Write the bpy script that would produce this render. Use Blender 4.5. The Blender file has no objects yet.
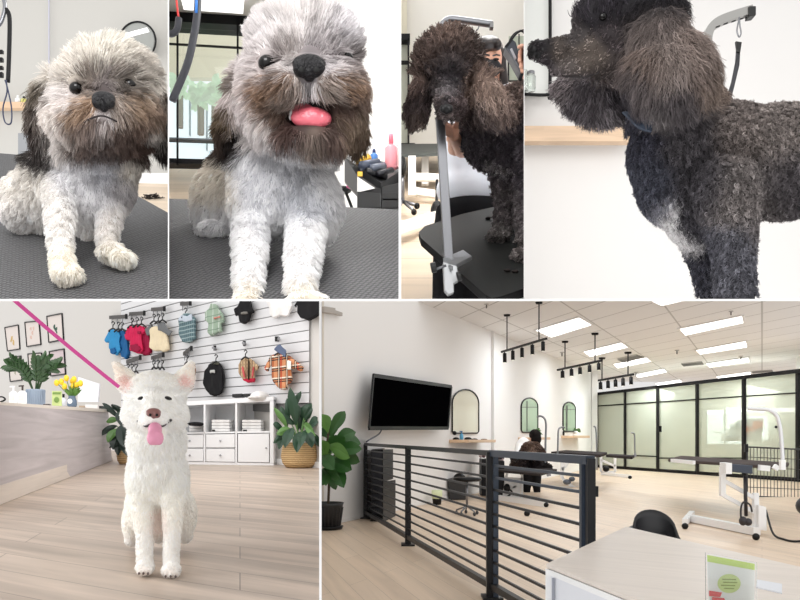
import bpy, bmesh, math, random
import numpy as np
from mathutils import Vector, Matrix

sc = bpy.context.scene
COL = sc.collection
# ---------------------------------------------------------------- camera
FPX, CX, CY = 800.0, 400.0, 435.0
cam_data = bpy.data.cameras.new('camera')
cam_data.sensor_fit = 'HORIZONTAL'; cam_data.sensor_width = 36.0
cam_data.lens = 36.0 * FPX / 800.0
cam_data.shift_x = 0.0; cam_data.shift_y = (CY - 300.0) / 800.0
cam_data.clip_start = 0.05; cam_data.clip_end = 200
cam = bpy.data.objects.new('camera', cam_data); COL.objects.link(cam)
cam.location = (0, 0, 0); cam.rotation_euler = (math.pi / 2, 0, 0)
sc.camera = cam
# ---------------------------------------------------------------- world
w = bpy.data.worlds.new('daylight'); sc.world = w; w.use_nodes = True
nt_ = w.node_tree; bg = nt_.nodes['Background']
# bright overcast daylight, strongest from behind and above the viewer (the shop fronts face that way)
tcw = nt_.nodes.new('ShaderNodeTexCoord'); dt = nt_.nodes.new('ShaderNodeVectorMath'); dt.operation = 'DOT_PRODUCT'
dt.inputs[1].default_value = Vector((-0.30, -0.72, 0.62)).normalized()
mr = nt_.nodes.new('ShaderNodeMapRange'); mr.interpolation_type = 'SMOOTHSTEP'
mr.inputs['From Min'].default_value = -.1; mr.inputs['From Max'].default_value = 1.0; mr.inputs['To Min'].default_value = .8; mr.inputs['To Max'].default_value = 1.45
nt_.links.new(tcw.outputs['Generated'], dt.inputs[0]); nt_.links.new(dt.outputs['Value'], mr.inputs[0]); nt_.links.new(mr.outputs[0], bg.inputs[1])
bg.inputs[0].default_value = (1.0, .99, .98, 1)
sc.view_settings.view_transform = 'Standard'; sc.view_settings.look = 'None'
sc.view_settings.exposure = 0.0; sc.view_settings.gamma = 1.0
sc.view_settings.use_curve_mapping = False

def area_light(name, loc, size, power, aim, color=(1, 1, 1), size_y=None):
    ld = bpy.data.lights.new(name, 'AREA'); ld.energy = power; ld.color = color
    ld.size = size
    if size_y: ld.shape = 'RECTANGLE'; ld.size_y = size_y
    o = bpy.data.objects.new(name, ld); COL.objects.link(o); o.location = loc
    o.rotation_euler = (Vector(aim) - Vector(loc)).to_track_quat('-Z', 'Y').to_euler()
    return o

# fill lights added to brighten the small dogs, the glass wall and room E
area_light('added_station_fill', (-.38, .15, 1.15), .7, 15, (-.3, 1.25, .35), (1, .99, .98), .7)  # unseen fill added above the camera to brighten the two small dogs
area_light('added_glass_fill', (10.6, 27.6, 1.6), 7.0, 170, (10.8, 28.3, -1), (.93, 1, 1), 1.2)  # added behind the partition to brighten the glass
area_light('added_shop_fill', (-2.2, 6.6, 1.5), 3.0, 34, (-2.6, 7.6, -.6), (1, .98, .96), 2.0)  # unseen fill added because the shop corner came out dim
area_light('added_side_fill', (-3.6, 2.6, .35), 1.8, 42, (-.9, 3.0, -.2), (.98, .99, 1), 1.1)  # added left of the view to brighten the white dog; no window is modelled

# ---------------------------------------------------------------- geometry helpers
def P(x, y, d): return Vector(((x - CX) / FPX * d, d, (CY - y) / FPX * d))
def px(v): return (CX + FPX * v[0] / v[1], CY - FPX * v[2] / v[1])
BOUNDS = {'A': (None, 168.0, 299.0, None), 'B': (169.0, 398.7, 299.0, None), 'C': (401.1, 523.9, 299.0, None), 'D': (524.4, None, 299.0, None),
          'E': (None, 319.2, None, 301.0), 'F': (321.6, None, None, 301.0), None: (None, None, None, None)}
CELL = [None]
def cell(c): CELL[0] = c
def planes(c):
    x0, x1, yb, yt = BOUNDS[c]; r = []   # outward normals through the origin
    if x0 is not None: r.append(Vector((-1, (x0 - CX) / FPX, 0)).normalized())
    if x1 is not None: r.append(Vector((1, -(x1 - CX) / FPX, 0)).normalized())
    if yb is not None: r.append(Vector((0, (CY - yb) / FPX, -1)).normalized())
    if yt is not None: r.append(Vector((0, -(CY - yt) / FPX, 1)).normalized())
    return r
def clip_mesh(me):
    n = len(me.vertices)
    if not n: return
    co = np.empty(n * 3); me.vertices.foreach_get('co', co); co = co.reshape(-1, 3)
    todo = [p for p in planes(CELL[0]) if (co @ np.array(p)).max() > 1e-6]
    if not todo: return
    bm = bmesh.new(); bm.from_mesh(me)
    for p in todo:
        g = bmesh.ops.bisect_plane(bm, geom=bm.verts[:] + bm.edges[:] + bm.faces[:], plane_co=(0, 0, 0), plane_no=p, clear_outer=True)
        ed = [e for e in g['geom_cut'] if isinstance(e, bmesh.types.BMEdge) and e.is_valid]
        if ed: bmesh.ops.holes_fill(bm, edges=ed, sides=0)
    bm.to_mesh(me); bm.free()

def lin(c):
    return tuple(((v / 255.0) / 12.92 if v / 255.0 <= 0.04045 else (((v / 255.0) + 0.055) / 1.055) ** 2.4) for v in c)
_M = {}
def mat(name, rgb=(200, 200, 200), rough=.5, metal=0., spec=.5, emit=0., trans=0., alpha=1., noise=0., nscale=20., bump=0., bscale=200., coat=0.):
    if name in _M: return _M[name]
    m = bpy.data.materials.new(name); m.use_nodes = True; nt = m.node_tree; b = nt.nodes['Principled BSDF']
    c = (*lin(rgb), 1)
    b.inputs['Base Color'].default_value = c; b.inputs['Roughness'].default_value = rough; b.inputs['Metallic'].default_value = metal
    b.inputs['Specular IOR Level'].default_value = spec; b.inputs['Coat Weight'].default_value = coat
    b.inputs['Transmission Weight'].default_value = trans; b.inputs['Alpha'].default_value = alpha
    if emit: b.inputs['Emission Color'].default_value = c; b.inputs['Emission Strength'].default_value = emit
    tc = nt.nodes.new('ShaderNodeTexCoord')
    if noise:
        n = nt.nodes.new('ShaderNodeTexNoise'); n.inputs['Scale'].default_value = nscale; n.inputs['Detail'].default_value = 5
        nt.links.new(tc.outputs['Object'], n.inputs['Vector'])
        r = nt.nodes.new('ShaderNodeMixRGB'); r.blend_type = 'MIX'
        r.inputs[1].default_value = (*[v * (1 - noise) for v in c[:3]], 1); r.inputs[2].default_value = (*[min(1, v * (1 + noise)) for v in c[:3]], 1)
        nt.links.new(n.outputs['Fac'], r.inputs[0]); nt.links.new(r.outputs[0], b.inputs['Base Color'])
    if bump:
        n = nt.nodes.new('ShaderNodeTexNoise'); n.inputs['Scale'].default_value = bscale
        nt.links.new(tc.outputs['Object'], n.inputs['Vector'])
        bp = nt.nodes.new('ShaderNodeBump'); bp.inputs['Strength'].default_value = bump; bp.inputs['Distance'].default_value = .01
        nt.links.new(n.outputs['Fac'], bp.inputs['Height']); nt.links.new(bp.outputs['Normal'], b.inputs['Normal'])
    _M[name] = m; return m

def plank_mat(name, c1, c2, pw, pl, seam=.86, grain=.10, rough=.45, gsc=(1.2, 14)):
    """planks laid along U (length pl, width pw) in UV metres"""
    m = bpy.data.materials.new(name); m.use_nodes = True; nt = m.node_tree; b = nt.nodes['Principled BSDF']; L = nt.links.new
    b.inputs['Roughness'].default_value = rough; b.inputs['Specular IOR Level'].default_value = .35
    tc = nt.nodes.new('ShaderNodeTexCoord'); br = nt.nodes.new('ShaderNodeTexBrick')
    br.offset = .37; br.offset_frequency = 2
    br.inputs['Scale'].default_value = 1; br.inputs['Brick Width'].default_value = pl; br.inputs['Row Height'].default_value = pw
    br.inputs['Mortar Size'].default_value = pw * .012 if pw < 1 else 0; br.inputs['Mortar Smooth'].default_value = .3; br.inputs['Bias'].default_value = 0
    br.inputs['Color1'].default_value = (*lin(c1), 1); br.inputs['Color2'].default_value = (*lin(c2), 1)
    br.inputs['Mortar'].default_value = (*[v * seam * .75 for v in lin(c2)], 1)
    L(tc.outputs['UV'], br.inputs['Vector'])
    mp = nt.nodes.new('ShaderNodeMapping'); mp.inputs['Scale'].default_value = (gsc[0], gsc[1], 1); L(tc.outputs['UV'], mp.inputs['Vector'])
    n = nt.nodes.new('ShaderNodeTexNoise'); n.inputs['Scale'].default_value = 1.0; n.inputs['Detail'].default_value = 7; n.inputs['Distortion'].default_value = .8
    L(mp.outputs[0], n.inputs['Vector'])
    rp = nt.nodes.new('ShaderNodeMapRange'); rp.inputs['From Min'].default_value = .3; rp.inputs['From Max'].default_value = .7
    rp.inputs['To Min'].default_value = 1 - grain * 1.6; rp.inputs['To Max'].default_value = 1 + grain * .6
    L(n.outputs['Fac'], rp.inputs[0])
    mx = nt.nodes.new('ShaderNodeVectorMath'); mx.operation = 'SCALE'
    L(br.outputs['Color'], mx.inputs[0]); L(rp.outputs[0], mx.inputs['Scale']); L(mx.outputs[0], b.inputs['Base Color'])
    return m

def link(o, parent=None):
    COL.objects.link(o)
    if parent is not None: o.parent = parent
def tag(o, label=None, cat=None, group=None, kind=None):
    if label: o['label'] = label
    if cat: o['category'] = cat
    if group: o['group'] = group
    if kind: o['kind'] = kind
    return o
def wloc(o):
    v = Vector(o.location)
    while o.parent is not None: o = o.parent; v += Vector(o.location)
    return v
def thing(name, loc, label, cat, group=None):
    o = bpy.data.objects.new(name, None); o.empty_display_size = .05; link(o); o.location = loc
    return tag(o, label, cat, group)
def obj(name, geos, m, parent=None, smooth=False, label=None, cat=None, group=None, kind=None, bevel=0., clip=True, uv=None):
    if isinstance(geos, tuple): geos = [geos]
    V = []; Fc = []
    for v, f in geos:
        k = len(V); V += [tuple(q) for q in v]; Fc += [tuple(i + k for i in t) for t in f]
    me = bpy.data.meshes.new(name); me.from_pydata(V, [], Fc)
    if uv:
        lay = me.uv_layers.new(name='UVMap')
        for l in me.loops: lay.data[l.index].uv = uv(me.vertices[l.vertex_index].co)
    if bevel:
        bm = bmesh.new(); bm.from_mesh(me)
        bmesh.ops.bevel(bm, geom=[e for e in bm.edges if len(e.link_faces) == 2 and e.calc_face_angle(0) > .5], offset=bevel, segments=2, affect='EDGES', profile=.6, clamp_overlap=True)
        bm.to_mesh(me); bm.free()
    if clip and CELL[0]: clip_mesh(me)
    return fin(name, me, m, parent, smooth, label, cat, group, kind)
def fin(name, me, m, parent=None, smooth=False, label=None, cat=None, group=None, kind=None):
    if parent is not None: me.transform(Matrix.Translation(-wloc(parent))); off = None
    elif kind != 'structure' and len(me.vertices):
        n = len(me.vertices); co = np.empty(n * 3); me.vertices.foreach_get('co', co); co = co.reshape(-1, 3)
        off = Vector(((co[:, 0].min() + co[:, 0].max()) / 2, (co[:, 1].min() + co[:, 1].max()) / 2, co[:, 2].min()))
        me.transform(Matrix.Translation(-off))
    else: off = None
    if smooth:
        for p in me.polygons: p.use_smooth = True
    me.materials.append(m); me.update()
    o = bpy.data.objects.new(name, me); link(o, parent)
    if off is not None: o.location = off
    return tag(o, label, cat, group, kind)

def box(c, s, rz=0., rx=0.):
    R = Matrix.Rotation(rz, 3, 'Z') @ Matrix.Rotation(rx, 3, 'X'); c = Vector(c)
    v = [c + R @ Vector((x * s[0] / 2, y * s[1] / 2, z * s[2] / 2)) for z in (-1, 1) for y in (-1, 1) for x in (-1, 1)]
    return (v, [(0, 2, 3, 1), (4, 5, 7, 6), (0, 1, 5, 4), (1, 3, 7, 5), (3, 2, 6, 7), (2, 0, 4, 6)])
def prism(pts, ext):
    """polygon pts (3D) extruded by vector ext"""
    pts = [Vector(p) for p in pts]; ext = Vector(ext); n = len(pts)
    v = pts + [p + ext for p in pts]
    return (v, [tuple(range(n)), tuple(range(2 * n - 1, n - 1, -1))] + [((i + 1) % n, i, n + i, n + (i + 1) % n) for i in range(n)])
def bar(a, b, w, h=None, up=(0, 0, 1)):
    """square bar from a to b"""
    a = Vector(a); b = Vector(b); h = h or w; t = (b - a).normalized(); u = Vector(up)
    if abs(t.dot(u)) > .98: u = Vector((0, 1, 0))
    s = t.cross(u).normalized() * w / 2; u = s.cross(t).normalized() * h / 2
    v = [p + i * s + j * u for p in (a, b) for i, j in ((-1, -1), (1, -1), (1, 1), (-1, 1))]
    return (v, [(3, 2, 1, 0), (4, 5, 6, 7), (0, 1, 5, 4), (1, 2, 6, 5), (2, 3, 7, 6), (3, 0, 4, 7)])
def tube(pts, r, n=8):
    pts = [Vector(p) for p in pts]; V = []; F = []; u = None
    rs = r if isinstance(r, (list, tuple)) else [r] * len(pts)
    for i, p in enumerate(pts):
        t = (pts[min(i + 1, len(pts) - 1)] - pts[max(i - 1, 0)]).normalized()
        if u is None: u = t.cross(Vector((0, 0, 1)) if abs(t.z) < .9 else Vector((1, 0, 0))).normalized()
        u = (u - t * u.dot(t)).normalized(); s = t.cross(u)
        for k in range(n):
            a = 2 * math.pi * k / n; V.append(p + (u * math.cos(a) + s * math.sin(a)) * rs[i])
    for i in range(len(pts) - 1):
        for k in range(n):
            F.append((i * n + k, i * n + (k + 1) % n, (i + 1) * n + (k + 1) % n, (i + 1) * n + k))
    F.append(tuple(range(n - 1, -1, -1))); F.append(tuple(range((len(pts) - 1) * n, len(pts) * n)))
    return (V, F)
def bez(pts, n=6):
    """Catmull-Rom through pts"""
    pts = [Vector(p) for p in pts]; o = []
    q = [pts[0]] + pts + [pts[-1]]
    for i in range(1, len(q) - 2):
        for k in range(n):
            t = k / n; a, b, c, d = q[i - 1], q[i], q[i + 1], q[i + 2]
            o.append(.5 * ((2 * b) + (c - a) * t + (2 * a - 5 * b + 4 * c - d) * t * t + (3 * b - a - 3 * c + d) * t ** 3))
    o.append(pts[-1]); return o
def ell(c, r, R=None, nu=16, nv=10):
    c = Vector(c); V = []; F = []
    for j in range(1, nv):
        for i in range(nu):
            ph = math.pi * j / nv; th = 2 * math.pi * i / nu
            v = Vector((r[0] * math.sin(ph) * math.cos(th), r[1] * math.sin(ph) * math.sin(th), r[2] * math.cos(ph)))
            V.append(c + (R @ v if R else v))
    t = Vector((0, 0, r[2])); V.append(c + (R @ t if R else t)); V.append(c - (R @ t if R else t)); T = len(V) - 2
    for j in range(nv - 2):
        for i in range(nu): F.append((j * nu + i, (j + 1) * nu + i, (j + 1) * nu + (i + 1) % nu, j * nu + (i + 1) % nu))
    for i in range(nu):
        F.append((T, i, (i + 1) % nu)); F.append((T + 1, (nv - 2) * nu + (i + 1) % nu, (nv - 2) * nu + i))
    return (V, F)
def lathe(c, prof, n=20, sx=1., sy=1.):
    c = Vector(c); V = []; F = []
    for r, z in prof:
        for k in range(n):
            a = 2 * math.pi * k / n; V.append(c + Vector((r * math.cos(a) * sx, r * math.sin(a) * sy, z)))
    for i in range(len(prof) - 1):
        for k in range(n): F.append((i * n + k, i * n + (k + 1) % n, (i + 1) * n + (k + 1) % n, (i + 1) * n + k))
    F.append(tuple(range(n - 1, -1, -1))); F.append(tuple(range((len(prof) - 1) * n, len(prof) * n)))
    return (V, F)
def leaf(base, tip, wid, bend=(0, 0, .1), side=None, n=7, fold=.25, shape=1.):
    base = Vector(base); tip = Vector(tip); mid = (base + tip) / 2 + Vector(bend); V = []; F = []
    ax = (tip - base); s = Vector(side) if side else ax.cross(Vector((0, 1, 0.3)))
    if s.length < 1e-6: s = Vector((1, 0, 0))
    s.normalize(); nn = ax.cross(s).normalized()
    for i in range(n + 1):
        t = i / n; p = base * (1 - t) ** 2 + mid * 2 * t * (1 - t) + tip * t * t
        ww = wid * .5 * (math.sin(math.pi * min(1, t ** shape * .97 + .03))) ** .8 + 1e-4
        V += [p - s * ww + nn * ww * fold, p, p + s * ww + nn * ww * fold]
    for i in range(n):
        k = 3 * i; F += [(k, k + 1, k + 4, k + 3), (k + 1, k + 2, k + 5, k + 4)]
    return (V, F)
def adopt(child, parent):
    child.location = Vector(child.location) - wloc(parent); child.parent = parent
    for k in ('label', 'category', 'group'):
        if k in child: del child[k]
# organic solids -------------------------------------------------------
def blob_geo(b):
    if b[0] == 'e':
        _, x, y, d, rx, ry, rd = b[:7]; rot = b[7] if len(b) > 7 else 0; s = d / FPX
        return ell(P(x, y, d), (rx * s, rd * s, ry * s), Matrix.Rotation(-math.radians(rot), 3, 'Y'), 20, 14)
    _, x1, y1, d1, r1, x2, y2, d2, r2 = b; a = P(x1, y1, d1); c = P(x2, y2, d2); r1 *= d1 / FPX; r2 *= d2 / FPX
    ax = (c - a); L = ax.length; t = ax.normalized(); pts = []; rr = []
    for k in range(5): q = math.pi / 2 * (1 - k / 5.0); pts.append(a - t * r1 * math.sin(q)); rr.append(max(r1 * math.cos(q), 1e-4))
    for k in range(7): f = k / 6; pts.append(a + ax * f); rr.append(r1 + (r2 - r1) * f)
    for k in range(1, 6): q = math.pi / 2 * (k / 5.0); pts.append(c + t * r2 * math.sin(q)); rr.append(max(r2 * math.cos(q), 1e-4))
    return tube(pts, rr, 16)
def organic(blobs, voxel, smooth=6, clip=True, name='body', sub=0):
    """one continuous surface grown around overlapping solids"""
    V = []; Fc = []
    for b in blobs:
        v, f = blob_geo(b) if isinstance(b[0], str) else b
        k = len(V); V += [tuple(q) for q in v]; Fc += [tuple(i + k for i in t) for t in f]
    me = bpy.data.meshes.new('tmp'); me.from_pydata(V, [], Fc)
    o = bpy.data.objects.new('tmp', me); COL.objects.link(o)
    r = o.modifiers.new('r', 'REMESH'); r.mode = 'VOXEL'; r.voxel_size = voxel; r.use_smooth_shade = True
    if smooth: s = o.modifiers.new('s', 'SMOOTH'); s.factor = .5; s.iterations = smooth
    dg = bpy.context.evaluated_depsgraph_get(); dg.update()
    out = bpy.data.meshes.new_from_object(o.evaluated_get(dg)); out.name = name
    out.materials.clear()
    bpy.data.objects.remove(o); bpy.data.meshes.remove(me)
    if clip and CELL[0]: clip_mesh(out)
    return out
def coords(me):
    n = len(me.vertices); co = np.empty(n * 3); me.vertices.foreach_get('co', co); return co.reshape(-1, 3)
def topx(co): return CX + FPX * co[:, 0] / co[:, 1], CY - FPX * co[:, 2] / co[:, 1]
def deepen(cps, y0, y1, k):
    return [(x, y, tuple(v * k for v in c), s) if y0 < y < y1 and sum(c) < 510 else (x, y, c, s) for x, y, c, s in cps]
def mixcol(cps):
    arr = np.array([[c[0], c[1], c[3]] for c in cps], float); cc = np.array([lin(c[2]) for c in cps])
    def f(x, y):
        x = np.asarray(x)[:, None]; y = np.asarray(y)[:, None]
        q = ((x - arr[:, 0]) ** 2 + (y - arr[:, 1]) ** 2) / arr[:, 2] ** 2
        wt = np.exp(-(q - q.min(1, keepdims=True))) + 1e-9
        return (wt @ cc) / wt.sum(1, keepdims=True)
    return f
def coat_mat(name, rough=.6, transl=.35, sheen=.0):
    if name in _M: return _M[name]
    m = bpy.data.materials.new(name); m.use_nodes = True; nt = m.node_tree; L = nt.links.new
    b = nt.nodes['Principled BSDF']; b.inputs['Roughness'].default_value = rough; b.inputs['Specular IOR Level'].default_value = .3
    a = nt.nodes.new('ShaderNodeAttribute'); a.attribute_name = 'col'; L(a.outputs['Color'], b.inputs['Base Color'])
    if transl:
        t = nt.nodes.new('ShaderNodeBsdfTranslucent'); L(a.outputs['Color'], t.inputs[0])
        x = nt.nodes.new('ShaderNodeMixShader'); x.inputs[0].default_value = transl
        L(b.outputs[0], x.inputs[1]); L(t.outputs[0], x.inputs[2]); L(x.outputs[0], nt.nodes['Material Output'].inputs[0])
    _M[name] = m; return m
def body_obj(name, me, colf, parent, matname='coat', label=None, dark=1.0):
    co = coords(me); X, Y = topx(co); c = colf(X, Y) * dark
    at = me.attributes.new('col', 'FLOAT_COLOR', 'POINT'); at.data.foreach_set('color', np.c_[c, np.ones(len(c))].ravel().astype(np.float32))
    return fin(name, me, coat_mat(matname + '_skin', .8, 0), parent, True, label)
def fur(name, parent, me, n, length, rad, colf, flow, seed=1, wn=.45, curl=0., curlf=3., clumps=0, clumpw=.6, jit=.15, cj=.18, grav=0., pts=6, keep=None, matname='coat', d0=1.2, back=-.45, transl=.3, lift=.5):
    """strands grown from a surface (me in world coordinates)"""
    rng = np.random.default_rng(seed); me.calc_loop_triangles(); nt_ = len(me.loop_triangles)
    tri = np.empty(nt_ * 3, int); me.loop_triangles.foreach_get('vertices', tri); tri = tri.reshape(-1, 3); co = coords(me)
    a, b, c = co[tri[:, 0]], co[tri[:, 1]], co[tri[:, 2]]; fn = np.cross(b - a, c - a); ar = np.linalg.norm(fn, axis=1)
    pc = (a + b + c) / 3; vw = (fn * pc).sum(1) / (ar * np.linalg.norm(pc, axis=1) + 1e-12)
    ok = (vw < -back)
    # no strands on the cut faces
    for p in planes(CELL[0]): ok &= ~((np.abs(a @ np.array(p)) < 1e-4) & (np.abs(b @ np.array(p)) < 1e-4) & (np.abs(c @ np.array(p)) < 1e-4))
    pr = ar * ok; pr /= pr.sum()
    vn = np.zeros_like(co); 
    for k in range(3): np.add.at(vn, tri[:, k], fn)
    vn /= np.linalg.norm(vn, axis=1, keepdims=True) + 1e-12
    idx = rng.choice(nt_, n, p=pr); u = rng.random((n, 1)); v = rng.random((n, 1)); fl = (u + v) > 1; u = np.where(fl, 1 - u, u); v = np.where(fl, 1 - v, v)
    root = a[idx] * (1 - u - v) + b[idx] * u + c[idx] * v
    nrm = vn[tri[idx, 0]] * (1 - u - v) + vn[tri[idx, 1]] * u + vn[tri[idx, 2]] * v; nrm /= np.linalg.norm(nrm, axis=1, keepdims=True) + 1e-12
    X, Y = topx(root)
    if keep is not None:
        kk = keep(X, Y, root); root, nrm, X, Y = root[kk], nrm[kk], X[kk], Y[kk]; n = len(X)
    s = d0 / FPX
    Ln = (length(X, Y) if callable(length) else np.full(n, float(length))) * s * rng.uniform(.6, 1.15, n)
    fx, fy, fd = flow(X, Y); f = np.stack([fx + 0 * X, fd + 0 * X, -(fy + 0 * X)], 1)
    f -= nrm * (f * nrm).sum(1, keepdims=True) * .8
    f /= np.linalg.norm(f, axis=1, keepdims=True) + 1e-9
    j = rng.normal(0, jit, (n, 3)); dr = f * (1 - wn) + nrm * wn + j; dr /= np.linalg.norm(dr, axis=1, keepdims=True)
    t = np.linspace(0, 1, pts)[None, :, None]
    pos = root[:, None, :] + dr[:, None, :] * Ln[:, None, None] * t
    pos = pos + f[:, None, :] * Ln[:, None, None] * .25 * t * t
    pos[:, :, 2] -= grav * Ln[:, None] * t[:, :, 0] ** 2
    if clumps:
        ci = rng.choice(n, clumps, replace=False); cen = root[ci]
        near = np.empty(n, int)
        for i in range(0, n, 4000): near[i:i + 4000] = ((root[i:i + 4000, None, :] - cen[None]) ** 2).sum(2).argmin(1)
        tgt = pos[ci][near]
        ww = clumpw * t ** 1.3; pos = pos * (1 - ww) + (tgt) * ww
    if curl:
        e1 = np.cross(dr, rng.normal(size=(n, 3)) if not clumps else np.tile([[.3, .5, .8]], (n, 1))); e1 /= np.linalg.norm(e1, axis=1, keepdims=True) + 1e-9; e2 = np.cross(dr, e1)
        ph = rng.uniform(0, 6.28, n) if not clumps else (np.sin(near * 12.9898) * 43758.5453) % 6.28
        an = ph[:, None, None] + t * curlf * 6.283
        pos = pos + (e1[:, None, :] * (np.cos(an) - np.cos(ph)[:, None, None]) + e2[:, None, :] * (np.sin(an) - np.sin(ph)[:, None, None])) * curl * s * (.3 + t)
    # drop strands leaving the compartment
    good = np.ones(n, bool)
    for p in planes(CELL[0]): good &= ((pos.reshape(-1, 3) @ np.array(p)).reshape(n, pts).max(1) < 0)
    pos = pos[good]; X = X[good]; Y = Y[good]; n = len(X)
    colr = colf(X + rng.normal(0, 2.5, n), Y + rng.normal(0, 2.5, n)) * np.exp(rng.normal(0, cj, (n, 1)))
    if clumps: colr = colr * np.exp(rng.normal(0, cj * .9, (clumps, 1)))[near[good]]
    colr = np.clip(colr, 0, 1); g_ = colr.mean(1, keepdims=True); ex_ = 1 - (1 - lift) * (1 - np.clip(1 - g_, 0, 1) ** 2.2 * .9); colr = np.clip(np.clip(colr, 0, 1) ** ex_, 0, .97)
    cu = bpy.data.hair_curves.new(name); cu.add_curves([pts] * n)
    cu.attributes['position'].data.foreach_set('vector', (pos - np.array(wloc(parent))).ravel().astype(np.float32))
    rd = cu.attributes.get('radius') or cu.attributes.new('radius', 'FLOAT', 'POINT')
    rr = (rad * s * (1 - .75 * t[0, :, 0]))[None, :] * np.ones((n, 1)); rd.data.foreach_set('value', rr.ravel().astype(np.float32))
    at = cu.attributes.new('col', 'FLOAT_COLOR', 'CURVE'); at.data.foreach_set('color', np.c_[colr, np.ones(n)].ravel().astype(np.float32))
    cu.materials.append(coat_mat(matname, .55, transl))
    o = bpy.data.objects.new(name, cu); link(o, parent)
    return o
sc.cycles_curves.shape = 'RIBBONS'

# ================================================================= the partitions between the rooms
def wedge(x0, x1, y0, y1, d0, d1, th):
    """thin board whose front edge covers the pixel strip; it runs straight back from there"""
    if x1 - x0 < y1 - y0:    # upright
        xm = (x0 + x1) / 2; hw = (x1 - x0) / 2 / FPX * d0
        pts = [P(xm, y0, d0), P(xm, y1, d0), P(xm, y1, d1), P(xm, y0, d1)]
        return prism([p - Vector((hw, 0, 0)) for p in pts], (2 * hw, 0, 0))
    ym = (y0 + y1) / 2; hw = (y1 - y0) / 2 / FPX * d0
    pts = [P(x0, ym, d0), P(x1, ym, d0), P(x1, ym, d1), P(x0, ym, d1)]
    return prism([p - Vector((0, 0, hw)) for p in pts], (0, 0, 2 * hw))
WHITE = mat('white_paint', (250, 250, 250), .6, spec=.3)
obj('trim_1', wedge(-30, 830, 299, 301, 1.0, 5.2, 0), WHITE, kind='structure')
obj('trim_2', wedge(319.2, 321.6, 301, 640, 2.2, 34, 0), WHITE, kind='structure')
obj('trim_3', wedge(168.0, 169.0, -30, 299, 1.02, 5.0, 0), WHITE, kind='structure')
obj('trim_4', wedge(398.8, 401.1, -30, 299, 1.02, 5.0, 0), WHITE, kind='structure')
obj('trim_5', wedge(523.8, 524.4, -30, 299, 1.1, 4.2, 0), mat('grey_paint', (215, 213, 212), .7), kind='structure')
# ================================================================= grooming station A and B (two small dogs on black tables)
def tdepth(y, c=.405, s=.538): return c / (s - (CY - y) / FPX)
def TP(x, y, c=.405, s=.538): return P(x, y, tdepth(y, c, s))
def rubber_mat(name='black_rubber', base=(104, 104, 106), sc_=135):
    m = bpy.data.materials.new(name); m.use_nodes = True; nt = m.node_tree; b = nt.nodes['Principled BSDF']; L = nt.links.new
    b.inputs['Roughness'].default_value = .55; b.inputs['Specular IOR Level'].default_value = .45
    tc = nt.nodes.new('ShaderNodeTexCoord'); mp = nt.nodes.new('ShaderNodeMapping'); mp.inputs['Rotation'].default_value = (0, 0, .35)
    L(tc.outputs['UV'], mp.inputs[0])
    v = nt.nodes.new('ShaderNodeTexVoronoi'); v.inputs['Scale'].default_value = sc_; v.inputs['Randomness'].default_value = .12; L(mp.outputs[0], v.inputs['Vector'])
    r = nt.nodes.new('ShaderNodeMapRange'); r.inputs['From Min'].default_value = .25; r.inputs['From Max'].default_value = .5
    L(v.outputs['Distance'], r.inputs[0])
    mx = nt.nodes.new('ShaderNodeMixRGB'); mx.inputs[1].default_value = (*lin(base), 1); mx.inputs[2].default_value = (*[q * .32 for q in lin(base)], 1)
    L(r.outputs[0], mx.inputs[0]); L(mx.outputs[0], b.inputs['Base Color'])
    bp = nt.nodes.new('ShaderNodeBump'); bp.inputs['Strength'].default_value = .7; bp.inputs['Distance'].default_value = .002; bp.invert = True
    L(r.outputs[0], bp.inputs['Height']); L(bp.outputs[0], b.inputs['Normal'])
    return m
RUB = rubber_mat()
BLACK = mat('black_metal', (20, 20, 22), .45, spec=.25); BLK = mat('black_plastic', (15, 15, 16), .4, spec=.25)
SILVER = mat('silver_metal', (136, 137, 141), .28, 1.0); WPL = mat('white_plastic', (240, 240, 240), .4)
FLOORW = plank_mat('pale_wood', (224, 206, 184), (216, 197, 174), .16, 1.2, .8, .1)
PINEW = plank_mat('shelf_wood', (222, 190, 158), (218, 184, 150), 1., 3., 1, .08)
uvxy = lambda v: (v.x, v.y)

def grooming_top(poly, label, group=None, edge=True):
    pts = [TP(*q) for q in poly]
    nrm = Vector((0, -.538, 1)).normalized()
    t = thing('grooming_table', (pts[0] + pts[2]) / 2 - nrm * .3, label, 'grooming table', group)
    obj('tabletop', prism([p - nrm * .022 for p in pts], nrm * .02), mat('tabletop_edge', (30, 30, 31), .5), t)
    obj('rubber_mat', prism([p - nrm * .002 for p in pts], nrm * .002), RUB, t, uv=uvxy)
    c = (pts[0] + pts[1] + pts[2] + pts[3]) / 4
    obj('leg', bar(c - nrm * .02, c - Vector((0, 0, .45)), .04), WPL, t)
    return t

cell('A')
WALL_A = mat('warm_grey_wall', (194, 192, 187), .85, spec=.2, noise=.02, nscale=1.5)
obj('wall_back', prism([P(-40, 340, 3.2), P(172, 340, 3.2), P(172, -60, 3.2), P(-40, -60, 3.2)], (0, .05, 0)), WALL_A, kind='structure')
obj('trim_6', bar(P(49, -10, 3.19), P(49, 140, 3.19), .004), mat('seam', (190, 190, 205), .7), kind='structure')
# floor seen past the table, with its skirting
obj('floor', prism([P(120, 182, 3.15), P(172, 184, 3.15), P(172, 230, 2.2), P(120, 230, 2.2)], (0, 0, -.01)), FLOORW, kind='structure', uv=uvxy)
obj('baseboard_right', prism([P(120, 173, 3.14), P(172, 173, 3.14), P(172, 184, 3.14), P(120, 183, 3.14)], (0, .02, 0)), WPL, kind='structure')
grooming_top([(-40, 150), (60, 158), (136, 195), (176, 217), (176, 310), (-40, 310)], 'black rubber-topped grooming table under the small dog with its mouth closed')
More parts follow.
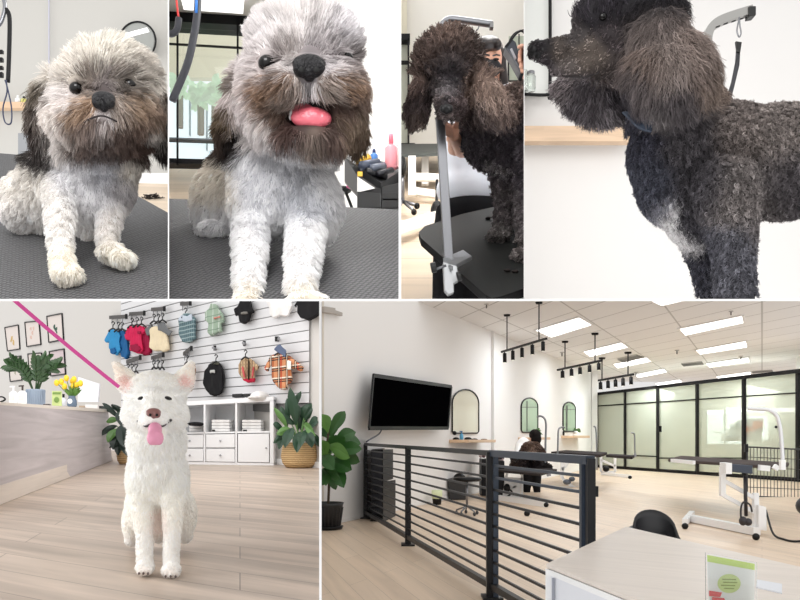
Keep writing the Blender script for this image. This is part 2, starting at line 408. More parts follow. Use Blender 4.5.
# the far worktable on the left edge
t = thing('side_table', P(5, 175, 2.6), 'grey worktop at the far left behind the closed-mouthed small dog', 'table')
obj('top', prism([P(-30, 161, 2.7), P(26, 161, 2.7), P(20, 168, 2.4), P(-30, 168, 2.4)], (0, 0, -.02)), mat('grey_top', (150, 148, 142), .6), t)
obj('leg', bar(P(2, 168, 2.5), P(2, 190, 2.5), .05), mat('grey_top', (150, 148, 142), .6), t)
obj('cabinet_body', prism([P(18, 133, 2.9), P(31, 133, 2.9), P(31, 165, 2.9), P(18, 165, 2.9)], (0, .15, 0)), mat('grey_cabinet', (150, 152, 156), .5), label='grey cabinet standing under the thin wooden shelf', cat='cabinet')
obj('shelf', prism([P(-30, 104, 3.18), P(29, 105, 3.18), P(29, 111, 3.18), P(-30, 111, 3.18)], (0, -.03, 0)), PINEW, label='thin wooden wall shelf holding two tiny bottles', cat='shelf', uv=lambda v: (v.x, v.z), bevel=.002)
for (x, cc, nm, lb, hh) in ((18, (235, 235, 235), 'bottle', 'tiny white bottle on the thin wooden shelf', 7), (24, (214, 208, 120), 'bottle', 'tiny yellow bottle with a dark cap on the thin wooden shelf', 6)):
    t = thing(nm, P(x, 104, 3.165), lb, 'bottle')
    obj('body', lathe(P(x, 103.8, 3.165), [(.001, 0), (.011, 0), (.011, hh * .0028), (.004, hh * .0034)], 14), mat('bottle_%d' % cc[2], cc, .3), t, True)
    obj('cap', lathe(P(x, 103.8, 3.165) + Vector((0, 0, hh * .0034)), [(.005, 0), (.005, .008)], 10), BLK if x == 24 else WPL, t)
# round mirror
t = thing('mirror', P(137.5, 41, 3.15), 'round black-framed mirror on the wall behind the closed-mouthed dog', 'mirror')
R90 = Matrix.Rotation(math.pi / 2, 4, 'X')
def ring(c, rx, rz, r, n=40): return tube([c + Vector((rx * math.cos(a), 0, rz * math.sin(a))) for a in [2 * math.pi * k / n for k in range(n + 1)]], r, 8)
obj('frame', ring(P(137.5, 41, 3.15), .072, .076, .0036), BLACK, t, True)
obj('glass', ell(P(137.5, 41, 3.152), (.071, .003, .075)), mat('mirror_glass_a', (150, 152, 148), .12, .0, .8), t, True)
obj('reflected_light', prism([P(121, 34.5, 3.145), P(147, 27.5, 3.145), P(149, 31.5, 3.145), P(122, 38.5, 3.145)], (0, .003, 0)), mat('painted_reflection', (255, 255, 255), .3, emit=1.0), t)  # glowing strip stands in for a ceiling light reflected in the mirror
# arm of the dryer stand and the noose at the left edge
t = thing('dryer_stand', P(6, 80, 1.9), 'black grooming arm with a silver clamp at the left edge', 'grooming arm')
obj('bar', tube(bez([P(6, 9, 1.9), P(9.5, 18, 1.9), P(9.2, 50, 1.9), P(8, 82, 1.9)]), [.005] * 19, 10), BLACK, t, True)
obj('clamp', tube(bez([P(-6, 30, 1.9), P(1, 22, 1.9), P(5, 8, 1.9), P(3, -5, 1.9)]), .005, 10), SILVER, t, True)
obj('grooming_noose', tube(bez([P(5, 80, 1.85), P(8, 90, 1.85), P(11.5, 108, 1.85), P(11, 123, 1.85), P(5, 122, 1.85), P(3, 108, 1.85), P(7, 92, 1.85), P(6, 80, 1.85)]), .0016, 6), mat('navy', (40, 48, 78), .5), smooth=True, label='dark loop of cord hanging from the black arm', cat='noose')
for i, (y, h) in enumerate([(52, 4), (60, 5), (68, 4), (75, 6)]):
    obj('clip', box(P(1, y, 2.2), (.012, .01, h * .0022)), BLK, label=['topmost black clip at the left edge beside the grooming arm', 'second black clip from the top at the left edge', 'third black clip from the top at the left edge', 'lowest black clip at the left edge'][i], cat='clip', group='clips at the left edge', bevel=.001)
# tufts of cut hair on the floor
rng = random.Random(3)
for i in range(3):
    cx_, cy_ = [(147, 198), (151, 201), (157, 197)][i]; g = []
    for k in range(14):
        a = P(cx_ + rng.uniform(-3, 3), cy_ + rng.uniform(-1.5, 1.5), 2.75); g.append(tube([a, a + Vector((rng.uniform(-.012, .012), rng.uniform(-.02, .02), .004)), a + Vector((rng.uniform(-.02, .02), rng.uniform(-.03, .03), 0.001))], .0016, 4))
    obj('hair_tuft', g, mat('dark_hair', (40, 32, 30), .8), label=['dark tuft of cut dog hair on the floor, leftmost of three', 'dark tuft of cut dog hair on the floor, middle of three', 'dark tuft of cut dog hair on the floor, rightmost of three'][i], cat='hair', group='cut hair on the floor')

# ---- dog A
VOX = .0042
A_blobs = [('e', 104, 96, 1.22, 47, 40, 42), ('e', 110, 72, 1.23, 40, 26, 38), ('e', 116, 60, 1.23, 18, 18, 24), ('e', 75, 116, 1.2, 24, 28, 32), ('e', 134, 116, 1.2, 22, 28, 32),
  ('e', 103, 116, 1.135, 32, 24, 22), ('e', 84, 122, 1.16, 22, 20, 24), ('e', 122, 122, 1.16, 20, 20, 24), ('e', 103, 134, 1.17, 34, 16, 26),
  ('e', 41, 118, 1.25, 8, 38, 14, 0), ('e', 49, 96, 1.25, 10, 26, 14, -15), ('e', 162, 118, 1.25, 8, 38, 14, 3), ('e', 153, 96, 1.25, 10, 26, 14, 12),
  ('e', 97, 180, 1.28, 38, 46, 36), ('e', 100, 155, 1.27, 42, 34, 38), ('e', 60, 180, 1.3, 22, 34, 30),
  ('c', 60, 188, 1.25, 16, 61, 250, 1.175, 10.5), ('c', 61, 250, 1.175, 10.5, 65, 270, 1.16, 12), ('e', 68, 274, 1.145, 14, 10, 18),
  ('c', 112, 200, 1.27, 14, 107, 240, 1.24, 9.5), ('e', 112, 252, 1.225, 13, 10, 18), ('e', 123, 258, 1.21, 12, 8.5, 15),
  ('e', 60, 195, 1.42, 40, 42, 50), ('e', 30, 203, 1.42, 25, 32, 34), ('e', 22, 212, 1.40, 20, 16, 24), ('c', 85, 200, 1.4, 30, 92, 235, 1.38, 10)]
A_col = mixcol(deepen([(100, 45, (206, 198, 184), 22), (70, 60, (200, 190, 178), 20), (140, 60, (190, 180, 168), 20), (115, 32, (214, 206, 190), 12),
  (88, 80, (84, 64, 56), 9), (92, 73, (120, 98, 84), 5), (110, 72, (116, 98, 88), 5), (124, 74, (96, 80, 72), 6), (128, 82, (52, 42, 40), 12), (104, 82, (120, 108, 110), 9), (76, 88, (80, 60, 54), 6), (62, 96, (218, 208, 204), 10), (72, 99, (224, 214, 212), 7),  # dark brow points paint the forehead's shading into the coat
  (84, 108, (188, 150, 118), 8), (75, 112, (180, 145, 115), 8), (50, 112, (222, 208, 198), 10), (60, 135, (214, 204, 198), 12), (70, 128, (140, 112, 98), 9), (88, 122, (150, 130, 122), 7),
  (104, 113, (190, 180, 180), 5), (118, 110, (180, 162, 150), 8), (135, 105, (178, 146, 118), 9), (130, 125, (110, 88, 78), 10), (120, 135, (112, 92, 84), 10), (148, 115, (170, 140, 120), 10), (155, 132, (200, 190, 182), 7),
  (100, 145, (100, 84, 78), 10), (80, 145, (110, 88, 78), 9), (103, 130, (165, 152, 148), 6), (140, 145, (96, 74, 66), 9),
  (44, 92, (120, 108, 92), 8), (34, 110, (96, 82, 72), 9), (32, 135, (58, 46, 42), 10), (38, 160, (36, 28, 28), 12), (164, 100, (128, 112, 100), 7), (164, 140, (40, 32, 32), 14),
  (98, 175, (186, 186, 194), 16), (118, 190, (176, 170, 172), 10), (75, 180, (214, 212, 216), 16), (90, 200, (222, 220, 224), 16), (60, 215, (232, 226, 220), 18), (66, 270, (236, 224, 204), 14), (120, 255, (234, 224, 206), 14), (110, 225, (228, 220, 214), 14),
  (25, 190, (218, 210, 200), 18), (20, 215, (228, 222, 218), 16), (130, 170, (200, 190, 178), 10)], 60, 168, .78))
def A_flow(X, Y):
    hx, hy = X - 104, Y - 104; head = Y < 152
    fx = hx / 45.; fy = hy / 45.
    up = (Y < 80)
    fx = np.where(up, hx / 26. + .25, fx); fy = np.where(up, -.8, fy)
    low = (Y >= 80) & (Y < 152); fy = np.where(low, np.maximum(fy, -.1) + .55, fy)
    ear = (X < 50) | (X > 156); fx = np.where(ear & (Y > 75), 0, fx); fy = np.where(ear & (Y > 75), 1., fy)
    fx = np.where(head, fx, (X - 90) / 160.); fy = np.where(head, fy, 1.)
    return fx, fy, np.where(head & (Y < 80), .3, 0) + 0 * X
def A_len(X, Y):
    L = np.where(Y < 80, 13., 11.); L = np.where((Y > 80) & (np.hypot(X - 104, Y - 96) < 20), 6., L)
    L = np.where(((X < 50) | (X > 156)) & (Y > 75) & (Y < 175), 15., L); L = np.where(Y > 158, 5.5, L)
    L = np.where(np.hypot(X - 76, Y - 88) < 9, 3.0, L); L = np.where((X > 50) & (X < 156) & (Y > 140) & (Y < 160), 13, L)
    return L
def keepout(pts):
    def f(X, Y, R):
        k = np.ones(len(X), bool)
        for x, y, r in pts: k &= ~((np.hypot(X - x, Y - y) < r) & (R[:, 1] < 1.25))
        return k
    return f
def surf_hit(me, x, y):
    from mathutils.bvhtree import BVHTree
    if not hasattr(me, '_x'): pass
    t = BVHS.get(me.name)
    if t is None:
        t = BVHTree.FromPolygons([v.co.copy() for v in me.vertices], [tuple(p.vertices) for p in me.polygons]); BVHS[me.name] = t
    h = t.ray_cast(Vector((0, 0, 0)), P(x, y, 1).normalized())
    return h[0] if h[0] else P(x, y, 1.2)
BVHS = {}
EYE = mat('dark_eye', (6, 4, 4), .12, spec=.4); NOSE = mat('dog_nose', (22, 21, 24), .4, spec=.3, bump=.5, bscale=300)
MOUTH = mat('mouth_dark', (28, 16, 18), .5); TONGUE = mat('tongue', (226, 108, 122), .3, spec=.6, bump=.2, bscale=120); TONGUE_E = mat('tongue_pale', (214, 142, 168), .35, spec=.5)
def nose_obj(x, y, d, w, h, parent, m=None, holes=True):
    s = d / FPX
    me = organic([('e', x, y - h * .1, d, w * .5, h * .36, w * .35), ('e', x - w * .22, y + h * .05, d - w * .1 * s, w * .26, h * .34, w * .28), ('e', x + w * .22, y + h * .05, d - w * .1 * s, w * .26, h * .34, w * .28), ('e', x, y + h * .25, d, w * .2, h * .3, w * .3)], max(.0012, w * s / 26), 3, name='nose')
    o = fin('nose', me, m or NOSE, parent, True)
    if holes:
        for q in (-1, 1): obj('nostril', ell(P(x + q * w * .22, y + h * .12, d - w * .36 * s), (w * .09 * s, w * .06 * s, h * .12 * s), Matrix.Rotation(q * .5, 3, 'Y')), mat('nostril_black', (5, 5, 5), .8), o, True)
    return o
def eye_obj(x, y, me, r, parent, sink=.35, m=None):
    h = surf_hit(me, x, y); s = h.y / FPX
    return obj('eye', ell(h + Vector((0, r * s * sink, 0)), (r * s, r * s, r * s * .92)), m or EYE, parent, True)

dogA = thing('dog', TP(75, 250), 'small cream and brown dog with a closed mouth sitting on a black table', 'dog')
me = organic(A_blobs, VOX, 8)
for q in ((76, 88, 6.5), ): eye_obj(q[0], q[1], me, q[2] + .5, dogA, .15)
eye_obj(129, 84, me, 6, dogA)
nose_obj(103.5, 101, surf_hit(me, 103.5, 101).y - .004, 24, 20, dogA)
hm = surf_hit(me, 103, 120)
obj('mouth_line', tube(bez([surf_hit(me, x_, y_) - Vector((0, .008, 0)) for x_, y_ in ((86, 125), (93, 121), (103, 118), (112, 120.5), (119, 124))]), .0013, 6), MOUTH, dogA, True)
fk = keepout([(76, 89, 8), (76, 82, 7), (129, 84, 5.0), (129, 78, 5), (103.5, 101, 12), (103.5, 94, 9), (90, 122, 2.5), (97, 118.5, 3), (103.5, 117, 3), (111, 119, 3), (118, 124, 2)])
fur('fur', dogA, me, 66000, A_len, .42, A_col, A_flow, 1, wn=.34, clumps=2600, clumpw=.4, keep=fk, curl=.5, curlf=.6, cj=.18, lift=.42)
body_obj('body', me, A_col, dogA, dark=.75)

cell('B')
WB = mat('bright_wall', (238, 236, 234), .8, spec=.2)
obj('wall_right', prism([P(300, 340, 3.4), P(404, 340, 3.0), P(404, -60, 3.0), P(300, -60, 3.4)], (0, .05, 0)), WB, kind='structure')
obj('ceiling', prism([P(150, -60, 2.9), P(330, -60, 2.9), P(330, 21, 4.0), P(150, 10, 4.0)], (0, 0, .03)), mat('ceiling_tile', (206, 204, 200), .85), kind='structure')
t = thing('ceiling_light', P(214, 4, 3.7), 'white ceiling light panel above the open-mouthed dog', 'ceiling light')
obj('diffuser', prism([P(181, -6, 3.4), P(244, -6, 3.4), P(243, 9.5, 3.75), P(184, 5.5, 3.75)], (0, 0, -.02)), mat('diffuser', (255, 255, 255), .4, emit=1.3), t)
obj('floor', prism([P(150, 163, 4.6), P(320, 163, 4.6), P(320, 225, 3.2), P(150, 225, 3.2)], (0, 0, -.02)), FLOORW, kind='structure', uv=uvxy)
# window wall: black frame and panes, daylight and trees beyond
D = 4.0
def pxbox(x0, y0, x1, y1, d, th): return prism([P(x0, y1, d), P(x1, y1, d), P(x1, y0, d), P(x0, y0, d)], (0, th, 0))
t = thing('window_1', P(210, 160, D), None, None); t['kind'] = 'structure'
obj('head_beam', prism([P(150, 9, D), P(250, 16, D), P(250, 25.5, D), P(150, 20, D)], (0, .12, 0)), BLACK, t)
for x in (177.2, 237.5): obj('mullion', pxbox(x - .8, 14, x + .8, 165, D, .012), BLACK, t)
obj('transom', prism([P(150, 41.5, D), P(246, 47, D), P(246, 48.5, D), P(150, 43, D)], (0, .012, 0)), BLACK, t)
obj('transom', prism([P(150, 136.5, D), P(236, 139.5, D), P(236, 141, D), P(150, 138, D)], (0, .05, 0)), mat('mid_grey', (120, 128, 134), .5), t)
obj('sill', prism([P(150, 157.5, D), P(236, 160, D), P(236, 164.5, D), P(150, 163, D)], (0, .08, 0)), BLACK, t)
obj('pane', pxbox(150, 10, 250, 165, D + .06, .01), mat('window_glass_b', (248, 250, 248), .03, trans=1., spec=.3), t)
obj('wall_far', pxbox(140, -20, 330, 78, 4.8, .05), mat('beige_beyond', (214, 210, 192), .8, emit=.25), kind='structure')  # slight glow put in for daylight beyond the panes
obj('wall_daylight', pxbox(140, 78, 330, 165, 4.95, .05), mat('daylight_beyond', (226, 236, 242), .8, emit=.7), kind='structure')  # outdoor backdrop; its glow stands in for the daylight
t = thing('door_1', P(194, 160, 4.9), None, None); t['kind'] = 'structure'
for g in ((189, 84, 190, 135), (206, 84, 207, 150), (189, 84, 207, 85.5)): obj('frame', pxbox(*g, 4.88, .03), mat('pale_steel', (170, 182, 190), .5), t)
for i, (x, y, r) in enumerate([(180, 88, 9), (201, 95, 8), (215, 92, 7)]):
    g = []; rr = random.Random(i)
    for k in range(60): c = P(x + rr.gauss(0, r * .5), y + rr.gauss(0, r * .5), 4.5 + rr.uniform(-.2, .2)); g.append(leaf(c, c + Vector((rr.uniform(-.06, .06), rr.uniform(-.03, .03), rr.uniform(-.06, .06))), .04, (0, 0, .01), n=3))
    t = thing('tree', P(x, y + 40, 4.5), ['pale green tree outside the window, left of the glass door', 'pale green tree seen through the glass door', 'pale green tree outside the window, right of the glass door'][i], 'tree')
    obj('foliage', g, mat('washed_green', (206, 224, 206), .8, emit=.35), t); obj('trunk', tube([P(x, y + 3, 4.5), P(x, y + 40, 4.5)], .02), mat('washed_brown', (190, 186, 180), .8), t)  # leaf glow and pale tone stand in for daylight washing out the trees
# dryer hose, cords
t = thing('dryer_hose', P(183, 100, 2.2), 'thick black dryer hose curving down at the left of the window', 'hose')
obj('hose', tube(bez([P(198, -20, 2.2), P(197.5, 10, 2.2), P(194, 35, 2.2), P(187, 65, 2.2), P(172, 101, 2.2)]), .0105, 12), mat('hose_black', (36, 38, 46), .5), t, True)
obj('connector', tube([P(196.5, -8, 2.19), P(196.2, 13, 2.19)], .004, 8), mat('blue_plastic', (40, 110, 190), .4), t, True)
obj('hose', tube(bez([P(165, 32, 2.2), P(172, 34, 2.2), P(177, 29, 2.2), P(179, 18, 2.2)]), .009, 10), mat('hose_black', (36, 38, 46), .5), smooth=True, label='short curved black hose end below the red cord', cat='hose')
obj('cord', tube(bez([P(175.5, -10, 2.2), P(177, 5, 2.2), P(178.5, 17, 2.2)]), .003, 6), mat('red_plastic', (206, 40, 36), .4), smooth=True, label='thin red cord hanging at the top left of the window', cat='cord')

grooming_top([(150, 198), (235, 201), (320, 206), (410, 210), (410, 310), (150, 310)], 'black rubber-topped grooming table under the small dog with its tongue out')
# tool cart
t = thing('tool_cart', P(372, 209, 2.2), 'black tool cart with open trays behind the table', 'cart')
CB = mat('cart_black', (36, 36, 37), .4)
obj('cabinet', prism([P(357, 192, 2.2), P(410, 180, 2.1), P(410, 230, 2.1), P(357, 230, 2.2)], (0, .3, 0)), CB, t, bevel=.003)
obj('tray', prism([P(344.5, 157, 2.25), P(357, 175, 2.15), P(357, 195, 2.15), P(344.5, 181, 2.25)], (.0, .02, 0)), CB, t)
obj('tray', [prism([P(344.5, 157, 2.3), P(381, 183, 2.15), P(381, 190, 2.15), P(344.5, 166, 2.3)], (0, .02, 0)), prism([P(381, 183, 2.15), P(410, 165, 2.3), P(410, 196, 2.3), P(381, 196, 2.15)], (0, .02, 0)), prism([P(345, 157, 2.32), P(365, 157, 2.6), P(410, 168, 2.6), P(381, 184, 2.17)], (0, 0, -.012))], CB, t)
obj('drawer', prism([P(357, 191, 2.14), P(381, 193, 2.12), P(381, 208, 2.12), P(357, 208, 2.14)], (0, .02, 0)), mat('cart_black2', (26, 26, 26), .35), t, bevel=.003)
obj('drawer', prism([P(382, 192, 2.08), P(412, 192, 2.05), P(412, 199, 2.05), P(382, 199, 2.08)], (0, .02, 0)), mat('cart_black2', (26, 26, 26), .35), t, bevel=.003)
obj('drawer', prism([P(382, 200, 2.08), P(412, 200, 2.05), P(412, 208, 2.05), P(382, 208, 2.08)], (0, .02, 0)), mat('cart_black2', (26, 26, 26), .35), t, bevel=.003)
def bottle(x, y0, y1, w, d, body, cap, label, nm='bottle', capf=.25, m=None):
    s = d / FPX; H = (y1 - y0) * s; r = w / 2 * s; b = P(x, y1, d)
    t = thing(nm, b, label, 'bottle')
    obj('body', lathe(b, [(r * .9, 0), (r, H * .03), (r, H * (1 - capf) * .85), (r * .45, H * (1 - capf))], 18), m or mat('b_%d_%d_%d' % body, body, .3), t, True)
    obj('cap', lathe(b + Vector((0, 0, H * (1 - capf))), [(r * .42, 0), (r * .42, H * capf * .6), (r * .3, H * capf)], 14), mat('b_%d_%d_%d' % cap, cap, .35), t, True)
    return t
bottle(391, 134, 169, 12, 2.35, (244, 158, 168), (240, 120, 140), 'pink spray bottle standing in the black tool cart', capf=.3)
bottle(374, 149, 166, 8, 2.4, (60, 120, 190), (40, 60, 110), 'small blue bottle standing in the black tool cart')
bottle(397, 140, 168, 7, 2.45, (246, 190, 190), (246, 246, 246), 'pale pink bottle at the right end of the tool cart')
obj('brush', [tube([P(359, 161, 2.3), P(368, 158, 2.34)], .012, 10)], mat('yellow_plastic', (236, 186, 40), .4), smooth=True, label='yellow grooming brush lying in the black tool cart', cat='brush')
for i, (a, b_, r, c) in enumerate([((361, 166), (378, 163), .013, (70, 78, 96)), ((366, 171), (386, 177), .010, (28, 28, 32)), ((372, 168), (384, 166), .010, (110, 116, 130)), ((378, 174), (392, 170), .008, (44, 44, 50)), ((364, 164), (372, 170), .007, (150, 150, 156))]):
    obj('clipper', [tube([P(*a, 2.22), P(*b_, 2.26)], r, 10)], mat('tool_%d' % i, c, .35), smooth=True, label=['blue-grey clipper lying in the tray of the tool cart', 'black clipper lying lowest in the tray of the tool cart', 'light grey clipper lying in the tray of the tool cart', 'dark clipper at the right of the tray of the tool cart', 'thin silver grooming tool in the tray of the tool cart'][i], cat='clipper')
obj('label_tag', pxbox(357.5, 171.5, 362.5, 176, 2.13, .004), mat('yellow_plastic', (236, 186, 40), .4), label='small yellow tag on the side of the tool cart', cat='tag')
obj('comb', tube(bez([P(350, 172, 2.35), P(352, 180, 2.35), P(349, 188, 2.35)]), .009, 8), mat('magenta', (196, 64, 130), .5), smooth=True, label='magenta brush handle hanging behind the tool cart', cat='brush')
t = thing('stool', P(347, 208, 2.7), 'white-legged dark stool base beside the tool cart', 'stool')
obj('seat', ell(P(343, 190, 2.7), (.03, .03, .012)), BLK, t, True); obj('leg', tube([P(342, 182, 2.7), P(340, 208, 2.7)], .005), WPL, t); obj('leg', tube([P(345, 190, 2.7), P(352, 208, 2.7)], .005), BLK, t)

B_blobs = [('e', 300, 80, 1.23, 56, 50, 52), ('e', 304, 42, 1.24, 55, 34, 46), ('e', 267, 100, 1.2, 26, 33, 35), ('e', 339, 98, 1.2, 26, 33, 33), ('e', 309, 72, 1.14, 28, 16, 26), ('e', 284, 86, 1.13, 22, 15, 22), ('e', 333, 84, 1.13, 22, 15, 22),
  ('e', 309, 142, 1.17, 37, 13, 30), ('e', 275, 125, 1.18, 24, 20, 26), ('e', 342, 122, 1.18, 20, 20, 26),
  ('e', 232, 118, 1.27, 12, 34, 16, -14), ('e', 240, 90, 1.27, 11, 28, 16, -12), ('e', 354, 126, 1.27, 8, 26, 14, 10),
  ('e', 281, 183, 1.28, 52, 50, 42), ('e', 288, 158, 1.27, 46, 30, 38), ('e', 256, 203, 1.27, 27, 38, 34), ('e', 312, 205, 1.27, 30, 40, 36),
  ('c', 251, 225, 1.24, 17, 248, 320, 1.09, 11.5), ('c', 307, 220, 1.24, 19, 300, 290, 1.12, 14.5), ('e', 306, 303, 1.08, 21, 12, 22), ('e', 247, 305, 1.07, 14, 12, 20),
  ('e', 250, 195, 1.45, 45, 50, 50), ('e', 215, 205, 1.47, 22, 36, 36), ('e', 216, 232, 1.42, 18, 10, 24)]
B_col = mixcol(deepen([(300, 20, (214, 206, 204), 24), (262, 40, (206, 198, 198), 20), (345, 35, (206, 200, 204), 20), (255, 60, (196, 184, 182), 14), (355, 60, (180, 166, 162), 14), (318, 42, (160, 148, 150), 12), (290, 46, (130, 112, 104), 9), (333, 48, (104, 88, 84), 9),
  (266, 64, (66, 48, 44), 8), (278, 52, (100, 82, 76), 7), (348, 58, (96, 78, 74), 8), (309, 50, (150, 142, 146), 7), (246, 74, (206, 192, 190), 8), (240, 100, (222, 206, 204), 12), (262, 90, (170, 130, 100), 10), (278, 84, (150, 116, 92), 8),
  (290, 96, (170, 150, 138), 9), (330, 92, (182, 162, 150), 9), (309, 84, (176, 170, 172), 5), (309, 108, (44, 28, 28), 11), (292, 114, (60, 40, 36), 7), (327, 106, (60, 40, 36), 7), (350, 82, (178, 136, 102), 9), (345, 102, (128, 102, 92), 10), (360, 100, (160, 134, 120), 9), (270, 112, (140, 112, 96), 10), (258, 128, (212, 202, 200), 10), (350, 128, (170, 142, 118), 9),
  (285, 135, (108, 82, 74), 8), (310, 142, (160, 140, 128), 9), (300, 132, (84, 62, 58), 8), (330, 136, (124, 100, 92), 9),
  (234, 82, (140, 124, 106), 9), (220, 110, (128, 106, 78), 10), (214, 140, (88, 70, 58), 10), (230, 145, (44, 36, 36), 9), (358, 130, (110, 90, 74), 9), (360, 112, (150, 128, 106), 7),
  (285, 175, (202, 202, 208), 18), (300, 195, (192, 194, 202), 16), (255, 185, (222, 222, 228), 16), (325, 180, (224, 222, 224), 14), (275, 225, (238, 238, 243), 16), (248, 260, (246, 243, 243), 22), (300, 260, (246, 243, 243), 22), (248, 295, (240, 226, 206), 12), (305, 292, (240, 228, 208), 12),
  (215, 190, (222, 208, 188), 16), (215, 220, (236, 234, 238), 16)], 40, 155, .78))
def B_flow(X, Y):
    hx, hy = X - 305, Y - 78; head = Y < 150
    fx = hx / 55.; fy = np.where(Y < 55, -1.0, np.maximum(hy / 55., -.2) + .35)
    ear = ((X < 240) | (X > 350)) & (Y > 85); fx = np.where(ear, -.15, fx); fy = np.where(ear, 1., fy)
    fx = np.where(head, fx, (X - 280) / 150.); fy = np.where(head, fy, 1.)
    return fx, fy, np.where(head & (Y < 55), .3, 0) + 0 * X
def B_len(X, Y):
    L = np.full(len(X), 12.); L = np.where((np.hypot(X - 309, Y - 60) < 24) & (Y > 44), 7., L)
    L = np.where(((X < 240) | (X > 350)) & (Y > 85) & (Y < 160), 14., L); L = np.where(Y > 162, 7., L)
    L = np.where(np.hypot(X - 267, Y - 63) < 10, 3.2, L)
    return L
dogB = thing('dog', TP(275, 270), 'small white and brown dog with its mouth open and pink tongue showing', 'dog')
me = organic(B_blobs, VOX, 8)
eye_obj(267, 63.5, me, 9, dogB, .0); eye_obj(347, 57, me, 6, dogB)
nose_obj(309, 67, surf_hit(me, 309, 67).y + .004, 34, 26, dogB)
h = surf_hit(me, 308, 112); dm = h.y - .022
mo = fin('mouth', organic([('e', 309, 109, dm + .004, 24, 14, 14, 8), ('e', 312, 100, dm + .004, 15, 9, 14)], .0025, 4), MOUTH, dogB, True)
fin('tongue', organic([('e', 311, 118, dm - .026, 21, 11, 8, -2), ('e', 303, 111, dm - .020, 12, 8, 6), ('e', 323, 119, dm - .026, 9, 8, 7)], .0022, 5), TONGUE, mo, True)
for q in ((291, 113), (290.5, 117)): obj('tooth', ell(P(q[0], q[1], dm - .022), (.0025, .003, .005)), WPL, mo, True)
fk = keepout([(267, 64.5, 11), (268, 56, 8), (348, 57, 3.), (309, 67, 16), (309, 58, 12), (309, 111, 17), (310, 99, 9), (295, 113, 11), (325, 108, 13), (312, 122, 13), (303, 120, 11)])
fur('fur', dogB, me, 80000, B_len, .45, B_col, B_flow, 2, wn=.34, clumps=3000, clumpw=.4, keep=fk, curl=.5, curlf=.6, cj=.18, lift=.42)
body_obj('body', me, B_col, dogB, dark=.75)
cell(None)
# ================================================================= compartment C: dark poodle on a table, groomer behind
cell('C')
TC = dict(c=.4766, s=.5523)
WALL_C = mat('light_wall', (232, 229, 222), .85, spec=.2)
obj('wall_back', prism([P(396, 330, 4.1), P(530, 330, 4.1), P(530, -60, 4.1), P(396, -60, 4.1)], (0, .05, 0)), WALL_C, kind='structure')
obj('wall_left', prism([P(396, 150, 4.09), P(407, 150, 4.09), P(407, -60, 4.09), P(396, -60, 4.09)], (0, -.05, 0)), mat('cream_wall', (226, 220, 200), .8), kind='structure')
obj('floor', prism([P(396, 146, 4.1), P(530, 146, 4.1), P(530, 330, 1.9), P(396, 330, 1.9)], (0, 0, -.02)), FLOORW, kind='structure', uv=uvxy)
# window with a black frame at the left
t = thing('window_2', P(405, 145, 4.0), None, None); t['kind'] = 'structure'
obj('pane', pxbox(396, 36, 409, 146, 4.03, .01), mat('beige_glass', (206, 208, 190), .15), t)
obj('head_beam', pxbox(396, 33.5, 410, 40, 3.98, .05), BLACK, t)
obj('mullion', pxbox(407.6, 38, 409.4, 146, 3.98, .04), BLACK, t); obj('transom', pxbox(396, 60.5, 409, 62, 3.98, .03), BLACK, t); obj('sill', pxbox(396, 143, 415, 145.5, 3.98, .04), BLACK, t)
# arched mirror at the right
t = thing('mirror', P(516, 80, 3.9), 'black-framed mirror behind the clippers in the groomer\'s hand', 'mirror')
obj('glass', pxbox(509, 36, 524, 81, 3.95, .01), mat('mirror_glass_c', (188, 196, 180), .1), t)
obj('frame', tube(bez([P(508.5, 81, 3.9), P(508.5, 50, 3.9), P(510, 40, 3.9), P(516, 32.5, 3.9), P(526, 29.5, 3.9)]), .0042, 8), BLACK, t, True)
obj('frame', [tube([P(508, 81, 3.9), P(527, 81, 3.9)], .004), tube([P(519, 34, 3.9), P(519, 81, 3.9)], .003)], BLACK, t)
# second grooming table standing behind
t = thing('grooming_table', P(425, 200, 3.4), 'grooming table with white frame standing behind the brown-black poodle', 'grooming table')
obj('tabletop', prism([P(396, 155, 3.1), P(454, 152, 3.1), P(456, 143.5, 3.7), P(396, 144, 3.7)], (0, 0, -.012)), mat('dark_green_black', (52, 56, 52), .6), t)
WF = mat('white_frame', (244, 243, 240), .35)
for g in (((412, 157, 3.0), (412, 196, 3.0)), ((425, 157, 3.2), (425, 185, 3.2))): obj('leg', bar(P(*g[0]), P(*g[1]), .028), WF, t)
for g in (((412, 177, 3.0), (442, 178, 3.1)), ((412, 191, 3.0), (446, 196, 3.0))): obj('rail', bar(P(*g[0]), P(*g[1]), .026), WF, t)
obj('base_beam', bar(P(396, 229, 2.52), P(450, 212, 2.75), .035), WF, t)
obj('motor', [ell(P(437, 211, 2.7), (.022, .022, .035)), tube([P(437, 180, 2.75), P(436.5, 205, 2.72)], .005)], BLACK, t)
t = thing('rolling_stool', P(412, 212, 3.2), 'chrome rolling stool base with black casters at the left of the poodle scene', 'stool')
obj('column', tube([P(402, 165, 2.85), P(402.5, 201, 2.85)], .008), SILVER, t, True)
obj('base', [tube([P(402.5, 201, 2.85), P(415, 205, 2.8)], .006), tube([P(402.5, 201, 2.85), P(413, 210, 2.75)], .006), tube([P(402.5, 201, 2.85), P(398, 208, 2.75)], .006)], SILVER, t, True)
obj('seat', lathe(P(396, 176, 2.85), [(.035, 0), (.038, .02), (.035, .06)], 18), BLK, t, True)
for x, y in ((417, 206), (414, 212)): obj('caster', ell(P(x, y, 2.74), (.010, .012, .011)), BLK, t, True)

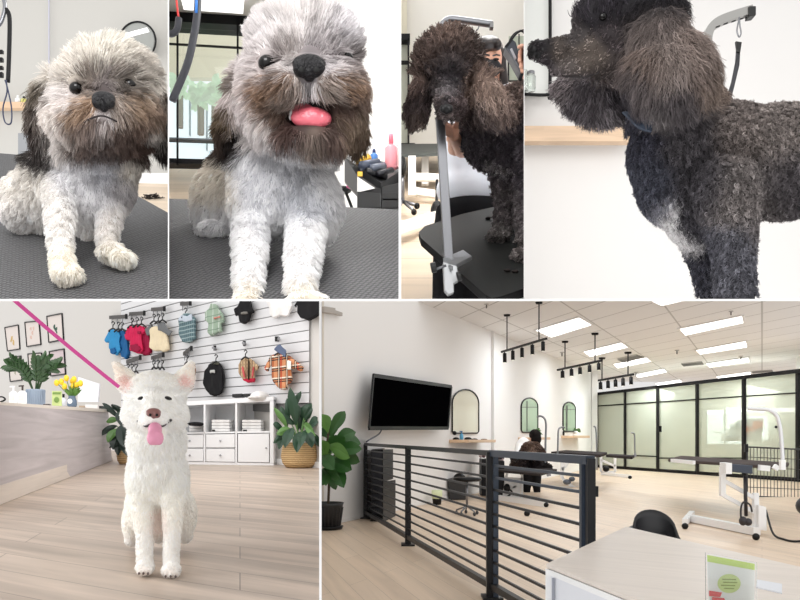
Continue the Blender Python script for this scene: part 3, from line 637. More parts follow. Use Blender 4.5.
# the table the poodle stands on
pts = [TP(419, 232, **TC), TP(425, 226, **TC), TP(462, 214, **TC), TP(560, 192, **TC), TP(560, 276, **TC), TP(500, 296.5, **TC), TP(492, 298, **TC), TP(486, 295, **TC), TP(421, 238, **TC)]
NC = Vector((0, -.5523, 1)).normalized()
t = thing('grooming_table', TP(470, 285, **TC) - Vector((0, 0, .35)), 'black grooming table with rounded corners under the brown-black poodle', 'grooming table')
obj('tabletop', prism([p - NC * .016 for p in pts], NC * .015), mat('table_edge_black', (18, 18, 19), .5, spec=.2), t, bevel=.002)
obj('rubber_mat', prism([p - NC * .001 for p in pts], NC * .001), mat('table_black', (42, 43, 42), .6, spec=.15), t)
obj('leg', bar(TP(510, 255, **TC) - NC * .02, TP(510, 255, **TC) - Vector((0, 0, .3)), .05), WF, t)
for x, y, lb in ((488, 219.5, 'tuft of dark hair behind the poodle\'s front paw'), (507, 272, 'left one of two dark hair tufts near the table\'s front edge'), (515, 273, 'right one of two dark hair tufts near the table\'s front edge')): obj('hair_tuft', ell(TP(x, y, **TC) + NC * .003, (.006, .005, .003)), mat('dark_hair', (40, 32, 30), .8), smooth=True, label=lb, cat='hair', group='hair tufts on the table')
# the grooming arm with its clamp
tabC = t; t = thing('grooming_arm', P(452, 285, 1.3), 'silver grooming arm clamped to the table edge, curving over the poodle\'s head', 'grooming arm')
post = bar(P(448.5, 262, 1.3), P(439.5, 20, 1.62), .0125, .008)
sx = lambda y: 448.5 + (439.5 - 448.5) * (262 - y) / 242
obj('post', bar(P(448.8, 262, 1.3), P(440, 118, 1.3), .0145, .0145), SILVER, t, bevel=.001)
obj('bar', bar(P(441, 118, 1.6), P(439, 34, 1.6), .016), SILVER, t)
obj('bar', tube(bez([P(440, 34, 1.6), P(443, 24, 1.6), P(449, 19.5, 1.6), P(460, 20, 1.6), P(492.5, 24.5, 1.6)]), .0068, 12), SILVER, t, True)
obj('end_cap', prism([P(490, 21.5, 1.585), P(493.5, 22, 1.585), P(493.5, 27.3, 1.585), P(490, 26.8, 1.585)], (0, .014, 0)), mat('steel_dark', (120, 120, 120), .4, 1.), t)
obj('hook', tube(bez([P(479, 26, 1.6), P(478, 29, 1.6), P(475.5, 32, 1.6), P(477, 35, 1.6)]), .0014, 6), SILVER, t, True)
obj('clamp_plate', prism([P(443, 258, 1.28), P(463, 249.5, 1.4), P(472, 256, 1.36), P(451, 267, 1.25)], (0, 0, -.007)), mat('cast_silver', (190, 192, 194), .35, .8), t, bevel=.0012)
obj('clamp', [prism([P(443, 262, 1.26), P(457, 266, 1.26), P(459, 280, 1.26), P(454, 283, 1.26), P(454, 292, 1.26), P(448.5, 294.5, 1.26), P(444.5, 290, 1.26)], (0, .02, 0))], mat('cast_silver', (190, 192, 194), .35, .8), t, bevel=.0012)
obj('screw', tube([P(434, 270, 1.26), P(446, 265.5, 1.26)], .002), SILVER, t, True)
KN = mat('knob_black', (22, 22, 22), .4)
obj('knob', organic([('e', 433, 264, 1.25, 3.2, 3.2, 4), ('e', 432.5, 272, 1.25, 3.2, 3.2, 4), ('e', 432, 268, 1.25, 2.4, 5, 5)], .0012, 3) and tube([P(431, 268, 1.25), P(436, 267, 1.25)], .0085, 10), KN, t, True, bevel=.001)
obj('knob', tube([P(457, 277, 1.24), P(461, 276, 1.24)], .0075, 10), KN, t, True)

adopt(t, tabC)
# the groomer
SH = mat('pale_blue_shirt', (236, 242, 252), .8, spec=.2); SKIN = mat('skin', (216, 166, 142), .5, spec=.35); HAIRB = mat('black_hair', (34, 28, 28), .4, spec=.5)
per = thing('person', P(470, 330, 2.1), 'person in pale blue shirt and black mask behind the poodle, holding its chin and clippers', 'person')
me = organic([('e', 491, 58, 2.05, 12, 19, 14), ('c', 494, 72, 2.08, 8, 497, 92, 2.12, 9), ('e', 490, 105, 2.12, 30, 18, 20), ('e', 478, 150, 2.1, 34, 44, 26), ('e', 476, 190, 2.1, 35, 24, 26), ('e', 475, 215, 2.1, 36, 20, 26),
   ('c', 505, 96, 2.1, 11, 530, 100, 2.02, 10), ('c', 530, 100, 2.02, 9, 526, 70, 1.9, 6), ('c', 465, 100, 2.1, 12, 455, 135, 2.0, 9), ('c', 455, 150, 1.98, 8, 451, 136, 1.86, 6),
   ('c', 452, 225, 2.1, 16, 447, 330, 2.0, 12), ('c', 486, 225, 2.1, 16, 482, 330, 2.0, 12)], .012, 5, name='body')
fin('body', me, SKIN, per, True)
fin('shirt', organic([('e', 490, 106, 2.12, 31, 18, 22), ('e', 478, 150, 2.1, 37, 46, 29), ('e', 476, 190, 2.1, 41, 22, 30), ('c', 505, 97, 2.1, 14, 524, 102, 2.04, 13), ('c', 467, 100, 2.1, 15, 457, 128, 2.02, 11)], .010, 5), SH, per, True)
fin('trousers', organic([('e', 475, 212, 2.1, 41, 17, 30), ('c', 452, 225, 2.1, 19, 447, 330, 2.0, 16), ('c', 486, 225, 2.1, 19, 482, 330, 2.0, 16)], .012, 4), mat('black_cloth', (24, 24, 27), .85, spec=.2), per, True)
fin('hair', organic([('e', 489, 52, 2.09, 15, 15, 18), ('c', 501, 52, 2.06, 5, 504, 84, 2.08, 5), ('e', 484, 45, 2.02, 10, 8, 10, 20), ('c', 480, 52, 2.06, 4, 479, 80, 2.1, 4), ('e', 495, 44, 2.0, 8, 6, 9, -30)], .007, 4), HAIRB, per, True)
fin('face_mask', organic([('e', 492, 68, 2.01, 10, 8, 10)], .006, 3), mat('mask_black', (30, 30, 34), .9), per, True)
for x in (486.5, 496): obj('eye', ell(P(x, 59.3, 1.985), (.008, .004, .003)), mat('dark_eye', (14, 9, 8)), per, True)
for x in (486, 496.5): obj('eyebrow', tube([P(x - 3.5, 55.6, 1.985), P(x, 54.6, 1.975), P(x + 3.2, 55.4, 1.985)], .0022), HAIRB, per, True)
# hand under the chin: palm, four fingers and thumb
def hand(palm, fingers, thumb, name='hand', vox=.0022):
    bl = list(palm)
    for f in fingers + [thumb]:
        for i in range(len(f) - 1):
            a, b = f[i], f[i + 1]; bl.append(('c', a[0], a[1], a[2], a[3], b[0], b[1], b[2], b[3]))
    return fin(name, organic(bl, vox, 2), SKIN, per, True)
hand([('e', 452, 131, 1.5, 7, 8, 5, 20)], [[(449, 126, 1.5, 2.4), (443, 121, 1.44, 2.2), (439, 117, 1.38, 1.9)], [(450, 129, 1.49, 2.5), (445, 126, 1.43, 2.2), (440, 122.5, 1.37, 1.9)], [(451, 132, 1.49, 2.4), (446, 130.5, 1.43, 2.1), (441.5, 128, 1.38, 1.8)], [(452, 135, 1.5, 2.1), (448, 135, 1.45, 1.9), (444.5, 133.5, 1.41, 1.6)]],
     [(456, 127, 1.5, 2.6), (457, 121, 1.45, 2.3), (455, 116, 1.4, 2.0)])
fin('forearm', organic([('c', 454, 136, 1.52, 6, 462, 150, 1.9, 8)], .006, 3), SKIN, per, True)
hand([('e', 526, 58, 1.6, 6, 9, 6)], [[(523, 50, 1.6, 2.6), (520.5, 52, 1.56, 2.3), (519.5, 56, 1.55, 2.)], [(523, 55, 1.6, 2.6), (520, 58, 1.56, 2.3), (519.5, 61, 1.55, 2.)], [(524, 61, 1.6, 2.6), (521, 64, 1.56, 2.3), (521, 67, 1.55, 2.)], [(525, 66, 1.6, 2.4), (522, 69, 1.56, 2.), (522, 72, 1.55, 1.8)]], [(526, 50, 1.6, 2.8), (522, 46, 1.55, 2.4), (519, 47, 1.53, 2.)])
t = thing('clippers', P(516, 60, 1.58), 'black hair clippers held up in the groomer\'s hand', 'clippers')
obj('body', prism([P(505, 47, 1.57), P(512, 38.5, 1.57), P(516, 42, 1.57), P(520, 56, 1.57), P(524, 74, 1.57), P(521, 73, 1.57), P(511, 55, 1.57)], (0, .035, 0)), mat('clipper_body', (44, 50, 60), .35), t, bevel=.0025)
obj('blade', prism([P(504.7, 46, 1.57), P(511.5, 38, 1.57), P(513, 40, 1.57), P(506.5, 48.5, 1.57)], (0, .03, 0)), BLACK, t)
obj('badge', prism([P(510, 49, 1.568), P(512, 48, 1.568), P(516.5, 58, 1.568), P(515, 59.5, 1.568)], (0, .003, 0)), mat('mid_silver', (170, 170, 175), .3, .6), t)
obj('cord', tube(bez([P(512, 39, 1.6), P(517, 33, 1.6), P(522, 31, 1.6), P(527, 36, 1.6)]), .0022, 6), BLK, t, True)
obj('cup', lathe(P(523, 96, 3.6), [(.012, 0), (.016, .04)], 14), BLK, smooth=True, label='small black cup below the mirror beside the poodle\'s back', cat='cup')

# ---- dog C
C_blobs = [('e', 450, 56, 1.38, 31, 25, 32), ('e', 431, 62, 1.38, 17, 20, 24), ('e', 467, 62, 1.38, 15, 21, 24), ('e', 449, 80, 1.33, 18, 22, 20), ('c', 448, 86, 1.32, 15, 446, 106, 1.24, 10), ('e', 446, 112, 1.235, 9, 6, 10), ('e', 452, 106, 1.28, 13, 12, 14),
  ('e', 421, 95, 1.37, 11, 24, 14, -4), ('e', 416, 110, 1.37, 12, 15, 14), ('e', 486, 92, 1.36, 14, 22, 14, 14), ('e', 492, 108, 1.36, 17, 16, 14),
  ('c', 472, 95, 1.5, 18, 490, 130, 1.58, 28), ('e', 492, 135, 1.6, 30, 34, 36), ('e', 530, 130, 1.68, 42, 46, 50), ('e', 505, 150, 1.6, 24, 24, 30),
  ('c', 502, 160, 1.58, 15, 505, 205, 1.565, 9), ('c', 505, 205, 1.565, 9, 503, 228, 1.55, 8.5), ('e', 498, 236, 1.535, 11, 6, 14), ('c', 530, 160, 1.5, 16, 526, 240, 1.46, 9), ('e', 523, 255, 1.42, 10, 6, 14)]
C_col = mixcol([(450, 36, (98, 80, 72), 12), (425, 55, (92, 76, 70), 12), (475, 52, (76, 64, 60), 12), (450, 58, (62, 54, 54), 12), (448, 74, (40, 36, 40), 9), (436, 84, (70, 62, 62), 5), (446, 92, (104, 98, 100), 6), (446, 103, (50, 46, 50), 5), (456, 104, (88, 74, 74), 6), (440, 100, (92, 80, 78), 4),
  (440, 112, (80, 72, 72), 4), (452, 118, (110, 98, 96), 5), (410, 85, (128, 106, 98), 8), (418, 100, (70, 60, 60), 8), (415, 122, (110, 94, 88), 10), (478, 80, (118, 98, 88), 8), (490, 95, (150, 128, 116), 11), (500, 112, (140, 120, 112), 10), (478, 110, (96, 84, 82), 9),
  (515, 95, (96, 80, 74), 10), (495, 145, (84, 78, 84), 20), (520, 170, (80, 74, 80), 16), (503, 200, (104, 97, 98), 14), (498, 236, (112, 106, 104), 8), (522, 256, (116, 108, 106), 8), (486, 163, (220, 212, 212), 2.2), (493, 167, (230, 222, 222), 2.5), (500, 171, (224, 216, 216), 2.5), (508, 173, (200, 192, 192), 2.5)])
def C_flow(X, Y):
    top = Y < 78; fx = np.where(top, (X - 450) / 28., 0); fy = np.where(top, np.where(Y < 60, -1., -.3), 1.)
    er = ((X < 432) & (Y > 75) & (Y < 130)); er2 = (X > 468) & (X < 512) & (Y > 72) & (Y < 128); fx = np.where(er, -.25, fx); fx = np.where(er2, .35, fx)
    return fx, fy, 0 * X
def C_len(X, Y):
    L = np.where(Y < 72, 6.5, 4.); L = np.where((X < 434) & (Y > 72) & (Y < 132), 11, L); L = np.where((X > 468) & (X < 512) & (Y > 72) & (Y < 128), 12, L)
    L = np.where((np.hypot((X - 447), (Y - 94) * .7) < 16), 1.8, L); return L
dogC = thing('dog', TP(510, 240, **TC), 'brown-black curly poodle with fluffy ears standing on the black table, facing the viewer', 'dog')
me = organic(C_blobs, .0045, 6)
nose_obj(446.5, 109, surf_hit(me, 446.5, 109).y + .002, 14, 10, dogC, mat('nose_black', (16, 15, 17), .35, spec=.35))
for q in ((438, 80.5), (456.5, 80)): eye_obj(q[0], q[1], me, 2.6, dogC)
# muzzle zone stays short haired; rest curly
fk = keepout([(446.5, 109, 7), (438, 80.5, 2), (456.5, 80, 2)])
isear = lambda X, Y: (((X < 434) & (Y > 72) & (Y < 132)) | ((X > 466) & (X < 512) & (Y > 72) & (Y < 128)))
fur('fur', dogC, me, 16000, C_len, .5, C_col, C_flow, 5, wn=.45, clumps=420, clumpw=.8, keep=lambda X, Y, R: fk(X, Y, R) & (Y < 76), curl=.9, curlf=1.2, d0=1.38, cj=.3, lift=.65)
fur('ear_fur', dogC, me, 15000, C_len, .5, C_col, C_flow, 6, wn=.22, clumps=300, clumpw=.75, keep=lambda X, Y, R: isear(X, Y) & (R[:, 1] < 1.48), curl=.9, curlf=2, d0=1.38, cj=.28, lift=.62)
fur('body_fur', dogC, me, 26000, C_len, .5, C_col, C_flow, 7, wn=.5, clumps=2200, clumpw=.75, keep=lambda X, Y, R: fk(X, Y, R) & (Y >= 70) & ~(isear(X, Y) & (R[:, 1] < 1.45)), curl=1.3, curlf=1.4, d0=1.45, cj=.35, lift=.65)
body_obj('body', me, C_col, dogC, dark=.7)

area_light('added_station_fill', P(462, -120, 2.3), .9, 22, P(455, 240, 2.6), (1, .98, .95), .9)  # unseen fill added overhead to brighten the dim floor
# ================================================================= compartment D: charcoal poodle in profile
cell('D')
obj('wall_back', prism([P(515, 330, 3.6), P(850, 330, 3.6), P(850, -60, 3.6), P(515, -60, 3.6)], (0, .05, 0)), mat('wall_d', (226, 224, 222), .85, spec=.2, noise=.015, nscale=1.), kind='structure')
obj('shelf', prism([P(515, 130, 3.55), P(628, 130, 3.55), P(628, 145.5, 3.55), P(515, 145.5, 3.55)], (0, -.05, 0)), plank_mat('shelf_oak', (218, 190, 162), (214, 186, 158), 1., 3., 1, .12), label='pale wooden wall shelf behind the charcoal poodle', cat='shelf', uv=lambda v: (v.x * 3, v.z * 3), bevel=.003)
t = thing('mirror', P(535, 93, 3.5), 'wide mirror with black lower frame on the wall above the pale shelf', 'mirror')
obj('glass', pxbox(515, -40, 549, 94, 3.56, .01), mat('mirror_glass_d', (228, 230, 226), .15), t)
obj('frame', tube(bez([P(515, 93.5, 3.53), P(540, 95, 3.53), P(548, 94, 3.53), P(550, 88, 3.53), P(550, -40, 3.53)]), .0075, 8), BLACK, t, True)
t = thing('jar', P(531, 90, 3.4), 'small clear glass jar with a silver lid in front of the mirror', 'jar')
GL = mat('clear_glass', (230, 238, 232), .05, trans=.9, spec=.6)
obj('body', lathe(P(531, 91, 3.4), [(.018, 0), (.02, .01), (.02, .06), (.014, .07)], 18), GL, t, True); obj('lid', lathe(P(531, 91, 3.4) + Vector((0, 0, .07)), [(.016, 0), (.016, .012)], 18), SILVER, t, True)
obj('jar', lathe(P(525, 91, 3.42), [(.014, 0), (.016, .01), (.016, .08), (.01, .09)], 18), GL, smooth=True, label='clear glass jar at the left edge beside the silver-lidded jar', cat='jar')
t = thing('square_grooming_arm', P(704, 60, 1.9), 'square silver grooming arm curving out behind the charcoal poodle\'s neck', 'grooming arm')  # a grooming arm; the table it clamps to is out of view
SQ = mat('brushed_silver', (158, 157, 154), .32, .9)
def sweep(pts, w, h):
    pts = [Vector(p) for p in pts]; V = []; F = []
    for i, p in enumerate(pts):
        tt = (pts[min(i + 1, len(pts) - 1)] - pts[max(i - 1, 0)]).normalized(); u = tt.cross(Vector((0, 1, 0))).normalized() * h / 2; s = Vector((0, 1, 0)) * w / 2
        V += [p - u - s, p + u - s, p + u + s, p - u + s]
    n = len(pts)
    for i in range(n - 1):
        for k in range(4): F.append((4 * i + k, 4 * i + (k + 1) % 4, 4 * i + 4 + (k + 1) % 4, 4 * i + 4 + k))
    F += [(3, 2, 1, 0), (4 * n - 4, 4 * n - 3, 4 * n - 2, 4 * n - 1)]
    return (V, F)
obj('bar', sweep(bez([P(708, 110, 1.9), P(707, 60, 1.9), P(707, 38, 1.9), P(712, 27, 1.9), P(724, 19.5, 1.9), P(752, 10.5, 1.9)]), .02, .019), SQ, t)
obj('end_cap', prism([P(749, 5.8, 1.885), P(756.2, 5.8, 1.885), P(756.2, 15, 1.885), P(749.5, 16.2, 1.885)], (0, .026, 0)), mat('cap_black', (22, 22, 22), .4), t, bevel=.002)
obj('slot', [prism([P(x, y, 1.888), P(x + 4, y - 1.4, 1.888), P(x + 4, y - .4, 1.888), P(x, y + 1, 1.888)], (0, .004, 0)) for x, y in ((716, 26.5), (724, 23.5), (732, 21), (740, 18.5))], BLK, t)
t = thing('noose', P(739, 20, 1.9), 'black strap on a silver hook hanging from the square grooming arm', 'noose')
obj('hook', tube(bez([P(739.5, 17, 1.89), P(738, 24, 1.89), P(737, 31, 1.89), P(739, 37, 1.89), P(741, 33, 1.89), P(740, 26, 1.89), P(739.5, 20, 1.89)]), .0018, 8), SILVER, t, True)
SC = mat('strap_charcoal', (64, 64, 68), .7)
obj('strap', [prism([P(736.5, 47, 1.89), P(740.5, 47, 1.89), P(739.5, 65, 1.89), P(734, 88, 1.9), P(730, 103, 1.9), P(725.5, 101, 1.9), P(731.5, 82, 1.9), P(735.5, 62, 1.89)], (0, .003, 0))], SC, t)
obj('slider', prism([P(736, 41, 1.885), P(742, 42, 1.885), P(740.5, 52, 1.885), P(737.5, 52, 1.885)], (0, .008, 0)), mat('cap_black', (22, 22, 22), .4), t, bevel=.001)

D_blobs = [('e', 622, 18, 1.32, 44, 36, 36), ('e', 650, 20, 1.32, 34, 36, 36), ('c', 606, 46, 1.31, 24, 568, 52, 1.31, 16), ('c', 568, 52, 1.31, 15.5, 546, 52, 1.31, 12), ('e', 536, 50, 1.31, 9, 9, 12), ('c', 600, 62, 1.31, 18, 556, 70, 1.31, 7), ('e', 624, 58, 1.31, 26, 26, 26), ('e', 596, 20, 1.3, 24, 20, 24),
  ('e', 662, 45, 1.2, 30, 36, 20), ('e', 668, 80, 1.17, 42, 36, 22), ('e', 688, 70, 1.18, 28, 40, 20, 15), ('e', 645, 82, 1.19, 24, 32, 18),
  ('e', 590, 102, 1.44, 34, 20, 22, 22 - 50), ('e', 612, 100, 1.42, 22, 24, 20), ('e', 570, 88, 1.44, 18, 12, 18),
  ('c', 655, 60, 1.36, 34, 680, 130, 1.37, 46), ('e', 685, 155, 1.38, 56, 52, 44), ('e', 672, 185, 1.38, 34, 42, 36, 20), ('e', 725, 160, 1.38, 66, 54, 52), ('e', 780, 162, 1.4, 68, 54, 52), ('e', 845, 155, 1.4, 62, 48, 48), ('e', 905, 165, 1.4, 40, 52, 44), ('c', 905, 190, 1.34, 32, 915, 262, 1.34, 16), ('c', 915, 262, 1.34, 15, 905, 340, 1.34, 12), ('c', 895, 190, 1.46, 30, 905, 262, 1.46, 16), ('c', 905, 262, 1.46, 15, 893, 340, 1.46, 12), ('e', 700, 212, 1.38, 34, 34, 34),
  ('c', 726, 190, 1.30, 32, 733, 250, 1.28, 20), ('c', 733, 250, 1.28, 19, 738, 330, 1.28, 17), ('c', 700, 215, 1.44, 28, 706, 262, 1.44, 15), ('c', 706, 262, 1.44, 14, 719, 330, 1.44, 11)]
D_col = mixcol([(600, 8, (44, 40, 46), 14), (640, 5, (36, 33, 38), 16), (575, 35, (76, 70, 70), 8), (560, 50, (98, 88, 82), 8), (590, 55, (118, 106, 98), 11), (570, 66, (126, 116, 112), 7), (545, 62, (84, 78, 82), 6), (610, 35, (66, 58, 60), 10), (600, 74, (90, 80, 76), 7), (618, 70, (84, 74, 72), 8), (548, 46, (50, 46, 50), 5),
  (650, 30, (112, 101, 97), 14), (668, 60, (132, 119, 113), 16), (690, 50, (126, 111, 104), 12), (640, 85, (96, 88, 88), 12), (680, 100, (84, 78, 80), 14), (712, 85, (122, 106, 96), 12), (700, 75, (110, 96, 90), 10), (660, 115, (112, 106, 106), 8), (650, 60, (108, 92, 84), 10),
  (560, 85, (134, 124, 126), 10), (590, 100, (112, 105, 110), 14), (610, 118, (128, 121, 125), 10), (620, 100, (64, 60, 66), 10),
  (640, 140, (64, 64, 76), 16), (650, 180, (74, 76, 88), 16), (690, 140, (88, 84, 88), 20), (700, 180, (78, 75, 80), 20), (740, 130, (118, 108, 104), 20), (780, 130, (118, 109, 105), 22), (745, 190, (116, 109, 107), 22), (790, 180, (90, 85, 88), 22), (770, 230, (110, 104, 104), 16), (735, 260, (92, 92, 100), 20), (700, 260, (68, 68, 78), 16), (665, 210, (120, 120, 130), 9)] +
  [(x, y, (250, 245, 247), 5.2) for x, y in ((673, 210), (669, 216), (667, 222), (671, 229), (677, 235), (684, 240), (691, 245), (698, 248))] + [(x, y, (70, 68, 74), 4.5) for x, y in ((680, 222), (688, 232), (698, 238), (684, 212))])
def D_flow(X, Y):
    ear = D_ear(X, Y); fx = np.where(ear, (X - 664) / 70., -.5); fy = np.where(ear, 1., .8)
    top = (Y < 30) & (X < 660) & ~ear; fx = np.where(top, -.1, fx); fy = np.where(top, -.6, fy)
    body = (Y > 125); fx = np.where(body, .1, fx); fy = np.where(body, .9, fy)
    far = (X < 632) & (Y > 78); fx = np.where(far, (X - 600) / 40., fx); fy = np.where(far, .9, fy); return fx, fy, 0 * X
def D_ear(X, Y): return (X > 622) & (X < 730) & (Y < 124) & (((X - 664) / 54.) ** 2 + ((Y - 64) / 66.) ** 2 < 1.25)
def D_len(X, Y):
    L = np.full(len(X), 6.); L = np.where(D_ear(X, Y), 14., L); L = np.where((X < 628) & (Y > 80), 9., L); L = np.where((X < 622) & (Y < 80), 2.4, L)
    L = np.where((X < 660) & (Y < 18), 9., L); L = np.where(Y > 130, 5.5, L); return L
dogD = thing('dog', P(730, 290, 1.35), 'large charcoal poodle in profile with a big fluffy ear and white chest patch', 'dog')
me = organic(D_blobs, .0048, 7)
nose_obj(538, 50, 1.305, 20, 17, dogD, mat('nose_black', (16, 15, 17), .35, spec=.35), holes=False)
obj('nostril', ell(P(532, 52, 1.294), (.004, .004, .003)), mat('nostril_black', (5, 5, 5), .8), dogD, True)
eye_obj(603, 16, me, 4.2, dogD); 
obj('mouth_line', tube(bez([surf_hit(me, 553, 74), surf_hit(me, 566, 76), surf_hit(me, 585, 76), surf_hit(me, 600, 72)]), .002, 6), MOUTH, dogD, True)
fk = keepout([(536, 50, 13), (603, 16, 3.6)])
neck = lambda R: R[:, 1] < 1.30
fur('ear_fur', dogD, me, 60000, D_len, .36, D_col, D_flow, 9, wn=.24, clumps=1600, clumpw=.4, keep=lambda X, Y, R: D_ear(X, Y) & (R[:, 1] < 1.33), curl=1.0, curlf=1.0, d0=1.2, cj=.22, lift=.6, jit=.16)
fur('face_fur', dogD, me, 34000, D_len, .5, D_col, D_flow, 10, wn=.2, clumps=900, clumpw=.4, keep=lambda X, Y, R: ~(D_ear(X, Y)) & (Y < 128) & (X < 660) & fk(X, Y, R), curl=.5, curlf=1.0, d0=1.3, cj=.35, lift=.6, jit=.25)
fur('body_fur', dogD, me, 95000, D_len, .42, D_col, D_flow, 11, wn=.45, clumps=9000, clumpw=.6, keep=lambda X, Y, R: (~(D_ear(X, Y) & (R[:, 1] < 1.28))) & ((Y > 112) | (X > 690)) & (X > 625), curl=1.1, curlf=1.2, d0=1.38, cj=.30, lift=.55)
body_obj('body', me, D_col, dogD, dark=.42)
obj('collar', [sweep(bez([P(628, 112, 1.24), P(640, 122, 1.19), P(652, 126, 1.19)]), .006, .018)], mat('slate_collar', (54, 64, 80), .8), label='slate blue collar around the charcoal poodle\'s neck', cat='collar')
cell(None)
# ================================================================= compartment E: shop corner with the white dog
cell('E')
def EF(x, y): return P(x, y, 464. / (y - 415))
def ewd(x): return 464. / (49 + .0855 * (x - 273))
def WE(x, y, off=0.): return P(x, y, ewd(x) - off)
def solve2(a, b):
    det = a[0] * b[1] - a[1] * b[0]
    return lambda v: ((v.x * b[1] - v.y * b[0]) / det, (a[0] * v.y - a[1] * v.x) / det)
def unit2(a, b=1.): n = math.hypot(a, b); return (a / n, b / n)
EW = mat('plaster_wall', (214, 211, 207), .85, spec=.2, noise=.015, nscale=.6)
obj('floor', prism([EF(-30, 610), EF(330, 610), EF(340, 455), EF(-30, 438)], (0, 0, -.02)),
    plank_mat('oak_floor', (201, 184, 169), (191, 174, 159), .30, 2.1, .68, .2, .4, (.8, 6)), kind='structure', uv=solve2(unit2(-1.59), unit2(-.2)))
obj('wall_back', prism([WE(-40, 450), WE(330, 480), WE(330, 270), WE(-40, 270)], (0, .1, 0)), EW, kind='structure')
obj('wall_side', prism([WE(311, 474, 1.2), WE(327, 476, 1.2), WE(327, 290, 1.2), WE(311, 290, 0)], (0, .02, 0)), EW, kind='structure') if False else None
obj('baseboard_back', prism([WE(-40, 437.3, .05), WE(325, 468.6, .05), WE(325, 462.5, .05), WE(-40, 434, .05)], (0, .04, 0)), WHITE, kind='structure')
# slatted display panel
g = []
def slat_y(k, x): # k-th groove line
    y308 = 309.5 + 10.4 * k; return y308 + (415 - y308) / (-(x * 0) + 551.) * (308 - x)
for k in range(-9, 9):
    q = [(121, slat_y(k, 121) + .45), (309, slat_y(k, 309) + .45), (309, slat_y(k + 1, 309) - .45), (121, slat_y(k + 1, 121) - .45)]
    g.append(prism([WE(x, y, .07) for x, y in q], (0, .05, 0)))
obj('slatwall_panel', g, mat('white_laminate', (226, 226, 228), .4), label='white slatted display panel on the shop wall behind the dog clothes', cat='wall panel')
obj('panel_backing', prism([WE(121, 402, .021), WE(309, 415, .021), WE(309, 290, .021), WE(121, 302, .021)], (0, .005, 0)), mat('groove_grey', (128, 128, 128), .7), kind='structure')
# framed pictures
PICS = [((5, 327.6), (18.4, 325), (20, 349), (7.6, 351), 'framed sketch of a yellowish figure, leftmost in the upper row', (206, 176, 120)), ((25, 322.4), (39, 321), (41, 344.4), (27, 346.6), 'framed pale pinkish drawing, middle of the upper row', (220, 190, 178)),
  ((47, 316.4), (62, 313.6), (63.6, 339.6), (49, 342.4), 'framed drawing with a dark green figure, rightmost of the upper row', (70, 96, 84)), ((8.4, 358), (21, 356), (22, 380), (10.4, 381.6), 'framed picture half hidden behind the leaves of the potted plant', (170, 170, 150)),
  ((28, 354), (41.6, 353), (43, 378), (30, 380), 'framed picture just behind the plant, middle of the lower row', (180, 172, 166)), ((49.4, 351.6), (64, 349), (65.6, 374), (51, 376), 'framed pink-grey picture with a tiny dark figure, right of the plant', (214, 196, 196))]
for i, (a, b, c, d_, lb, col) in enumerate(PICS):
    q = [a, b, c, d_]; m = ((a[0] + c[0]) / 2, (a[1] + c[1]) / 2); ins = [(x + (m[0] - x) * .1, y + (m[1] - y) * .07) for x, y in q]
    t = thing('picture_frame', WE(m[0], a[1] + 24, .03), lb, 'picture')
    obj('frame', [bar(WE(*q[k], .04), WE(*q[(k + 1) % 4], .04), .019, .03, up=(0, 1, 0)) for k in range(4)], BLACK, t)
    obj('paper', prism([WE(*p, .03) for p in (q[3], q[2], q[1], q[0])], (0, .01, 0)), mat('paper_%d' % i, (224, 214, 208) if i != 5 else (214, 198, 200), .8), t)
    fg = []; r_ = random.Random(i)
    for k in range(5 if i != 5 else 1): fg.append(ell(WE(m[0] + r_.uniform(-2, 2), m[1] + r_.uniform(-5, 5), .035), (.02 + r_.random() * .02, .004, .02 + r_.random() * .03) if i != 5 else (.012, .004, .035)))
    obj('drawing', fg, mat('drawing_%d' % i, col if i != 5 else (50, 50, 60), .8), t, True)

# reception counter: dark gap, laminate front, pale plinth, top
LAM = plank_mat('laminate_front', (197, 190, 192), (193, 186, 188), 5., 9., 1, .13, .5, (.7, 16)); LAM2 = plank_mat('laminate_pale', (222, 212, 202), (218, 208, 198), 5., 9., 1, .10, .5, (.7, 16))
t = thing('reception_counter', EF(60, 485), 'long pale wood-grain reception counter at the left of the white dog', 'counter')
cb = lambda x, y: P(x, y, 464. / ((505 - .392 * x) - 415))
ye = lambda x: 505 - .392 * x; yt = lambda x: 402 + .068 * x
back = Vector((-.7, .55, 0)).normalized() * .55
uvf = lambda v: (v.y, v.z)
obj('front_panel', prism([cb(-20, ye(-20) - 1), cb(112, ye(112) - .5), cb(108.5, yt(108.5) + 3), cb(-20, yt(-20) + 3)], back), LAM, t, uv=uvf)
obj('plinth', prism([P(-20, ye(-20), 464. / 97.84 - .02), cb(114, 460) - Vector((0, .03, 0)), cb(110.5, 451.0) - Vector((0, .03, 0)), P(-20, ye(-20) - 21, 464. / 97.84 - .02)], (-.03, .05, 0)), LAM2, t, uv=uvf)
obj('countertop', prism([cb(-20, yt(-20)) - Vector((.0, .03, 0)), cb(108.5, yt(108.5)) + Vector((.02, -.03, 0)), cb(108.5, yt(108.5) + 3.0) + Vector((.02, -.03, 0)), cb(-20, yt(-20) + 3.4) - Vector((0, .03, 0))], back * 1.06), mat('counter_top', (226, 218, 208), .45), t)
def CT(x, y=None, k=.0):   # a spot on the counter top, k metres back from the edge
    p = cb(x, yt(x)); return p + back.normalized() * k
def ontop(x, k):           # point whose picture x is x, k back
    p = CT(x, k=k)
    for _ in range(6): p = CT(x + (x - px(p)[0]) , k=k) if False else p
    return p
def place(x, k):
    lo, hi = -60., 180.
    for _ in range(30):
        mid = (lo + hi) / 2
        if px(CT(mid, k=k))[0] < x: lo = mid
        else: hi = mid
    return CT(mid, k=k)
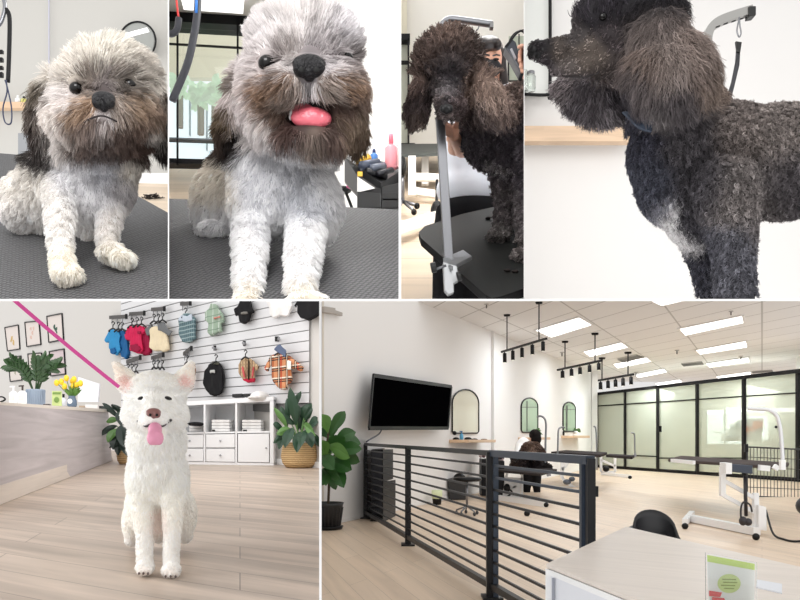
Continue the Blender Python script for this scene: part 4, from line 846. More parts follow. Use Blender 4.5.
# potted plant on the counter
def zz_plant(base, s, name, label, n, potmat, pot_w, pot_h, px_spread, px_h, m, seed):
    t = thing(name, base, label, 'plant'); rr = random.Random(seed)
    obj('pot', lathe(base, [(pot_w * .86, 0), (pot_w * .9, .02), (pot_w, pot_h * .95), (pot_w, pot_h), (pot_w * .9, pot_h), (pot_w * .85, pot_h * .9), (.001, pot_h * .88)], 28), potmat, t, True)
    g = []; st = []
    for k in range(n):
        a = rr.uniform(-1.15, 1.15); L = px_h * rr.uniform(.65, 1.0) * s; tip = base + Vector((math.sin(a) * px_spread * s, rr.uniform(-.25, .12), pot_h + L * math.cos(a * .75)))
        b0 = base + Vector((math.sin(a) * .03, 0, pot_h * .9)); pts = bez([b0, (b0 + tip) / 2 + Vector((-math.sin(a) * .02, 0, .06)), tip], 6); st.append(tube(pts, .005, 5))
        for q in range(3, len(pts)):
            for sd in (-1, 1):
                ax = (pts[q] - pts[q - 1]).normalized(); side = Vector((ax.z, .2 * sd, -ax.x)) * sd
                g.append(leaf(pts[q], pts[q] + (side * .75 + ax * .7).normalized() * .068, .026, (0, 0, .008), n=4))
    obj('stem', st, m, t, True); obj('foliage', g, m, t); return t
ZZ = mat('zz_green', (48, 78, 42), .3, spec=.5, noise=.3, nscale=8)
pb = place(35.5, .3); s_ = pb.y / FPX
zz_plant(pb, s_, 'potted_plant', 'leafy dark green plant in a ribbed blue-grey pot on the counter', 12, mat('pot_bluegrey', (150, 164, 182), .5), 8.5 * s_, 17 * s_, 26, 38, ZZ, 4)
obj('pot_rib', [tube([pb + Vector((8.6 * s_ * math.cos(a), 8.6 * s_ * math.sin(a), .01)), pb + Vector((8.8 * s_ * math.cos(a), 8.8 * s_ * math.sin(a), 16.5 * s_))], .0035, 5) for a in [2 * math.pi * k / 26 for k in range(26)]], mat('pot_bluegrey', (150, 164, 182), .5), parent=[o for o in bpy.data.objects if o.name == 'potted_plant'][0])
def pump(x, k, h, w_, col, capc, label):
    b = place(x, k); s = b.y / FPX; H = h * s; r = w_ / 2 * s; t = thing('pump_bottle', b, label, 'bottle')
    obj('body', lathe(b, [(r * .95, 0), (r, .005), (r, H * .62), (r * .4, H * .72)], 18), mat('pump_%d_%d' % (col[0], capc[0]), col, .3), t, True)
    obj('pump', [tube([b + Vector((0, 0, H * .7)), b + Vector((0, 0, H))], r * .25, 8), bar(b + Vector((-r * .9, 0, H * .95)), b + Vector((r * .3, 0, H * .97)), r * .35)], mat('pc_%d' % capc[0], capc, .35), t)
    obj('label_patch', box(b + Vector((0, -r, H * .35)), (r * 1.1, .004, H * .25)), mat('label_beige', (226, 220, 214), .6), t)
pump(13.5, .25, 19, 8, (234, 236, 240), (225, 225, 228), 'white pump bottle with a white top, leftmost on the counter')
pump(22.5, .22, 20, 8, (244, 246, 248), (60, 50, 48), 'white pump bottle with a dark top beside the blue-grey pot')
b = place(3, .2); obj('cable', tube(bez([b + Vector((-.12, 0, .01)), b + Vector((-.02, 0, .05)), b + Vector((.015, 0, .03)), b + Vector((-.03, -.02, .008)), b + Vector((-.1, -.04, .008))]), .006, 6), BLK, smooth=True, label='black cable curled on the counter at the left edge', cat='cable')
b = place(57, .15); s = b.y / FPX
t = thing('sign_holder', b, 'small yellow-green printed card standing on the counter', 'sign'); obj('card', box(b + Vector((0, 0, 8 * s)), (9.5 * s, .01, 15.5 * s)), mat('card_yellowgreen', (206, 222, 150), .6), t)
obj('print', [ell(b + Vector((0, -.008, 7 * s)), (2.6 * s, .003, 3 * s)), box(b + Vector((0, -.007, 13.5 * s)), (8 * s, .003, 2 * s))], mat('card_green', (128, 160, 84), .6), t)
b = place(63.5, .2); s = b.y / FPX
t = thing('bottle', b, 'small clear bottle with a black cap between the card and the tulips', 'bottle')
obj('body', lathe(b, [(2.6 * s, 0), (2.8 * s, 8 * s), (1 * s, 10 * s)], 14), mat('pale_grey_glass', (206, 208, 216), .2), t, True); obj('cap', lathe(b + Vector((0, 0, 10 * s)), [(1.1 * s, 0), (1.1 * s, 3.5 * s)], 12), BLK, t)
b = place(72, .18); s = b.y / FPX
t = thing('tulip_vase', b, 'vase of yellow tulips on the counter', 'vase'); rr = random.Random(8)
obj('vase', lathe(b, [(3.6 * s, 0), (4.8 * s, 3 * s), (4.6 * s, 7 * s), (3.2 * s, 11 * s), (3.6 * s, 12 * s)], 20), mat('vase_bluegrey', (98, 116, 138), .2, spec=.6), t, True)
obj('label_patch', ell(b + Vector((-.2 * s, -4.7 * s, 6.5 * s)), (2.4 * s, .3 * s, 2.6 * s)), mat('label_white', (240, 240, 240), .6), t, True)
for k in range(9):
    x = -13 + 24 * (k % 5) / 4. + rr.uniform(-1.5, 1.5); z = (23 if k < 5 else 28) + rr.uniform(-2, 2); 
    if k >= 5: x *= .7
    tp = b + Vector((x * s, rr.uniform(-.05, .05), z * s)); fl = thing('tulip', b + Vector((0, 0, 10 * s)), None, None) if False else None
    st = obj('stem', tube(bez([b + Vector((0, 0, 9 * s)), (b + tp) / 2 + Vector((x * .1 * s, 0, 6 * s)), tp]), .004, 5), mat('tulip_green', (96, 136, 60), .5), t, True)
    obj('tulip_head', organic([('e', *px(tp), tp.y, 2.5, 3.3, 2.5), ('e', px(tp)[0] - 1.2, px(tp)[1] - 1.8, tp.y, 1.3, 2, 1.6), ('e', px(tp)[0] + 1.2, px(tp)[1] - 1.8, tp.y, 1.3, 2, 1.6)], .006, 2) and ell(tp, (2.5 * s, 2.4 * s, 3.3 * s)), mat('tulip_yellow', (250, 208, 48), .45), st, True)
obj('foliage', [leaf(b + Vector((0, 0, 10 * s)), b + Vector((rr.uniform(-9, 10) * s, rr.uniform(-.08, .04), rr.uniform(14, 23) * s)), 3 * s, (0, 0, .02)) for k in range(12)], mat('tulip_green', (96, 136, 60), .5), t)
b = place(88, .3); s = b.y / FPX
t = thing('monitor', b, 'white back of a computer monitor on the counter beside the tulips', 'monitor')
obj('screen_back', prism([P(77.5, 402, b.y), P(98, 402, b.y), P(99.5, 384, b.y), P(78, 377, b.y)], (0, .04, 0)), mat('monitor_white', (238, 240, 246), .35), t, bevel=.006)
obj('stand', box(b + Vector((-.01, .06, 2 * s)), (6 * s, .05, 6 * s)), mat('monitor_white', (238, 240, 246), .35), t)
for x, w_, h, c, lb in ((92, 12, 4, (234, 230, 228), 'low white card stand on the counter beside the monitor'), (101.5, 4, 3.5, (44, 44, 46), 'small black item at the far end of the counter'), (47, 6, 2, (60, 50, 50), 'low dark item lying on the counter beside the ribbed pot'), (82, 5, 2.5, (180, 160, 140), 'small brown box on the counter under the monitor')):
    b = place(x, .12); s = b.y / FPX; obj('card_holder' if w_ > 8 else 'small_box', box(b + Vector((0, 0, h / 2 * s)), (w_ * s, .06, h * s), .2), mat('item_%d' % x, c, .5), label=lb, cat='box', bevel=.004)

# leash
obj('leash', sweep([P(14 + (119 - 14) * k / 8, 300 + (387 - 300) * k / 8 + 1.2 * math.sin(k / 8 * math.pi), 2.62 + .15 * (k / 8)) for k in range(-1, 9)], .003, .0125), mat('magenta_leash', (214, 74, 152), .6), label='magenta leash stretched diagonally up from the white dog\'s neck', cat='leash')

# hanging racks and garments
def rack(x0, x1, y, hooks, label, slope=-.06, hang=None):
    d = ewd(x0); n = hooks
    t = thing('hanger_rail', WE((x0 + x1) / 2, y, .1), label, 'rail')
    a = WE(x0, y, .10); b = WE(x1, y + slope * (x1 - x0), .34); s = a.y / FPX
    obj('bar', bar(a, b, .03, 3.4 * s), mat('rail_dark', (62, 58, 56), .5), t); obj('bracket', prism([b - Vector((.012, .01, 2.4 * s)), b + Vector((.022, -.01, -2.4 * s)), b + Vector((.022, -.01, 2.4 * s)), b + Vector((-.012, -.01, 2.4 * s))], (0, .02, 0)), BLACK, t)
    for k in range(n):
        p = a + (b - a) * ((k + .5) / n) - Vector((0, .02, 1.5 * s))
        obj('hook', tube(bez([p, p - Vector((0, .01, 4 * s)), p - Vector((-.5 * s, .02, 6 * s))]), .006, 5), SILVER, t, True)
    return t
rack(110, 126, 317.5, 3, 'dark hanger rail above the blue dog shirts'); rack(130, 144, 314, 3, 'dark hanger rail above the red dog shirts'); rack(152, 164, 309.5, 3, 'dark hanger rail above the cream and grey shirt')
rack(181, 190, 304, 2, 'hanger rail above the striped teal shirt', -.1)
rack(127, 140, 362, 4, 'lower hanger rail under the blue shirts, just above the dog\'s left ear', -.35); rack(152, 163, 358, 4, 'lower hanger rail under the cream shirt, above the dog\'s head', -.3); rack(184, 191, 354, 3, 'lower hanger rail above the brown garment', -.8)
rack(208.5, 217, 348, 1, 'short rail above the black shirt', -.4) if False else None
HB = mat('hanger_black', (18, 18, 19), .35)
def hanger(x, y, w_, off, label, group=None):
    p = WE(x, y, off); s = p.y / FPX
    t = thing('hanger', p, label, 'hanger', group)
    obj('hook', tube(bez([p + Vector((-1.4 * s, 0, 1.5 * s)), p + Vector((0, 0, 3.0 * s)), p + Vector((1.5 * s, 0, 1.2 * s)), p + Vector((0, 0, -1 * s)), p + Vector((0, 0, -4 * s))]), .55 * s, 6), HB, t, True)
    obj('shoulders', tube(bez([p + Vector((-w_ / 2 * s, 0, -7 * s)), p + Vector((0, 0, -4 * s)), p + Vector((w_ / 2 * s, 0, -7 * s))]), .9 * s, 6), HB, t, True)
    return t
def check_mat(name, base, lines, sc_=16., red=None):
    m = bpy.data.materials.new(name); m.use_nodes = True; nt = m.node_tree; b = nt.nodes['Principled BSDF']; L = nt.links.new; b.inputs['Roughness'].default_value = .85
    tc = nt.nodes.new('ShaderNodeTexCoord'); sep = nt.nodes.new('ShaderNodeSeparateXYZ'); L(tc.outputs['Object'], sep.inputs[0])
    prev = None
    def rgb(c): return (*lin(c), 1)
    cur = nt.nodes.new('ShaderNodeRGB'); cur.outputs[0].default_value = rgb(base); out = cur.outputs[0]
    for ax, fr, ph, wd, c in lines:
        mu = nt.nodes.new('ShaderNodeMath'); mu.operation = 'MULTIPLY_ADD'; mu.inputs[1].default_value = fr; mu.inputs[2].default_value = ph; L(sep.outputs[ax], mu.inputs[0])
        f = nt.nodes.new('ShaderNodeMath'); f.operation = 'FRACT'; L(mu.outputs[0], f.inputs[0])
        l = nt.nodes.new('ShaderNodeMath'); l.operation = 'LESS_THAN'; l.inputs[1].default_value = wd; L(f.outputs[0], l.inputs[0])
        mx = nt.nodes.new('ShaderNodeMixRGB'); mx.inputs[2].default_value = rgb(c); L(l.outputs[0], mx.inputs[0]); L(out, mx.inputs[1]); out = mx.outputs[0]
    L(out, b.inputs['Base Color']); return m
cloth = lambda n, c: mat('cloth_' + n, c, .85, spec=.2, noise=.18, nscale=14)
def garment(name, label, blobs, m, parts=(), off=.28, vox=.011, cat='dog shirt', group=None):
    """blobs in pixels: (x, y, rx, ry, rot) flattened solids at the wall"""
    def mk(bl): return [('e', x, y, ewd(x) - off - (q[0] if q else 0), rx, ry, min(rx, ry) * .55 + 1, rot) for x, y, rx, ry, rot, *q in bl]
    c = blobs[0]; t = thing(name, WE(c[0], c[1] + c[3], off), label, cat, group)
    fin('cloth', organic(mk(blobs), vox, 3), m, t, True)
    for nm, bl, pm in parts: fin(nm, organic(mk(bl), vox * .7, 2), pm, t, True)
    return t
def wr(me, seed, amp):
    co = coords(me); n = len(co); nm = np.empty(n * 3); me.vertices.foreach_get('normal', nm); nm = nm.reshape(-1, 3); r_ = np.random.default_rng(seed); w = np.zeros(n)
    for k in range(7): f = r_.normal(0, 1, 3) * np.array([30, 20, 16]); w += np.sin(co @ f + r_.uniform(0, 6.28)) / 3.
    me.vertices.foreach_set('co', (co + nm * (w * amp)[:, None]).ravel()); me.update()
def gshape(o, poly, th=.11, vox=.011, seed=1, off=.28, amp=.010):
    me = organic([prism([P(x, y, ewd(x) - off) for x, y in poly], (0, th, 0))], vox, 4, clip=False); wr(me, seed, amp)
    if CELL[0]: clip_mesh(me)
    return me
def garment2(name, label, poly, m, parts=(), off=.28, cat='dog shirt', seed=1):
    xs = [q[0] for q in poly]; ys = [q[1] for q in poly]; t = thing(name, WE(sum(xs) / len(xs), max(ys), off), label, cat)
    fin('cloth', gshape(None, poly, seed=seed, off=off), m, t, True)
    for nm, pl, pm, do in parts: fin(nm, gshape(None, pl, .05 if do > .02 else .1, .009, seed + 3, off + do, .006), pm, t, True)
    return t
BLU = cloth('blue', (54, 142, 196)); BLU2 = cloth('blue_dark', (34, 96, 150)); RED = cloth('red', (204, 38, 84)); RED2 = cloth('red_dark', (150, 22, 62)); CRM = cloth('cream', (232, 216, 184)); GRY = cloth('grey', (112, 114, 116)); BK = cloth('black', (28, 27, 29))
for x, y, o in ((113, 324.5, .2), (118.5, 325, .24), (122, 325, .3)): hanger(x, y, 9, o, {113: 'black hanger, leftmost of three above the blue shirts', 118.5: 'black hanger, middle of three above the blue shirts', 122: 'black hanger, rightmost of three above the blue shirts'}[x])
garment2('dog_shirt', 'bright blue dog shirt hanging in front of the first rail', [(103.5,340),(108,331),(113,329),(118,331),(120,336),(119,341),(120.5,350),(116,355),(111,354),(108.5,348),(109.5,341),(106,342.5)], BLU, [('trim_hem', [(110,349),(114,347.5),(116,352),(113,354.5),(110.5,353)], BLU2, .05)], seed=1)
garment2('dog_shirt', 'darker blue dog shirt hanging second behind the bright blue one', [(118,330),(124,331),(127,341),(128,354),(125.5,359),(121,357),(119,350),(118,340)], BLU2, off=.2, seed=2)
for x, y, o in ((132, 321, .2), (137, 320.5, .24), (141.5, 320, .3)): hanger(x, y, 9, o, {132: 'black hanger, leftmost of three above the red shirts', 137: 'black hanger, middle of three above the red shirts', 141.5: 'black hanger, rightmost of three above the red shirts'}[x])
garment2('dog_shirt', 'raspberry red dog shirt hanging in front on the second rail', [(123,335),(129,326),(136,325),(143,327),(145,331),(141,335),(143,350),(140,353),(133,352),(129,350),(130,340),(126,339)], RED, [('trim_hem', [(130,345),(136,343.5),(141,349),(138,352),(131,351)], RED2, .05), ('badge', [(136.5,331),(140.5,331),(140.5,334),(137,334)], RED2, .06)], seed=3)
garment2('dog_shirt', 'dark red dog shirt hanging second behind the raspberry red one', [(140,326),(147,328),(149.5,340),(150,352),(146,355),(140,354),(141,340)], RED2, off=.2, seed=4)
for x, y, o in ((154, 317, .2), (158.5, 317, .24), (162.5, 316, .3)): hanger(x, y, 8, o, {154: 'black hanger, leftmost of three above the cream shirt', 158.5: 'black hanger, middle of three above the cream shirt', 162.5: 'black hanger, rightmost of three above the cream shirt'}[x])
garment2('dog_shirt', 'cream dog shirt with grey sleeves hanging on the third rail', [(149,330),(153,326),(160,326),(165,330),(167,338),(168,349),(163,352),(158,350),(153,351),(149.5,347),(150,338)], CRM, [('sleeve', [(144,329),(151,324),(152,333),(147,336)], GRY, -.02), ('sleeve', [(157,322),(164,322),(166,327),(172,331),(169,336),(163,332),(158,330)], GRY, .05)], seed=5)
hanger(185.5, 311, 8, .22, 'black hanger above the striped teal shirt')
STRI = check_mat('teal_stripes', (98, 124, 130), [(0, 26, 0, .3, (62, 84, 92)), (2, 18, .1, .25, (150, 170, 172))])
garment2('dog_shirt', 'striped teal-grey dog shirt with a pale collar', [(178.5,318),(183,313),(190,313),(194,318),(194.5,338),(190,342),(182,341.5),(179,335)], STRI, [('collar', [(178.5,320),(181,314),(186,316),(191,314),(192.5,320),(186,322)], cloth('pale_blue', (196, 206, 218)), .04)], seed=6)
GRN = check_mat('sage_print', (152, 172, 152), [(0, 9, .2, .12, (196, 206, 196)), (2, 11, .3, .12, (120, 142, 124))])
garment2('dog_hoodie', 'sage green printed dog hoodie hanging near the top', [(204.5,313),(208,309),(210,303),(216,303),(219,309),(222.5,316),(223,322),(220,323),(221,331),(210,335),(208,332),(208,322),(204.5,320)], GRN, [('lettering', [(213.5,317),(220,315.5),(220,317.5),(213.5,319)], mat('salmon', (206, 134, 120), .7), .06)], cat='dog hoodie', seed=7)
t = garment2('dog_hoodie', 'black dog hoodie hanging at the top centre of the panel', [(234,309),(239,303),(240.5,298),(249,298),(251,306),(253.5,311),(250,313),(248,320),(245,323),(239,321),(237,313),(235,315)], BK, [('lettering', [(240.5,312),(247.5,311.5),(247.5,313.5),(240.5,314)], mat('greyprint', (120, 116, 110), .7), .06)], cat='dog hoodie', seed=8)
garment2('dog_shirt', 'fluffy white dog garment hanging at the top of the panel', [(266,298),(268.5,314),(273,318),(279,315.5),(288,316),(291.5,306),(290,298)], cloth('white', (244, 242, 238)), seed=9)
garment2('dog_hoodie', 'black dog garment hanging in the top corner right of the white one', [(293.5,307),(297,303),(297,312),(300,317),(309,319.5),(318,314),(322,298),(299,297)], BK, cat='dog hoodie', seed=10)
for x, y, lb in ((215.5, 349, 'silver hook bracket above the plain black shirt'), (245, 344.5, 'silver hook bracket above the tan checked shirt'), (278, 340, 'large silver hook bracket above the orange plaid shirt')):
    p = WE(x, y, .08); s = p.y / FPX; t = thing('wall_hook', p, lb, 'hook'); big = 1.6 if x == 278 else 1.
    obj('plate', box(p + Vector((-.6 * s * big, 0, 1 * s)), (2.6 * s * big, .02, 5 * s)), BLACK, t); obj('arm', bar(p + Vector((0, 0, 0)), p + Vector((2.6 * s * (big * 1.5 - .5), -.3, -1 * s)), 1.8 * s), mat('hook_grey', (132, 132, 136), .4, .6), t)
    hanger(x + (.5 if x != 278 else 2), y + 8.5, 9 if x != 278 else 12, .33, lb.replace('silver hook bracket', 'black hanger').replace('large ', ''))
garment2('dog_shirt', 'plain black dog shirt with a small white badge on a hook', [(205,371),(208,364.5),(213,361.5),(219,363),(222,368),(222,390),(219,395),(210,395.5),(206,390),(204,383)], BK, [('badge', [(209.5,369.8),(214.5,369.8),(214.5,373),(209.5,373)], mat('badge_white', (190, 190, 186), .7), .06), ('collar', [(211,361),(218,361.5),(219,364.5),(212,364)], cloth('olive', (96, 96, 84)), .04)], seed=11)
TANC = check_mat('tan_check', (196, 168, 132), [(0, 22, 0, .4, (160, 130, 100)), (2, 22, 0, .4, (176, 146, 112)), (0, 11, .4, .1, (90, 70, 56))])
garment2('dog_shirt', 'tan checked dog shirt with a red hem hanging on a hook', [(238,364),(242,359),(247,358),(253,360),(258,367),(256,370.5),(254,369),(253.5,380),(243,380),(239,372)], TANC, [('hem', [(242,378.5),(254,377.5),(253.5,381.5),(247.5,382.5),(243,381)], cloth('crimson', (190, 34, 62)), .02), ('trim_line', [(247.2,359),(248.6,359),(248.6,380),(247.2,380)], cloth('darkline', (60, 50, 40)), .06), ('stripe', [(241,366),(243,366),(245.5,378),(243.5,378)], cloth('rose', (206, 96, 96)), .055), ('stripe', [(252.5,366),(254,366),(252.5,378),(250.5,378)], cloth('rose', (206, 96, 96)), .055)], seed=12)
ORG = check_mat('orange_plaid', (206, 142, 100), [(0, 9, .15, .32, (176, 100, 60)), (2, 8, .1, .12, (236, 224, 206)), (2, 8, .22, .1, (32, 26, 30)), (2, 8, .42, .1, (32, 26, 30)), (0, 9, .2, .08, (32, 26, 30)), (0, 9, .38, .08, (32, 26, 30)), (0, 9, .28, .06, (238, 226, 206)), (0, 4.5, .0, .04, (200, 50, 40))])
garment2('dog_shirt', 'orange plaid dog shirt with black and white stripes, spread sleeves', [(263.5,369),(268,359),(275,352.5),(283,352.5),(289,357),(303,366.5),(300.5,369.5),(291.5,367.5),(290.5,380),(285.5,388.5),(278,388.5),(273,382),(272,371),(271,364),(267,371)], ORG, [('swing_tag', [(287,360),(291,360),(291,369.5),(287,369.5)], mat('tag_white', (246, 240, 232), .6), .07), ('collar', [(274,349),(280,343.5),(286,350),(285,357.5),(281,355)], cloth('denim', (96, 108, 134)), .05)], off=.34, seed=13)
garment('dog_shirt', 'brown fluffy garment hanging just behind the white dog\'s right ear', [(190.5, 378, 4.5, 14, 0), (193, 370, 3, 8, 0)], cloth('brownfur', (146, 104, 72)))
for x0, lb in ((128, 'cluster hanger, first under the lower left rail'), (132, 'cluster hanger, second under the lower left rail'), (136, 'cluster hanger, third under the lower left rail'), (154, 'cluster hanger, first under the lower middle rail'), (158, 'cluster hanger, second under the lower middle rail'), (162, 'cluster hanger, third under the lower middle rail'), (187, 'black hanger above the brown fluffy garment')):
    hanger(x0, 367 if x0 < 150 else 363 if x0 < 170 else 358, 5, .25, 'black ' + lb if 'black' not in lb else lb)

# cube shelving unit
KW = mat('shelf_white', (243, 244, 246), .35); KI = KW
t = thing('shelf_unit', EF(205, 465.5), 'white cube shelving unit with drawers and a door against the wall', 'shelf unit')
def K(x, y, off=0.): return P(x, y, 464. / (50. + .012 * (x - 236)) - off)   # front face line
def kbox(x0, y0, x1, y1, dep, off=0.): 
    ys = lambda x, y: y + (x - 236) * (-.075 * (465 - y) / 66. + .02)
    return prism([K(x0, ys(x0, y1), off), K(x1, ys(x1, y1), off), K(x1, ys(x1, y0), off), K(x0, ys(x0, y0), off)], (0, dep, 0))
DK = .55
obj('top_panel', kbox(140, 398.7, 273.5, 403, DK), KW, t); obj('bottom_panel', kbox(140, 462.5, 273.5, 466, DK), KW, t)
for a, b in ((140, 143), (171.5, 173.2), (203.6, 205.4), (235.2, 237)): obj('divider', kbox(a, 402, b, 463, DK), KW, t)
obj('side_panel', kbox(269.8, 402, 273.5, 463, DK), KW, t); obj('middle_shelf', kbox(143, 431.5, 270, 433.2, DK), KW, t)
obj('back_panel', kbox(141, 400, 273, 465, .01, -DK), KW, t)
for c0, c1 in ((173.2, 203.6), (205.4, 235.2)):
    for y0, y1 in ((434, 447.6), (448.6, 462)):
        d_ = obj('drawer', kbox(c0 + .6, y0, c1 - .6, y1, .3, .01), KW, t, bevel=.004)
        obj('knob', ell(K((c0 + c1) / 2 + (1.2 if c0 < 190 else 0), (y0 + y1) / 2, .03), (.012, .015, .012)), mat('knob_grey', (170, 172, 176), .3, .5), d_, True)
d_ = obj('door', kbox(237.8, 434, 269, 462, .02, .01), KW, t, bevel=.004); obj('knob', ell(K(266, 448, .03), (.01, .015, .01)), mat('knob_grey', (170, 172, 176), .3, .5), d_, True)
CW = cloth('folded_white', (236, 234, 232))
def stack(x0, x1, n, ybase, top, nm, labels):
    for k in range(n):
        y1 = ybase - k * 3.0; d = K(x0, y1, -.1).y
        obj('folded_towel', prism([P(x0, y1, d), P(x1, y1, d), P(x1, y1 - 2.8, d), P(x0, y1 - 2.8, d)], (0, .25, 0)), top if (k == n - 1 and top) else CW, label=labels[k], cat='towel', bevel=.009)
stack(211.5, 229.5, 4, 431.5, None, '', ['folded white towel, lowest in the middle open cube', 'folded white towel, second from the bottom in the middle open cube', 'folded white towel, third from the bottom in the middle open cube', 'folded white towel, topmost in the middle open cube'])
stack(242, 261, 4, 431.5, None, '', ['folded white towel, lowest in the cube above the door', 'folded white towel, second from the bottom in the cube above the door', 'folded white towel, third from the bottom in the cube above the door', 'folded white towel, topmost in the cube above the door'])
stack(189, 203, 2, 431.5, None, '', ['folded white towel, lowest in the cube beside the dog', 'folded white towel, upper one in the cube beside the dog'])
fin('folded_cloth', organic([('e', 196, 424, 9.35, 7, 2.2, 20)], .01, 2), BK, smooth=True, label='black cloth on top of the white towels beside the dog', cat='cloth')
for x, w_, lb in ((213.5, 3, 'small black label under the towels in the middle cube'), (245, 4, 'small black label under the towels above the door')):
    obj('tag', prism([K(x - w_ / 2, 431.4, .0), K(x + w_ / 2, 431.4, .0), K(x + w_ / 2, 429.6, .0), K(x - w_ / 2, 429.6, .0)], (0, .004, 0)), BLK, label=lb, cat='tag')
obj('wallet', kbox(232, 393.8, 242, 397.2, .2, -.05), mat('case_black', (24, 24, 26), .4), label='flat black case lying on top of the shelving unit', cat='case', bevel=.008)
obj('wallet', kbox(243, 394.2, 251, 397.2, .2, -.05), mat('case_black', (24, 24, 26), .4), label='smaller black case between the flat case and the white cap', cat='case', bevel=.008)
fin('cap', organic([('e', 260, 396.5, 9.3, 9.5, 5.5, 16), ('e', 255, 398, 9.2, 7, 2, 18)], .01, 3), cloth('white', (244, 242, 238)), smooth=True, label='white cap lying on top of the shelving unit', cat='cap')

# peace lily in a woven basket, and its twin behind the counter's end
def weave_mat():
    m = bpy.data.materials.new('woven_straw'); m.use_nodes = True; nt = m.node_tree; b = nt.nodes['Principled BSDF']; L = nt.links.new; b.inputs['Roughness'].default_value = .8
    tc = nt.nodes.new('ShaderNodeTexCoord'); w1 = nt.nodes.new('ShaderNodeTexWave'); w1.bands_direction = 'Z'; w1.inputs['Scale'].default_value = 14; w1.inputs['Distortion'].default_value = 1.5
    L(tc.outputs['Object'], w1.inputs['Vector']); mx = nt.nodes.new('ShaderNodeMixRGB'); mx.inputs[1].default_value = (*lin((182, 146, 98)), 1); mx.inputs[2].default_value = (*lin((224, 194, 146)), 1); L(w1.outputs['Fac'], mx.inputs[0]); L(mx.outputs[0], b.inputs['Base Color'])
    bp = nt.nodes.new('ShaderNodeBump'); bp.inputs['Strength'].default_value = .6; bp.inputs['Distance'].default_value = .01; L(w1.outputs['Fac'], bp.inputs['Height']); L(bp.outputs[0], b.inputs['Normal']); return m
STRAW = weave_mat(); LILY = mat('lily_green', (36, 66, 46), .35, spec=.5, noise=.35, nscale=5); LILY2 = mat('lily_light', (92, 132, 70), .35)
def lily(x, yb, hw, h, leaves, label, m=LILY):
    b = EF(x, yb); s = b.y / FPX; t = thing('basket_plant', b, label, 'plant')
    obj('basket', lathe(b, [(hw * .7 * s, 0), (hw * .92 * s, h * .18 * s), (hw * s, h * .45 * s), (hw * .94 * s, h * .8 * s), (hw * .84 * s, h * s), (hw * .78 * s, h * s), (hw * .8 * s, h * .8 * s), (.001, h * .75 * s)], 30), STRAW, t, True)
    g = []; st = []; g2 = []
    for i, (bx, by, tx, ty, w_, dz) in enumerate(leaves):
        a = P(bx, by, b.y + dz); c = P(tx, ty, b.y + dz * 1.6 - .05); root = b + Vector((.02 * math.sin(i), 0, h * .8 * s))
        st.append(tube(bez([root, (root + a) / 2 + Vector((0, 0, .03)), a]), .006, 5)); (g2 if i % 7 == 2 else g).append(leaf(a, c, w_ * s, (0, -.05, .03), side=(P(1, 0, 1) - P(0, 0, 1)) if abs(tx - bx) < abs(ty - by) else (0, .3, 1), fold=.3))
    obj('stem', st, LILY2, t, True); obj('foliage', g, m, t)
    if g2: obj('pale_leaves', g2, LILY2, t)
    return t
lily(299.5, 467.5, 18.5, 25, [(296, 425, 290, 387, 10, .0), (293, 410, 301, 391, 7, .05), (287, 428, 274, 407, 7, .0), (284, 430, 273, 424, 8, -.05), (288, 433, 273, 443, 10, -.1), (287, 428, 281, 406, 8, .1), (292, 428, 285, 448, 11, -.15), (300, 432, 297, 453, 11, -.2), (306, 430, 312, 448, 12, -.15), (304, 425, 316, 436, 11, -.1), (304, 418, 311, 403, 15, .05), (305, 420, 322, 402, 16, .05), (298, 430, 300, 410, 9, .1), (301, 430, 307, 408, 10, .1), (295, 424, 278, 416, 9, .05), (308, 428, 320, 420, 12, 0), (292, 430, 276, 434, 9, -.1), (303, 432, 301, 447, 9, -.25), (297, 420, 297, 404, 9, .05), (310, 432, 319, 447, 10, -.05), (289, 420, 287, 398, 6, .1), (285, 436, 279, 450, 8, -.1)], 'large dark green leafy plant in a woven basket beside the shelving unit')
lily(127, 464, 10, 20, [(120, 418, 102, 403, 7, 0), (117, 426, 98, 436, 8, -.1), (118, 420, 106, 422, 7, 0), (118, 412, 125, 430, 9, -.1), (121, 432, 113, 450, 12, -.1), (122, 425, 124, 448, 12, -.2), (121, 435, 118, 456, 10, -.1), (115, 412, 101, 408, 6, .1), (124, 440, 128, 457, 11, -.2), (119, 428, 108, 443, 10, -.1), (122, 415, 112, 404, 9, 0), (121, 436, 109, 448, 9, 0)], 'dark leafy plant in a woven basket between the counter and the white dog', mat('lily_dark', (24, 42, 34), .4))

